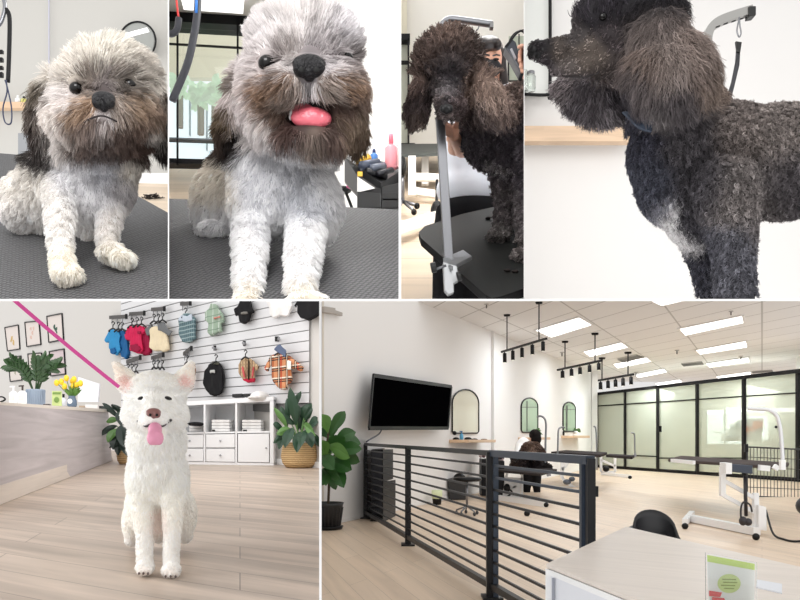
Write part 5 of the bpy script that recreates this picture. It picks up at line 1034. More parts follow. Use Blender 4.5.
# ---- the white dog
E_blobs = [('e', 155, 396, 2.86, 29, 25, 30), ('e', 155, 412, 2.84, 31, 22, 28), ('e', 137, 414, 2.84, 14, 15, 20), ('e', 173, 414, 2.84, 14, 15, 20), ('e', 154, 419, 2.74, 13, 12, 22), ('e', 154, 400, 2.77, 10, 12, 14),
  ('e', 127, 382, 2.87, 11, 15, 6, 22), ('c', 124, 376, 2.87, 8, 116, 364, 2.87, 3.4), ('e', 183, 382, 2.87, 11, 15, 6, -22), ('c', 186, 375, 2.87, 8, 191, 363.5, 2.87, 3.4),
  ('e', 157, 442, 2.93, 28, 30, 30), ('e', 157, 468, 2.95, 27, 38, 30), ('e', 144, 486, 2.94, 14, 28, 20), ('e', 172, 486, 2.94, 14, 28, 20),
  ('c', 142, 492, 2.93, 12, 144, 530, 2.92, 8.5), ('c', 144, 530, 2.92, 8, 145, 563, 2.91, 7.5), ('e', 145, 567, 2.89, 8.5, 7, 13), ('c', 173, 492, 2.93, 12, 172, 530, 2.92, 8.5), ('c', 172, 530, 2.92, 8, 171, 565, 2.91, 7.5), ('e', 171, 570, 2.88, 9, 7.5, 13),
  ('e', 158, 480, 3.15, 29, 44, 38), ('e', 158, 505, 3.3, 31, 34, 36), ('e', 137, 520, 3.38, 12, 24, 26), ('e', 182, 515, 3.38, 13, 26, 26), ('e', 134, 539, 3.42, 8, 6, 14), ('e', 184, 536, 3.42, 8, 6, 14), ('c', 158, 500, 3.3, 22, 158, 530, 3.35, 12)]
for f, q in ((145, 574), (171, 577)):
    for k in (-1, 0, 1): E_blobs.append(('e', f + k * 4.6, q - 3.0 + abs(k) * -.6, 2.84 + .01 * abs(k), 2.7, 3.2, 5))
E_col = mixcol([(155, 385, (251, 249, 243), 18), (140, 400, (251, 249, 244), 12), (172, 400, (251, 249, 244), 12), (155, 420, (250, 248, 244), 10), (157, 460, (251, 249, 243), 22), (155, 500, (248, 246, 238), 20), (145, 550, (250, 247, 242), 16), (171, 550, (250, 247, 242), 16), (145, 573, (244, 234, 226), 6), (171, 576, (244, 234, 226), 6),
  (126, 381, (226, 186, 176), 4), (128, 387, (222, 180, 170), 3), (184, 381, (228, 184, 176), 4.5), (119, 372, (244, 232, 218), 4), (191, 373, (246, 234, 222), 4), (135, 372, (248, 244, 232), 6), (174, 372, (248, 244, 232), 6), (158, 516, (238, 210, 202), 6), (158, 530, (240, 220, 212), 6), (135, 520, (248, 243, 234), 10), (184, 516, (248, 243, 234), 10)])
def E_flow(X, Y):
    head = Y < 430; fx = np.where(head, (X - 155) / 26., (X - 157) / 80.); fy = np.where(head & (Y < 395), -.5, np.where(head, .5, 1.)); return fx, fy, np.where(head, .2, 0)
def E_len(X, Y):
    L = np.where(Y < 425, 3.2, 4.5); L = np.where(Y > 490, 2.4, L); L = np.where(np.hypot(X - 154, Y - 415) < 14, 1.5, L); L = np.where(Y < 388, 1.9, L); L = np.where(np.minimum(np.hypot(X - 126, Y - 379), np.hypot(X - 184, Y - 380)) < 8, 1.1, L); return L
dogE = thing('dog', EF(157, 572), 'white upright-eared dog sitting on the wood floor with its tongue out', 'dog')
me = organic(E_blobs, .0065, 4)
PNOSE = mat('nose_pinkbrown', (128, 84, 80), .4, spec=.5)
nz = nose_obj(153.5, 413.5, surf_hit(me, 153.5, 413.5).y + .004, 15, 12, dogE, PNOSE)
for x, q in ((141.5, 1), (167, -1)):
    h = surf_hit(me, x, 398); s = h.y / FPX
    obj('eye', ell(h + Vector((0, .006, 0)), (4.6 * s, 4 * s, 2.0 * s), Matrix.Rotation(q * -.25, 3, 'Y')), mat('dark_eye', (14, 9, 8)), dogE, True)
h = surf_hit(me, 155, 428)
mo = obj('mouth', tube(bez([surf_hit(me, 138, 421), surf_hit(me, 146, 426), surf_hit(me, 154, 424), surf_hit(me, 162, 426), surf_hit(me, 171, 420)]), .0052, 6), MOUTH, dogE, True)
dt = h.y - .035
fin('tongue', organic([('c', 155, 429, dt + .01, 7, 155, 439, dt - .006, 6.5), ('e', 151.8, 438, dt - .014, 5.2, 7.5, 3), ('e', 158.6, 438, dt - .014, 5.2, 7.5, 3)], .0032, 4), TONGUE_E, mo, True)
for x in (139, 143.5, 148, 165.5, 170.5, 175.5): obj('claw', ell(P(x, 573.5 if x < 155 else 576.5, 2.815), (.004, .006, .005)), mat('claw_dark', (90, 76, 72), .4), dogE, True)
fk = keepout([(153.5, 413.5, 6)]); fk2 = lambda X, Y, R: ~((np.hypot(X - 153.5, Y - 413.5) < 7) | (np.hypot((X - 141.5) / 5.4, (Y - 398) / 3.4) < 1) | (np.hypot((X - 167) / 5.4, (Y - 398) / 3.4) < 1) | (np.hypot((X - 155) / 10, (Y - 432) / 9) < 1))
fur('fur', dogE, me, 60000, E_len, .42, E_col, E_flow, 21, wn=.3, clumps=5000, clumpw=.35, keep=fk2, d0=2.9, cj=.05, lift=.6, transl=.3)
body_obj('body', me, E_col, dogE)
cell(None)
# ================================================================= compartment F: grooming salon
cell('F')
HF = 1.3
def FF(x, y): return P(x, y, 800 * HF / (y - 435.))
def FZ(x, y, z=0.): # point above the floor spot (x, y) by z metres
    return FF(x, y) + Vector((0, 0, z))
lw = lambda x: 503 - .218 * (x - 432)
def WL(x, y, off=0.): return P(x, y, 800 * HF / (lw(x) - 435) - off)
gw = lambda x: 467.5 + .0715 * (x - 598)
def GW(x, y, off=0.): return P(x, y, 800 * HF / (gw(x) - 435) - off)
e1 = unit2((762 - 400) / 800.); e2 = unit2((198 - 400) / 800.)
FW = mat('salon_white', (236, 234, 232), .8, spec=.2)
obj('floor', prism([P(300, 435 + 800 * HF / 5.2, 5.2), P(830, 435 + 800 * HF / 5.2, 5.2), P(830, 464, 800 * HF / 29.), P(300, 464, 800 * HF / 29.)], (0, 0, -.03)),
    plank_mat('salon_oak', (226, 204, 180), (219, 196, 172), .34, 3.2, .86, .09, .4, (.5, 5)), kind='structure', uv=solve2(e2, e1))
obj('wall_left', prism([WL(300, lw(300)), WL(598, lw(598)), WL(598, 378), WL(560, 340), WL(300, 250)], (-.1, 0, 0)), FW, kind='structure')
obj('trim_7', prism([WL(491.2, lw(491), .0), WL(494, lw(494), .25), WL(494, 330, .25), WL(491.2, 330, .0)], (-.02, .1, 0)), FW, kind='structure')
obj('column', prism([WL(592, lw(592), .2), WL(597.5, lw(597.5), 1.0), WL(597.5, 370, 1.0), WL(592, 365, .2)], (-.02, .2, 0)), FW, kind='structure')
bpy.data.objects[-1] if False else None
obj('wall_right', prism([P(815, 500, 20), P(796, 500, 26), P(796, 336, 26), P(815, 336, 20)], (.1, 0, 0)), FW, kind='structure')
obj('baseboard_left', prism([WL(300, lw(300), .03), WL(598, lw(598), .03), WL(598, lw(598) - 1.6, .03), WL(300, lw(300) - 4, .03)], (-.02, 0, 0)), FW, kind='structure')
ZC = 2.45
def CL(x, y, dz=0.): return P(x, y, 800 * ZC / (435. - y)) - Vector((0, 0, dz))
def tile_ceiling():
    m = bpy.data.materials.new('ceiling_tiles'); m.use_nodes = True; nt = m.node_tree; b = nt.nodes['Principled BSDF']; L = nt.links.new; b.inputs['Roughness'].default_value = .9
    tc = nt.nodes.new('ShaderNodeTexCoord'); br = nt.nodes.new('ShaderNodeTexBrick'); br.offset = 0
    br.inputs['Scale'].default_value = 1; br.inputs['Brick Width'].default_value = 2.70; br.inputs['Row Height'].default_value = 1.52
    br.inputs['Mortar Size'].default_value = .03; br.inputs['Mortar Smooth'].default_value = .1
    for n_, c in (('Color1', (240, 239, 239)), ('Color2', (237, 236, 236)), ('Mortar', (196, 194, 193))): br.inputs[n_].default_value = (*lin(c), 1)
    L(tc.outputs['UV'], br.inputs['Vector']); L(br.outputs['Color'], b.inputs['Base Color']); return m
cuv = solve2(e2, e1)
obj('ceiling', prism([P(300, 435 - 800 * ZC / 13.8, 13.8), P(900, 435 - 800 * ZC / 13.8, 13.8), P(900, 435 - 800 * ZC / 37, 37), P(570, 435 - 800 * ZC / 37, 37), P(470, 435 - 800 * ZC / 20, 20), P(372, 435 - 800 * ZC / 13.8, 13.8)], (0, 0, .03)), tile_ceiling(), kind='structure', uv=lambda v: (cuv(v)[0] + .0, cuv(v)[1] + .55))
# recessed light panels
LITE = mat('light_panel', (255, 255, 255), .4, emit=2.2)
LP = [((534.5, 329.5), (579.5, 316), (593, 324), (551, 337), 'front'), ((582.5, 351), (621.5, 341.5), (629, 346.5), (590, 356.5), 'second'), ((612.5, 363.5), (647, 356.5), (651.5, 361), (617, 368), 'third'), ((633.5, 374.5), (663.5, 368), (668, 371.5), (638.5, 377.5), 'fourth'), ((654.5, 383), (680, 379), (683, 381.5), (657.5, 385.5), 'last'),
  ((650, 300), (700, 287), (712, 294), (661, 305), 'front'), ((678.5, 328), (743, 314.5), (744.7, 322), (684.5, 335), 'second'), ((695, 349.5), (746.5, 340), (748, 346.5), (699.5, 354), 'third'), ((705.5, 363), (749, 356.5), (750, 361.5), (709, 367), 'fourth'), ((715.5, 376), (751, 371), (751.5, 374), (718, 378.5), 'last')]
for i, (a, b, c, d_, w_) in enumerate(LP):
    row = 'left' if i < 5 else 'right'
    q = [CL(*v, .012) for v in (a, b, c, d_)]; mid = sum(q, Vector()) / 4
    t = thing('ceiling_light', mid, 'rectangular ceiling light panel, %s from the viewer in the %s row' % (w_, row) if w_ != 'front' else 'rectangular ceiling light panel nearest the viewer in the %s row' % row, 'ceiling light', 'salon ceiling lights')
    obj('diffuser', prism(q, (0, 0, .01)), LITE, t)
    if max(v[1] for v in (a, b, c, d_)) > 306:
        ll = area_light('panel_lamp', mid - Vector((0, 0, .03)), (q[1] - q[0]).length * .95, 58, mid - Vector((0, 0, 3)), (.88, .95, 1), abs((q[3] - q[0]).length) * .8)
        ll.rotation_euler = (0, 0, math.atan2((q[1] - q[0]).y, (q[1] - q[0]).x))
    obj('frame', [bar(q[k], q[(k + 1) % 4], .05, .03) for k in range(4)], FW, t)
for i, q in enumerate([((617, 358.5), (636, 354), (645, 357), (624, 362)), ((681, 363), (702, 361), (704, 364), (684, 366)), ((752, 371), (772, 369.5), (773, 371.2), (753, 372.6))]):
    v = [CL(*p, .02) for p in q]; t = thing('ceiling_vent', sum(v, Vector()) / 4, ['square ceiling vent between the two rows of light panels, nearest', 'grey ceiling vent beside the right row of light panels', 'far ceiling vent above the black beam'][i], 'vent')
    obj('plate', prism(v, (0, 0, .015)), mat('vent_grey', (176, 174, 172), .6), t); obj('slat', [bar(v[0] + (v[3] - v[0]) * k / 5 - Vector((0, 0, .01)), v[1] + (v[2] - v[1]) * k / 5 - Vector((0, 0, .01)), .04, .02) for k in range(1, 5)], mat('vent_dark', (140, 138, 136), .6), t)
for x, y, lb in ((731, 311, 'above the second light panel of the right row'), (677, 350, 'between the two rows of light panels'), (741, 356, 'over the far panels of the right row'), (486.5, 304, 'left of the first spotlight bar'), (562, 352, 'between the first two spotlight bars'), (636, 372, 'above the farthest spotlight bar')):
    p = CL(x, y); s = p.y / FPX; t = thing('sprinkler', p, 'small ceiling sprinkler ' + lb, 'sprinkler')
    obj('plate', lathe(p - Vector((0, 0, 1.0 * s)), [(2.3 * s, 1 * s), (2.3 * s, .4 * s), (1 * s, 0)], 14), mat('vent_grey', (176, 174, 172), .6), t, True); obj('head', tube([p - Vector((0, 0, .8 * s)), p - Vector((0, 0, 4.2 * s))], .7 * s, 8), mat('head_grey', (120, 118, 116), .4, .5), t, True)
# spotlight bars
def spots(r0, r1, b0, b1, heads, label):
    ra = CL(*r0); rb = CL(*r1); t = thing('track_light', (ra + rb) / 2, label, 'spotlight bar', 'black spotlight bars')
    tt = lambda x: ra.y + (rb.y - ra.y) * (x - r0[0]) / (r1[0] - r0[0])
    A = P(*b0, tt(b0[0])); B = P(*b1, tt(b1[0])); s = ra.y / FPX; obj('rail', bar(A, B, 1.7 * s, 1.9 * s), BLACK, t)
    for p in (ra, rb):
        x = px(p)[0]; yb = b0[1] + (b1[1] - b0[1]) * (x - b0[0]) / (b1[0] - b0[0]); e = P(x, yb, p.y)
        obj('rod', tube([p, e], .62 * s, 6), BLACK, t); obj('canopy', lathe(p - Vector((0, 0, 1.8 * s)), [(3.0 * s, 0), (3.4 * s, 1.8 * s)], 16), BLACK, t, True)
    for hx, hy in heads:
        d = tt(hx); yb = b0[1] + (b1[1] - b0[1]) * (hx - b0[0]) / (b1[0] - b0[0]); q = P(hx, yb, d); s2 = d / FPX; L_ = (hy - yb) * s2 + 3.6 * s2
        h = obj('spotlight', tube([q - Vector((0, 0, 2.2 * s2)), q - Vector((-.0 * s2, .4 * s2, L_ + 3 * s2))], 1.9 * s2, 10), BLACK, t, True)
        obj('stem', tube([q, q - Vector((0, 0, 2.4 * s2))], .6 * s2, 6), BLACK, h)
        obj('lamp_face', lathe(q - Vector((-.0 * s2, .4 * s2, L_ + 3.25 * s2)), [(1.5 * s2, 0), (1.5 * s2, .3 * s2)], 10), mat('lamp_face', (250, 246, 236), .4, emit=.6), h)
spots((507, 314.5), (539, 302), (501.5, 352), (546.5, 338.5), [(504.7, 356), (512.8, 353.5), (522, 351), (532.3, 348), (543, 344.5)], 'black spotlight bar nearest the viewer, left of the first light panel')
spots((565, 341), (595, 333), (557.5, 370), (602, 360.5), [(562.5, 371.5), (571.5, 369.5), (580, 367.8), (589.5, 365.8), (598.7, 363.5)], 'black spotlight bar, middle one of the three')
spots((602, 357.5), (628, 352), (598.5, 380.5), (633.5, 374.3), [(600.5, 383), (608, 381.8), (615.5, 380.5), (623, 379.3), (631, 378)], 'black spotlight bar farthest back, just above the black beam')
# glass partition
t = thing('glass_wall', GW(700, 475), None, None); t['kind'] = 'structure'; t.name = 'wall_glass'
GY0 = lambda x: 392.5 - .1176 * (x - 597); GY1 = lambda x: gw(x)
def gq(x0, x1, f0, f1, off, th): # fractions of the height, 0 = top
    yy = lambda x, f: GY0(x) + (GY1(x) - GY0(x)) * f
    return prism([GW(x0, yy(x0, f1), off), GW(x1, yy(x1, f1), off), GW(x1, yy(x1, f0), off), GW(x0, yy(x0, f0), off)], (0, th, 0))
FB = mat('frame_black', (15, 14, 15), .5, spec=.15)
obj('head_beam', gq(596, 830, 0, .036, .25, .3), FB, t); obj('sill', gq(596, 830, .965, 1.0, .1, .2), FB, t)
# top and foot rails, uprights
MX = [597.5, 625.5, 658.3, 698, 745, 799.5]
for x in MX: obj('mullion', gq(x - .75 - (x - 597) * .004, x + .75 + (x - 597) * .004, 0, 1, .12, .15), FB, t)
tf = lambda x: .165 + (x - 598) / 202. * .04
for a, b in zip(MX[:-1], MX[1:]):
    yy = lambda x: 406 + (x - 598) * -.066
    obj('transom', prism([GW(a, yy(a) + .6, .1), GW(b, yy(b) + .7, .1), GW(b, yy(b) - .7, .1), GW(a, yy(a) - .6, .1)], (0, .08, 0)), FB, t)
def glass_pane():
    m = bpy.data.materials.new('sage_glass'); m.use_nodes = True; nt = m.node_tree; L = nt.links.new; b = nt.nodes['Principled BSDF']
    b.inputs['Base Color'].default_value = (*lin((208, 213, 200)), 1); b.inputs['Roughness'].default_value = .12; b.inputs['Specular IOR Level'].default_value = .35
    tr = nt.nodes.new('ShaderNodeBsdfTransparent'); tr.inputs[0].default_value = (*lin((236, 238, 232)), 1)
    mx = nt.nodes.new('ShaderNodeMixShader'); mx.inputs[0].default_value = .38; L(tr.outputs[0], mx.inputs[1]); L(b.outputs[0], mx.inputs[2]); L(mx.outputs[0], nt.nodes['Material Output'].inputs[0]); return m
SG = glass_pane()
for a, b in zip(MX[:-1], MX[1:]):
    obj('pane', gq(a, b, 0.02, .98, .04, .02), SG, t)
for a, b, y0, y1 in ((658.3, 745, 457.5, 457.5), (634, 658.3, 455, 456)): obj('rail', prism([GW(a, y0, .1), GW(b, y1, .1), GW(b, y1 + 1.2, .1), GW(a, y0 + 1.2, .1)], (0, .05, 0)), FB, t)
obj('door_handle', bar(GW(659.8, 426, .35), GW(659.8, 432, .35), .1), FB, t)
# room behind the glass; the window and vehicle in it model reflections in the glass
GX = lambda x, y, k: P(x, y, GW(x, 470).y + k)
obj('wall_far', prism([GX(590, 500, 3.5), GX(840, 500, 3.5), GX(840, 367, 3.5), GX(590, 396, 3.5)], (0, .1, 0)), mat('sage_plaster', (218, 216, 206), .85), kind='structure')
t = thing('window_reflected', GX(725, 450, 3.2), None, None); t['kind'] = 'structure'
BR = mat('reflected_daylight', (236, 244, 246), .5, emit=1.1)  # emission stands in for daylight reflected in the glass
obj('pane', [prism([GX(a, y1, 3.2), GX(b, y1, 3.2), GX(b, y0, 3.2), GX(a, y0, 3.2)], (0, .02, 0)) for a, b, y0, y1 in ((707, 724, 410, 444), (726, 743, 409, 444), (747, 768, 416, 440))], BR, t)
obj('pane', [prism([GX(a, y1, 3.1), GX(b, y1, 3.1), GX(b, y0, 3.1), GX(a, y0, 3.1)], (0, .02, 0)) for a, b, y0, y1 in ((707, 724, 410, 414), (726, 800, 408, 412))], mat('glare', (255, 255, 255), .5, emit=1.6), t)  # glowing strips paint in the brightest parts of the reflection
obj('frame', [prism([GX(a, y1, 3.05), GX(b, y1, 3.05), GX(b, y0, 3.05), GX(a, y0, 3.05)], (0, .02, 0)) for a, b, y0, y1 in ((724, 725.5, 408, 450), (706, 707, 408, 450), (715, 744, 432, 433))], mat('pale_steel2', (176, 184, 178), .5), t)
t = thing('reflected_van', GX(737, 444, 2.6), 'pale vehicle with an orange panel, a reflection in the glass wall built behind it', 'reflected vehicle')
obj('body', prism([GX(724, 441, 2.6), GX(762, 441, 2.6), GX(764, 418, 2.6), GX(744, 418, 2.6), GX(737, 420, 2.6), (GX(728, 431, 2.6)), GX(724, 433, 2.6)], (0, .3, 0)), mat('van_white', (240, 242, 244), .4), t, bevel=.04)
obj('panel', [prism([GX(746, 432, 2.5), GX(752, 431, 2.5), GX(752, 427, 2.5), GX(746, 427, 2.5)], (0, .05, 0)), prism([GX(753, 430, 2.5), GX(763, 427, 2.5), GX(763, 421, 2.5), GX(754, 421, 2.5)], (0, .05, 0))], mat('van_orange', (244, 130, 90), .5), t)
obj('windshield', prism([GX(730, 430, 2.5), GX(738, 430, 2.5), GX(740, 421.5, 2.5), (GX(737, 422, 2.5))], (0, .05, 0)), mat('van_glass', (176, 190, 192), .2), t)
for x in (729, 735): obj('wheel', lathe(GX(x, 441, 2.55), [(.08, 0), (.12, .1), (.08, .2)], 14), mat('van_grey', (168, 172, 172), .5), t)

# wall things on the left wall
t = thing('television', WL(410, 402, .15), 'large black wall-mounted television on the left wall', 'television')
def TVp(x, y, off): return P(x, y, (12.55 + (x - 371) / 80. * 3.4) - off)
obj('screen', prism([TVp(369, 428.2, .5), TVp(447.8, 428.2, .5), TVp(451.2, 386.6, .25), TVp(373.4, 375.4, .25)], (.03, .09, 0)), mat('screen_black', (4, 4, 5), .9, spec=.0), t)
obj('bezel', [bar(TVp(*a, .5 if a[1] > 410 else .25), TVp(*b, .5 if b[1] > 410 else .25), .03, .06) for a, b in (((369, 428.2), (447.8, 428.2)), ((447.8, 428.2), (451.2, 386.6)), ((451.2, 386.6), (373.4, 375.4)), ((373.4, 375.4), (369, 428.2)))], BLK, t)
obj('bracket', bar(TVp(410, 402, .2), WL(412, 402, -.02), .12), BLK, t)
obj('cable', tube(bez([TVp(382, 428, .1), TVp(379, 434, .1), TVp(369, 440, .3), FF(366, 515) + Vector((0, 0, 1.18))]), .012, 6), mat('cable_grey', (96, 100, 112), .5), smooth=True, label='thin grey cable hanging from the television to the railing', cat='cable')
def arch(x0, x1, y0, y1, label, glass, bars=False, xoff=.06):
    t = thing('mirror', WL((x0 + x1) / 2, y1, xoff), label, 'mirror'); r = (x1 - x0) / 2; xc = (x0 + x1) / 2
    pts = [(x0, y1 - 2), (x0, y0 + r * 1.05)] + [(xc - r * math.cos(a), y0 + r * 1.05 - r * 1.05 * math.sin(a)) for a in [math.pi * k / 12 for k in range(1, 12)]] + [(x1, y0 + r * 1.05), (x1, y1 - 2), (x1 - 1.5, y1), (x0 + 1.5, y1)]
    s = WL(xc, y1).y / FPX
    obj('glass', prism([WL(*p, xoff) for p in pts], (0, .03, 0)), glass, t); obj('frame', tube([WL(*p, xoff + .03) for p in pts + pts[:2]], .75 * s, 6), BLACK, t, True)
    if bars:
        obj('reflected_frame', [prism([WL(a, y1 - 1, xoff + .012), WL(b, y1 - 1, xoff + .012), WL(b, y0 + 3, xoff + .012), WL(a, y0 + 3, xoff + .012)], (0, .008, 0)) for a, b in bars] + [prism([WL(x0, y0 + r + 1.3, xoff + .012), WL(x1, y0 + r + 1.3, xoff + .012), WL(x1, y0 + r + .6, xoff + .012), WL(x0, y0 + r + .6, xoff + .012)], (0, .008, 0))], mat('frame_soft', (60, 66, 62), .5), t)  # thin dark bars stand in for the reflected glass-wall frame
MG1 = mat('mirror_beige_reflection', (216, 210, 194), .1, spec=.5); MG2 = mat('mirror_green_reflection', (172, 196, 172), .1, spec=.4)  # beige and green put the reflected room into the mirror colours
arch(452.3, 478.8, 389.5, 433.2, 'arched black-framed mirror beside the television', MG1)
arch(521.3, 537.8, 398, 432.3, 'arched mirror with a painted green glass reflection, above the person', MG2, [(526.5, 527.6)])
arch(563, 575.4, 402.3, 431.5, 'small arched mirror farthest along the wall', MG2, [(566, 567.6)])
def wshelf(x0, x1, y, h, out, label):
    a, b = WL(x0, y), WL(x1, y); s = a.y / FPX; n = Vector((.911, -.412, 0)) * out * .6
    obj('shelf', prism([a, b, b + n, a + n], (0, 0, -h * s)), PINEW, label=label, cat='shelf', uv=lambda v: (v.x, v.z), bevel=.01); return n
SN = wshelf(449, 478, 439.6, 3, .7, 'pale wooden wall shelf with tools under the first arched mirror')
wshelf(518, 536, 437.3, 2.5, .7, 'pale wooden wall shelf behind the person\'s head'); wshelf(561, 578, 435.6, 2.5, .7, 'pale wooden wall shelf under the farthest arched mirror')
def SP(x, y, k=.35): return P(x, y, WL(x, y).y - k)
p = SP(461.5, 440.5); s = p.y / FPX
t = thing('spray_bottle', p, 'blue spray bottle on the shelf under the first mirror', 'bottle')
obj('body', lathe(p, [(1.9 * s, 0), (2.0 * s, 5 * s), (.9 * s, 7 * s)], 14), mat('sky_blue', (96, 176, 220), .3), t, True); obj('nozzle', [tube([p + Vector((0, 0, 6.8 * s)), p + Vector((0, 0, 9 * s))], .7 * s, 8), bar(p + Vector((-2 * s, 0, 9 * s)), p + Vector((1 * s, 0, 9 * s)), 1 * s)], mat('sky_dark', (60, 110, 160), .35), t)
for i, (x, y, rx, ry, lb) in enumerate([(456, 439, 3.5, 1.8, 'black brush at the left end of the tool shelf'), (454.5, 433, 2.2, 2.2, 'small dark ball resting in the corner of the first mirror'), (468, 439, 4, 2.0, 'black clippers lying right of the blue spray bottle'), (474.5, 439.6, 3.5, 1.3, 'black tool at the middle of the tool shelf'), (484, 439.5, 3.5, .8, 'flat brown comb at the right end of the tool shelf')]):
    fin('grooming_tool', organic([('e', x, y, SP(x, y).y, rx, ry, 2.5), ('e', x + rx * .5, y + .4, SP(x, y).y, rx * .6, ry * .6, 2)], .012, 2), mat('tool_brown', (120, 90, 76), .5) if i == 4 else BLK, smooth=True, label=lb, cat='tool')
def tuft(x, y, hw, hh, label, n=26, seed=1, m=None):
    p = SP(x, y); s = p.y / FPX; t = thing('potted_plant', p, label, 'plant'); rr = random.Random(seed)
    obj('pot', lathe(p, [(1.8 * s, 0), (2.4 * s, 3 * s)], 12), WPL, t, True)
    obj('foliage', [leaf(p + Vector((0, 0, 2.5 * s)), p + Vector((rr.uniform(-hw, hw) * s, rr.uniform(-3, 3) * s, rr.uniform(1, hh) * s)), 2.2 * s, (0, 0, 2.5 * s), n=4) for k in range(n)], m or mat('fern_green', (88, 128, 70), .5), t)
tuft(536, 436, 8, 8.5, 'green leafy plant on the shelf behind the person\'s head'); tuft(575.5, 434, 6, 5.5, 'small green plant on the farthest shelf', 20, 2)
p = SP(563.5, 435.5); s = p.y / FPX; obj('bottle', lathe(p, [(1 * s, 0), (1.1 * s, 3 * s), (.5 * s, 5 * s)], 10), BLK, smooth=True, label='tiny dark bottle on the farthest shelf', cat='bottle')
obj('door_closer', [bar(WL(322, 309.5, .1), WL(333, 311, .1), .08), bar(WL(331, 311, .1), WL(341, 314.5, .1), .05)], mat('bronze_grey', (176, 168, 160), .4, .5), label='small grey bracket high on the left wall', cat='bracket')
obj('trim_8', prism([WL(322, lw(322) - 2, .02), WL(324, lw(324) - 2, .02), WL(324, 300, .02), WL(322, 300, .02)], (0, .01, 0)), mat('beige_trim', (216, 208, 196), .6), kind='structure')

# railing ------------------------------------------------------------------------------
RB = mat('rail_black', (24, 24, 27), .4, spec=.3); RS = mat('rail_black_sheen', (50, 60, 74), .4, spec=.4)  # the slate tone paints a blue-grey sheen onto black metal
RH = 1.155
def RF(x): return FF(x, 518 + .632 * (x - 365))
R0, R1, R2, R3, R4 = RF(365.5), RF(408), RF(492), RF(584.2), RF(590.5)
Z = lambda z: Vector((0, 0, z))
t = thing('railing', (R0 + R2) / 2, 'long black metal railing section running from the plant to the middle post', 'railing')
obj('handrail', bar(R0 + Z(RH), R2 + Z(RH), .045, .042), RB, t); obj('bottom_rail', bar(R0 + Z(.1), R2 + Z(.1), .05, .05), RB, t)
for k in range(1, 11): obj('crossbar', bar(R0 + Z(.1 + (RH - .1) * k / 11.), R2 + Z(.1 + (RH - .1) * k / 11.), .018, .018), RB, t)
for p, w_ in ((R0, .06), (R1, .07)): obj('post', bar(p, p + Z(RH), w_, .07, up=(0, 1, 0)), RB, t); 
for p in (R0, R1, R2): obj('foot_plate', box(p + Z(.01), (.16, .2, .02)), RB, t)
obj('post', bar(R2 + Vector((-.022, 0, 0)), R2 + Z(RH + .01) + Vector((-.022, 0, 0)), .045, .07, up=(0, 1, 0)), RB, t)
t = thing('railing', (R2 + R3) / 2, 'black metal railing section with a painted blue-grey sheen between the middle post and the pale desk', 'railing')
obj('handrail', bar(R2 + Z(RH), R4 + Z(RH), .055, .05), RS, t); obj('bottom_rail', bar(R2 + Z(.1), R3 + Z(.1), .05, .05), RB, t)
for k in range(1, 11): obj('crossbar', bar(R2 + Z(.1 + (RH - .1) * k / 11.), R3 + Z(.1 + (RH - .1) * k / 11.), .018, .018), RB if k < 9 else RS, t)
obj('post', bar(R2 + Vector((.025, -.02, 0)), R2 + Z(RH + .01) + Vector((.025, -.02, 0)), .04, .07, up=(0, 1, 0)), RS, t)
obj('post', bar(R3, R3 + Z(RH + .01), .046, .06, up=(0, 1, 0)), RS, t); obj('post', bar(R4, R4 + Z(RH + .01), .046, .06, up=(0, 1, 0)), RB, t)
obj('latch', box(R4 + Vector((.032, 0, RH - .18)), (.02, .03, .06)), BLK, t)

# fiddle leaf fig
FIG = mat('fig_green', (52, 94, 44), .3, spec=.5, noise=.3, nscale=3); FIG2 = mat('fig_light', (98, 142, 68), .35, noise=.2, nscale=3)
b = FF(328, 529); s = b.y / FPX; t = thing('fiddle_leaf_fig', b, 'fiddle leaf fig tree with big green leaves in a black pot', 'plant')
obj('saucer', lathe(b, [(14 * s, 0), (15.5 * s, 3.2 * s), (14 * s, 3.5 * s)], 24), BLK, t, True)
obj('pot', lathe(b + Z(2 * s), [(12 * s, 0), (15 * s, 22 * s), (16 * s, 24.5 * s), (14.5 * s, 24.5 * s), (13 * s, 20 * s), (.01, 20 * s)], 28), mat('pot_black', (32, 32, 34), .45), t, True)
obj('pot_rib', [tube([b + Vector((12.2 * s * math.cos(a), 12.2 * s * math.sin(a), 3 * s)), b + Vector((14.9 * s * math.cos(a), 14.9 * s * math.sin(a), 22 * s))], .6 * s, 5) for a in [2 * math.pi * k / 22 for k in range(22)]], mat('pot_black', (32, 32, 34), .45), t)
obj('trunk', tube(bez([b + Z(20 * s), b + Vector((1 * s, 0, 50 * s)), b + Vector((-1 * s, 0, 75 * s)), b + Vector((1 * s, 0, 105 * s))]), 1.3 * s, 8), mat('bark', (74, 60, 48), .8), t, True)
LF = [(330, 436, 345, 411, 12, 0, 0), (328, 432, 322, 414, 14, -.1, 1), (334, 442, 356, 432, 13, 0, 0), (338, 440, 361, 444, 12, .1, 0), (336, 452, 362, 449, 14, -.1, 0), (330, 440, 334, 420, 13, .1, 0), (326, 452, 345, 437, 16, -.2, 0), (338, 456, 360, 462, 14, 0, 0), (330, 462, 352, 470, 17, -.2, 0), (326, 458, 320, 440, 14, -.2, 1), (334, 468, 344, 488, 14, -.2, 0), (324, 468, 326, 486, 13, -.25, 0), (328, 446, 350, 458, 15, -.3, 1), (324, 470, 340, 478, 15, -.3, 0), (322, 456, 334, 470, 14, -.35, 0), (332, 450, 320, 462, 13, .1, 0), (330, 478, 336, 490, 9, 0, 0), (326, 476, 318, 486, 12, -.1, 0), (334, 446, 352, 440, 12, .2, 1), (330, 460, 345, 455, 13, .2, 0), (328, 438, 318, 428, 12, .2, 0)]
g1 = []; g2 = []; st = []
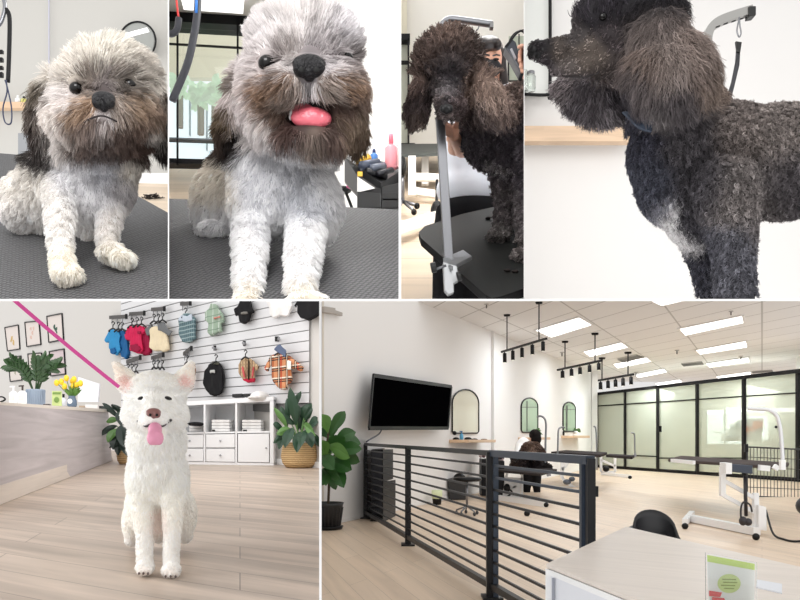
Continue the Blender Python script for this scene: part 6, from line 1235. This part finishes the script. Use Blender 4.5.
for i, (x0, y0, x1, y1, w_, dz, k) in enumerate(LF):
    a = P(x0, y0, b.y + dz * .5); c = P(x1, y1, b.y + dz * 1.6); st.append(tube([b + Vector((0, 0, (529 - y0 - 2) * s)), a], .5 * s, 5))
    ax = (c - a).normalized(); sd = ax.cross(Vector((.15 * math.sin(i * 2.1), 1, .35 * math.cos(i)))).normalized()
    (g2 if k else g1).append(leaf(a, c, w_ * s, (0, -.03, .06), side=sd, n=9, fold=.18, shape=1.35))
obj('stem', st, FIG2, t); obj('foliage', g1, FIG, t); obj('pale_leaves', g2, FIG2, t)

# black drawer tower behind the railing
d0 = 800 * HF / (521 - 435.); t = thing('tool_cabinet', P(383, 521, d0), 'tall glossy black tool cabinet behind the left end of the railing', 'cabinet')
CBk = mat('cabinet_black', (22, 22, 25), .45, spec=.25)
obj('body', prism([P(371, 521, d0), P(383, 523, d0 * .985), P(383, 449.5, d0 * .985), P(371, 450, d0)], (.0, 1.2, 0)), CBk, t)
obj('body', prism([P(383, 523, d0 * .985), P(395.5, 516, d0 * 1.06), P(395.5, 480, d0 * 1.06), P(383, 482, d0 * .985)], (0, .1, 0)), CBk, t)
obj('upper_box', prism([P(383, 482, d0 * .99), P(393, 479, d0 * 1.06), P(393, 449.5, d0 * 1.06), P(383, 449.5, d0 * .99)], (0, .2, 0)), CBk, t)
for k in range(9): obj('drawer', prism([P(372, 458 + 7 * k, d0 * .995), P(382, 458.5 + 7 * k, d0 * .98), P(382, 452.5 + 7 * k, d0 * .98), P(372, 452 + 7 * k, d0 * .995)], (0, .02, 0)), mat('drawer_dark', (40, 42, 50), .4, spec=.3), t, bevel=.008)
obj('wheel', [ell(P(x, 522, d0), (.05, .05, .04)) for x in (373, 381)], BLK, t)
# bins, stool
t = thing('bin', FF(437, 504.5), 'small black bin with a white and green bag liner', 'bin'); b = FF(437, 504.5); s = b.y / FPX
obj('body', lathe(b, [(4.2 * s, 0), (5.2 * s, 11 * s), (5 * s, 11 * s), (4.2 * s, 2 * s)], 18), BLK, t, True); obj('liner', lathe(b + Z(6 * s), [(5.15 * s, 0), (5.5 * s, 8 * s), (4.8 * s, 8.5 * s), (4.2 * s, 4 * s)], 14), mat('liner_green', (222, 232, 190), .6), t, True)
b = FF(458, 500); s = b.y / FPX
t = thing('waste_bin', b, 'square black waste bin beside the wheeled stool', 'bin'); obj('body', prism([b + Vector((-9 * s, 0, 0)), b + Vector((8 * s, 0, 0)), b + Vector((10 * s, 0, 22 * s)), b + Vector((-10 * s, 0, 21 * s))], (0, .5, 0)), mat('bin_black', (30, 30, 32), .5), t, bevel=.02)
obj('bag', organic([('e', 460, 477, b.y + .2, 6, 4, 6), ('e', 459, 474, b.y + .2, 3, 4, 4)], .02, 2) and ell(P(459.5, 477.5, b.y + .15), (6 * s, 5 * s, 4.5 * s)), BLK, t, True)
b = FF(467, 515); s = b.y / FPX
t = thing('rolling_stool', b, 'round black stool on a chrome star base with casters', 'stool')
obj('seat', lathe(b + Z(34 * s), [(13 * s, 0), (15 * s, 1.5 * s), (14 * s, 3.5 * s), (4 * s, 4 * s)], 24), BLK, t, True); obj('column', tube([b + Z(8 * s), b + Z(34 * s)], 1.2 * s, 10), SILVER, t, True)
obj('base', [tube([b + Z(9 * s), b + Vector((11 * s * math.cos(a), 14 * s * math.sin(a), 4.5 * s))], .9 * s, 6) for a in [.3 + 2 * math.pi * k / 5 for k in range(5)]], SILVER, t, True)
for k in range(5): a = .3 + 2 * math.pi * k / 5; obj('caster', ell(b + Vector((11 * s * math.cos(a), 14 * s * math.sin(a), 2 * s)), (1.6 * s, 1.6 * s, 2 * s)), mat('caster_grey', (60, 60, 62), .4), t, True)
obj('paper', ell(FF(431, 528) + Z(.01), (.02, .03, .005)), WPL, label='tiny white scrap on the floor', cat='scrap') if False else None

# black caddies with brushes between stool and groomer
for x0, x1, lb, seed in ((481.5, 493.5, 'tall black caddy filled with brushes, left of the middle post', 1), (495, 504.5, 'second tall black caddy with brushes, right of the middle post', 2)):
    b = FF((x0 + x1) / 2, 496 if seed == 1 else 498); s = b.y / FPX; hw = (x1 - x0) / 2; t = thing('tool_caddy', b, lb, 'caddy')
    obj('body', prism([b + Vector((-hw * s, 0, 0)), b + Vector((hw * s, 0, 0)), b + Vector((hw * s, 0, 37 * s)), b + Vector((-hw * s, 0, 37 * s))], (0, .5, 0)), CBk, t, bevel=.01)
    rr = random.Random(seed)
    for k in range(6): o = obj('brush', ell(b + Vector((rr.uniform(-hw, hw) * s, rr.uniform(0, .3), (39 + rr.uniform(-1, 2.5)) * s)), (1.8 * s, 1.8 * s, 1.7 * s)), mat('brush_%d' % (k % 3), [(210, 190, 190), (110, 80, 80), (60, 50, 56)][k % 3], .6), t, True)

# grooming tables -------------------------------------------------------------------
WM = mat('frame_white', (242, 242, 242), .3)
TB = mat('table_dark', (58, 53, 53), .8, spec=.05)
def gtable(tag_, corners, z, label, thick=.05):
    t = thing('grooming_table', tag_, label, 'grooming table')
    q = [FF_at(*c, z) for c in corners]; obj('tabletop', prism([v - Z(thick) for v in q], (0, 0, thick)), TB, t, bevel=.012); return t
def FF_at(x, y, z): # picture point on the horizontal plane z above the floor
    return P(x, y, 800 * (HF - z) / (y - 435.))
# near table with the brown poodle
b = FF(515, 503)
t = gtable(b, [(495, 469.5), (540, 473.5), (557, 469), (512, 465.5)], .60, 'grooming table under the shaggy brown dog, white folding base')
DT = 16.5
zf = lambda x, y, d=DT: P(x, y, d)
for a, c in (((507, 472), (503, 500)), ((522, 473), (522, 500)), ((503, 500), (522, 478)), ((501, 502), (524, 502)), ((507, 487), (520, 487))): obj('leg', bar(zf(*a), zf(*c), .045), WM, t)
obj('base_panel', prism([zf(502, 500), zf(520, 502), zf(521, 478), zf(505, 477)], (0, .05, 0)), WM, t); obj('base_beam', bar(FF(498, 500) + Z(.05), FF(546, 507) + Z(.05), .1), WM, t)
obj('motor', [ell(zf(507, 488, 16.3), (.07, .07, .09)), ell(zf(507, 499, 16.3), (.09, .07, .06)), tube(bez([zf(507, 488, 16.3), zf(512, 492, 16.3), zf(507, 497, 16.3)]), .02, 6)], BLK, t, True)
for x, y in ((546, 507), (527, 516)): obj('foot', ell(FF(x, y) + Z(.04), (.05, .05, .045)), BLK, t, True)
tN = t; t = thing('grooming_arm', zf(545, 470), 'silver grooming arm arching above the shaggy brown dog', 'grooming arm')
obj('bar', tube(bez([zf(545, 471, 17), zf(545.6, 440, 17), zf(546, 424, 17), zf(544, 418, 17), zf(540, 416, 17), zf(537, 417.5, 17)]), .022, 8), SILVER, t, True); obj('clamp', bar(zf(547, 468, 17), zf(549, 476, 17), .08), SILVER, t)
adopt(t, tN); aM = t = thing('grooming_arm', zf(558, 460, 20), 'silver grooming arm on the middle table, hooked at the top', 'grooming arm')
obj('bar', tube(bez([zf(557.5, 460, 20), zf(558, 440, 20), zf(558.5, 430, 20), zf(561, 427.5, 20), zf(565, 427.5, 20)]), .022, 8), SILVER, t, True); obj('clamp', bar(zf(557.5, 456, 20), zf(557.5, 462, 20), .07), SILVER, t)
aS = t = thing('grooming_arm', zf(596, 450, 24), 'thin silver grooming arm standing in front of the first black upright of the glass', 'grooming arm')
obj('bar', tube(bez([zf(597, 470, 24), zf(596.5, 440, 24), zf(595.5, 428, 24), zf(593.5, 426.5, 24)]), .022, 8), SILVER, t, True); obj('clamp', bar(zf(596.5, 452, 24), zf(596.5, 456, 24), .07), SILVER, t)
aS2 = t = thing('grooming_arm', zf(635, 455, 25), 'thin silver grooming arm in front of the second glass pane', 'grooming arm')
obj('bar', tube(bez([zf(635, 456, 25), zf(634.6, 440, 25), zf(634, 434, 25), zf(631, 432.5, 25)]), .022, 8), SILVER, t, True); obj('clamp', bar(zf(635, 453, 25), zf(635, 457, 25), .07), SILVER, t)
# middle table
t = gtable(FF(568, 492), [(551, 451.6), (600, 454.4), (607, 452.2), (566, 450.0)], .86, 'long dark grooming table behind the railing end, third from the right', .07)
adopt(aM, t)
for a, c in (((562, 455), (562, 478)), ((573, 456), (562, 470)), ((562, 478), (573, 487)), ((560, 488), (578, 488))): obj('leg', bar(zf(*a, 20), zf(*c, 20), .07), WM, t)
obj('motor', [ell(zf(567, 482, 19.8), (.1, .08, .07)), ell(zf(572, 479, 19.8), (.08, .08, .06))], mat('motor_grey', (84, 90, 100), .4), t, True)
t = gtable(FF(620, 482), [(606, 454.6), (632, 456.4), (634.5, 455.2), (609, 453.6)], .86, 'small distant grooming table with white base before the glass wall', .06)
adopt(aS, t); adopt(aS2, t)
for a, c in (((601, 456), (601, 472)), ((601, 460), (615, 466)), ((601, 472), (615, 472)), ((615, 457), (615, 472))): obj('leg', bar(zf(*a, 22), zf(*c, 22), .06), WM, t)
obj('base_beam', bar(FF(602, 475) + Z(.05), FF(630, 478) + Z(.05), .09), WM, t); obj('motor', ell(zf(606, 469, 21.8), (.09, .08, .08)), BLK, t, True); obj('foot', ell(FF(630, 479) + Z(.05), (.06, .06, .05)), BLK, t, True)
# big table on the right
DB = 10.4; bp = lambda x, y, d=DB: P(x, y, d)
t = thing('grooming_table', FF(725, 530), 'large dark-topped grooming table on a white folding frame at the right', 'grooming table')
obj('tabletop', prism([FF_at(668, 459.0, .86), FF_at(784, 466.5, .86), FF_at(789, 462.5, .86), FF_at(680, 455.6, .86)], (0, 0, -.05)), mat('table_brown', (84, 76, 74), .85, spec=.03), t, bevel=.015)
obj('side_box', prism([bp(732, 472, 10.2), bp(753, 474, 10.2), bp(753, 465.5, 10.2), bp(732, 464, 10.2)], (0, .3, 0)), mat('slate_box', (56, 64, 78), .5), t, bevel=.01)
for g_ in (prism([bp(726, 474, 10.1), bp(732, 474, 10.1), bp(732, 463, 10.1), bp(726, 463, 10.1)], (0, .2, 0)), bar(bp(672, 460.5, 12), bp(694, 462.5, 11.5), .05), bar(bp(759, 467.5, 10.2), bp(769, 468.5, 10.2), .07), bar(bp(774, 466, 10.2), bp(778, 469, 10.2), .06)): obj('bracket', g_, WM, t)
for a, c, w_ in (((722.5, 467), (722.5, 496), .065), ((723, 480), (756, 499), .05), ((723, 495), (756, 513), .05), ((755.5, 493), (756, 539), .065), ((722.5, 469), (729, 466), .06)): obj('leg', bar(bp(*a), bp(*c), w_), WM, t)
obj('control_box', prism([bp(758.5, 530, 10.3), bp(767, 531, 10.3), bp(766.5, 507, 10.3), bp(758.5, 505, 10.3)], (0, .2, 0)), WM, t, bevel=.01)
obj('base_beam', [bar(FF(690, 522) + Z(.06), FF(757, 536) + Z(.06), .10), bar(FF(685, 526) + Z(.06), FF(692, 517) + Z(.06), .08)], WM, t)
obj('motor', [ell(bp(743, 521, 10.2), (.05, .05, .06)), ell(bp(748, 522, 10.2), (.05, .05, .05)), tube(bez([bp(741, 521, 10.2), bp(741, 508, 10.2), bp(744, 502, 10.2), bp(750, 505, 10.2), bp(752, 512, 10.2)]), .012, 6), bar(bp(745, 476, 10.3), bp(746, 516, 10.3), .035)], mat('motor_dark', (42, 38, 42), .4), t, True)
for x, y in ((685, 529), (756, 540)): obj('foot', ell(FF(x, y) + Z(.04), (.045, .045, .045)), BLK, t, True)
tB = t; t = thing('grooming_arm', bp(782, 466, 10), 'tall white grooming arm arching over the large right table', 'grooming arm')
obj('bar', tube(bez([bp(783, 466, 10), bp(781.5, 440, 10), bp(779.5, 425, 10), bp(776, 415, 10), bp(769, 410, 10), bp(758, 409, 10.1), bp(748, 408.5, 10.2)]), .024, 10), mat('arm_white', (232, 233, 236), .2, .3), t, True)
obj('clamp', prism([bp(781, 470, 9.9), bp(786, 470, 9.9), bp(786, 460, 9.9), bp(781, 460, 9.9)], (0, .06, 0)), WM, t, bevel=.005); obj('knob', ell(bp(776, 427, 10), (.018, .018, .018)), BLK, t, True)
adopt(t, tB)
obj('power_cord', tube(bez([FF(766, 533) + Z(.3), FF(773, 538) + Z(.06), FF(784, 541) + Z(.02), FF(797, 543) + Z(.02), FF(815, 540) + Z(.02)]), .014, 6), BLK, smooth=True, label='black power cord running over the floor at the right edge', cat='cord')
# wire pen
t = thing('wire_pen', FF(775, 497), 'low wire dog pen standing before the glass wall at the right', 'pen'); DP = 800 * HF / (497 - 435.)
WR = mat('wire_dark', (60, 60, 62), .4, .5)
obj('frame', [tube([P(747, 496, DP), P(747, 447, DP)], .02), tube([P(747, 447, DP), P(815, 450, DP)], .016), tube([P(747, 496, DP), P(815, 499, DP)], .016)], WR, t)
obj('wire_mesh', [tube([P(747 + 3.4 * k, 496 + .15 * k, DP), P(747 + 3.4 * k, 447 + .15 * k, DP)], .008, 4) for k in range(1, 19)] + [tube([P(747, 447 + 10 * k, DP), P(812, 450 + 10 * k, DP)], .007, 4) for k in range(1, 5)], WR, t)
obj('latch', [bar(P(746, 444, DP), P(746, 452, DP), .07)], BLK, t)

# chairs behind the desk
SHL = mat('chair_black', (40, 40, 43), .4, spec=.5)
t = thing('tub_chair', P(652, 560, 5.4), 'black tub chair behind the pale desk', 'chair')
obj('seat', prism([P(627, 526.5, 5.2), P(643, 519.5, 5.4), P(666, 522, 5.3), P(668, 540, 5.0), P(632, 538, 5.0)], (0, 0, -.05)), SHL, t, bevel=.02)
def shell(cx_, cy_, d, w_, h):
    V = []; F = []; n = 16
    for i in range(n + 1):
        a = math.pi * (-.12 + 1.24 * i / n); 
        for k in range(5):
            f = k / 4; r = w_ * (1 - .12 * f); hh = h * (math.sin(max(0, min(math.pi, a))) ** .55) if 0 < a < math.pi else 0
            V.append(P(cx_, cy_, d) + Vector((-math.cos(a) * r, math.sin(a) * r * .9, hh * f)))
    for i in range(n):
        for k in range(4): q = i * 5 + k; F.append((q, q + 5, q + 6, q + 1))
    return V, F
V, F = shell(656, 540, 5.0, .14, .18)
inner = [Vector(v) for v in V]; cen = P(656, 540, 5.0); outer = [cen + (v - cen) * 1.0 + Vector(((v.x - cen.x) * .13, (v.y - cen.y) * .13, 0)) for v in inner]; n0 = len(V)
FF2 = F + [tuple(n0 + i for i in reversed(f)) for f in F] + [(i * 5 + 4, i * 5 + 9, n0 + i * 5 + 9, n0 + i * 5 + 4) for i in range(16)]
obj('backrest', (inner + outer, FF2), SHL, t, True)
obj('leg', tube([P(650, 545, 5.1), P(650, 590, 5.1)], .03), SILVER, t)
V, F = shell(656, 540, 5.0, .14, .18)
obj('chair', organic([('e', 806, 508, 7, 10, 12, 12), ('c', 801, 498, 7, 3, 798, 515, 6.9, 3)], .02, 3) and ell(P(808, 506, 7.), (.1, .1, .09)), SHL, smooth=True, label='edge of a black chair back at the right border', cat='chair')
# desk
ZD = .80
def DK_(x, y, dz=0.): return P(x, y, 800 * (HF - ZD) / (y - 435.)) + Z(dz)
t = thing('reception_desk', DK_(640, 590) - Z(ZD), 'pale wood-topped reception desk with white sides at the lower right', 'desk')
top = [DK_(546.2, 563.5), DK_(700, 624), DK_(860, 700), DK_(860, 581), DK_(800, 566.5), DK_(626, 526.5)]
obj('desktop', prism([v - Z(.016) for v in top], (0, 0, .016)), plank_mat('desk_oak', (238, 228, 218), (236, 226, 216), 3., 9., 1, .05, .4, (1.5, 22)), t, uv=solve2(unit2(1.4, -1), unit2(.6, 1)), bevel=.003)
pf = [DK_(549, 563.9, -.018), DK_(700, 623, -.018), DK_(700, 623, -.7), DK_(549, 563.9, -.7)]
obj('front_panel', prism(pf, (.03, .02, 0)), mat('desk_white', (232, 234, 240), .4), t)
obj('side_panel', prism([DK_(549, 563.8, -.018), DK_(626, 528, -.018), DK_(626, 528, -.7), DK_(549, 563.8, -.7)], (.02, 0, 0)), mat('desk_white', (232, 234, 240), .4), t)
obj('leg', bar(DK_(548.8, 564.4, -.018), DK_(548.8, 564.4, -.7), .022), WHITE, t)
obj('shadow_gap', bar(DK_(553.2, 566.3, -.045), DK_(553.2, 566.3, -.7), .009), mat('gap_grey', (150, 154, 164), .5), t)
obj('top_rail', bar(DK_(548.8, 564.4, -.028), DK_(700, 623.8, -.028), .012, .02), WHITE, t)
# printed card in an acrylic stand
dd = 2.36; sp = lambda x, y, o=0.: P(x, y, dd + o)
t = thing('flyer_stand', sp(730, 610), 'clear stand holding a white flyer with lime green band on the desk', 'sign')
obj('flyer', prism([sp(709, 606), sp(754, 612), sp(754.5, 564), sp(707, 555)], (0, .004, 0)), mat('flyer_white', (246, 248, 240), .5), t)
obj('green_band', prism([sp(707.3, 561.5, -.001), sp(754.5, 570, -.001), sp(754.6, 563.8, -.001), sp(707, 554.8, -.001)], (0, .001, 0)), mat('lime', (206, 232, 120), .5), t)
obj('round_motif', lathe((0, 0, 0), [(0.001, 0), (.001, 0)], 4) if False else prism([sp(729 + 11.5 * math.cos(a), 583.5 + 9.5 * math.sin(a), -.002) for a in [-2 * math.pi * k / 28 for k in range(28)]], (0, .001, 0)), mat('lime_pale', (214, 232, 150), .5), t)
obj('printed_lines', [prism([sp(x0, y + .8, -.003), sp(x1, y + 1.1, -.003), sp(x1, y, -.003), sp(x0, y - .3, -.003)], (0, .0005, 0)) for x0, x1, y in ((722, 736, 579), (723, 737, 582), (721, 735, 585), (724, 734, 588))], mat('olive_print', (150, 172, 84), .5), t)
obj('red_print', [prism([sp(709, 596, -.003), sp(720, 597, -.003), sp(722, 592.5, -.003), sp(709, 590.5, -.003)], (0, .0005, 0)), prism([sp(712, 601, -.003), sp(726, 603, -.003), sp(724, 598, -.003), sp(712, 597, -.003)], (0, .0005, 0))], mat('coral_red', (232, 96, 96), .5), t)
obj('acrylic', [prism([sp(706, 612, -.02), sp(757, 618, -.02), sp(757, 562.5, -.02), sp(705.5, 552.5, -.02)], (0, .003, 0))], mat('acrylic_clear', (250, 252, 255), .03, trans=1., spec=.3), t)
obj('card', prism([DK_(756, 588), DK_(782, 594), DK_(782, 585), DK_(757, 580.5)], (0, 0, .004)), mat('pale_blue_card', (236, 240, 248), .4), label='clear pale tray lying on the desk beside the flyer', cat='tray')

# the groomer and the shaggy dog
per = thing('person', FF(531, 494), 'person with black hair in a white top and black trousers, bent behind the brown dog', 'person')
DPn = 18.2
me = organic([('e', 535, 437, DPn, 5.5, 6.5, 6), ('c', 533, 442, DPn, 3, 530, 450, DPn, 4), ('e', 524, 455, DPn, 9, 14, 8), ('c', 525, 468, DPn, 5.5, 527, 493, DPn, 3), ('c', 536, 468, DPn, 5.5, 537, 493, DPn, 3), ('c', 521, 446, DPn, 4, 518, 458, DPn - .6, 3), ('c', 518, 458, DPn - .6, 3, 526, 464, DPn - 1.0, 2.2), ('c', 537, 448, DPn, 4, 544, 458, DPn - .5, 2.6), ('c', 544, 458, DPn - .5, 2.6, 541, 464, DPn - 1, 2)], .03, 3)
fin('body', me, SKIN, per, True)
fin('shirt', organic([('e', 523.5, 451, DPn, 9, 14, 9), ('e', 530, 448, DPn, 8, 6, 8), ('c', 521, 445, DPn, 5, 518, 456, DPn - .5, 4), ('c', 536, 447, DPn, 5, 542, 455, DPn - .4, 4)], .03, 3), mat('white_shirt', (240, 238, 236), .8), per, True)
HAIRD = mat('hair_soft_black', (26, 22, 22), .8, spec=.1)
fin('hair', organic([('e', 535, 435, DPn, 6, 6, 6.5), ('e', 536, 439, DPn - .03, 5.5, 6, 6)], .02, 3), HAIRD, per, True)
fin('trousers', organic([('e', 530.5, 468, DPn, 10, 6, 8), ('c', 525.5, 469, DPn, 6, 527, 492, DPn, 3.6), ('c', 536, 469, DPn, 6, 537, 492, DPn, 3.6)], .03, 3), mat('black_cloth', (24, 24, 27), .85, spec=.2), per, True)
for x, y in ((526, 495.5), (538, 496)):
    o = fin('shoe', organic([('e', x, y - 1.2, DPn - .15, 3, 1.6, 5)], .02, 2), BLK, per, True); obj('sole', ell(P(x, y, DPn - .15), (.07, .12, .015)), WPL, o, True)
dogF = thing('dog', P(530, 470, 17.2), 'shaggy dark brown dog on the grooming table in front of the person', 'dog'); DD = 17.0
F_col = mixcol([(530, 442, (104, 82, 70), 6), (532, 452, (164, 138, 120), 3.5), (524, 452, (78, 60, 54), 4), (540, 450, (78, 60, 54), 4), (518, 456, (30, 26, 28), 6), (530, 464, (44, 38, 40), 8), (545, 466, (34, 30, 30), 5), (515, 464, (90, 72, 64), 5)])
me = organic([('e', 531.5, 451, DD, 9.5, 9.5, 9), ('e', 531.5, 455, DD - .15, 5, 5, 6), ('e', 524, 455, DD, 4, 8, 5), ('e', 540, 455, DD, 4, 8, 5), ('e', 531, 464, DD + .2, 15, 6.5, 10), ('e', 516, 457, DD + .5, 4, 4, 6), ('e', 518, 465, DD + .3, 7, 5, 7), ('e', 544, 467, DD, 7, 3, 6), ('c', 524, 463, DD - .1, 3.5, 523, 470, DD - .2, 2.6), ('c', 538, 463, DD - .1, 3.5, 539, 471, DD - .2, 2.6)], .03, 3)
obj('nose', ell(surf_hit(me, 531.5, 453.5), (.03, .03, .022)), NOSE, dogF, True)
for x in (528.6, 534.6): obj('eye', ell(surf_hit(me, x, 449.3), (.02, .02, .02)), EYE, dogF, True)
fur('fur', dogF, me, 9000, lambda X, Y: np.full(len(X), 3.), .32, F_col, lambda X, Y: ((X - 531) / 12., np.full(len(X), 1.), 0 * X), 31, wn=.45, clumps=400, clumpw=.6, d0=DD, cj=.3, lift=.8)
body_obj('body', me, F_col, dogF, dark=.7)
cell(None)
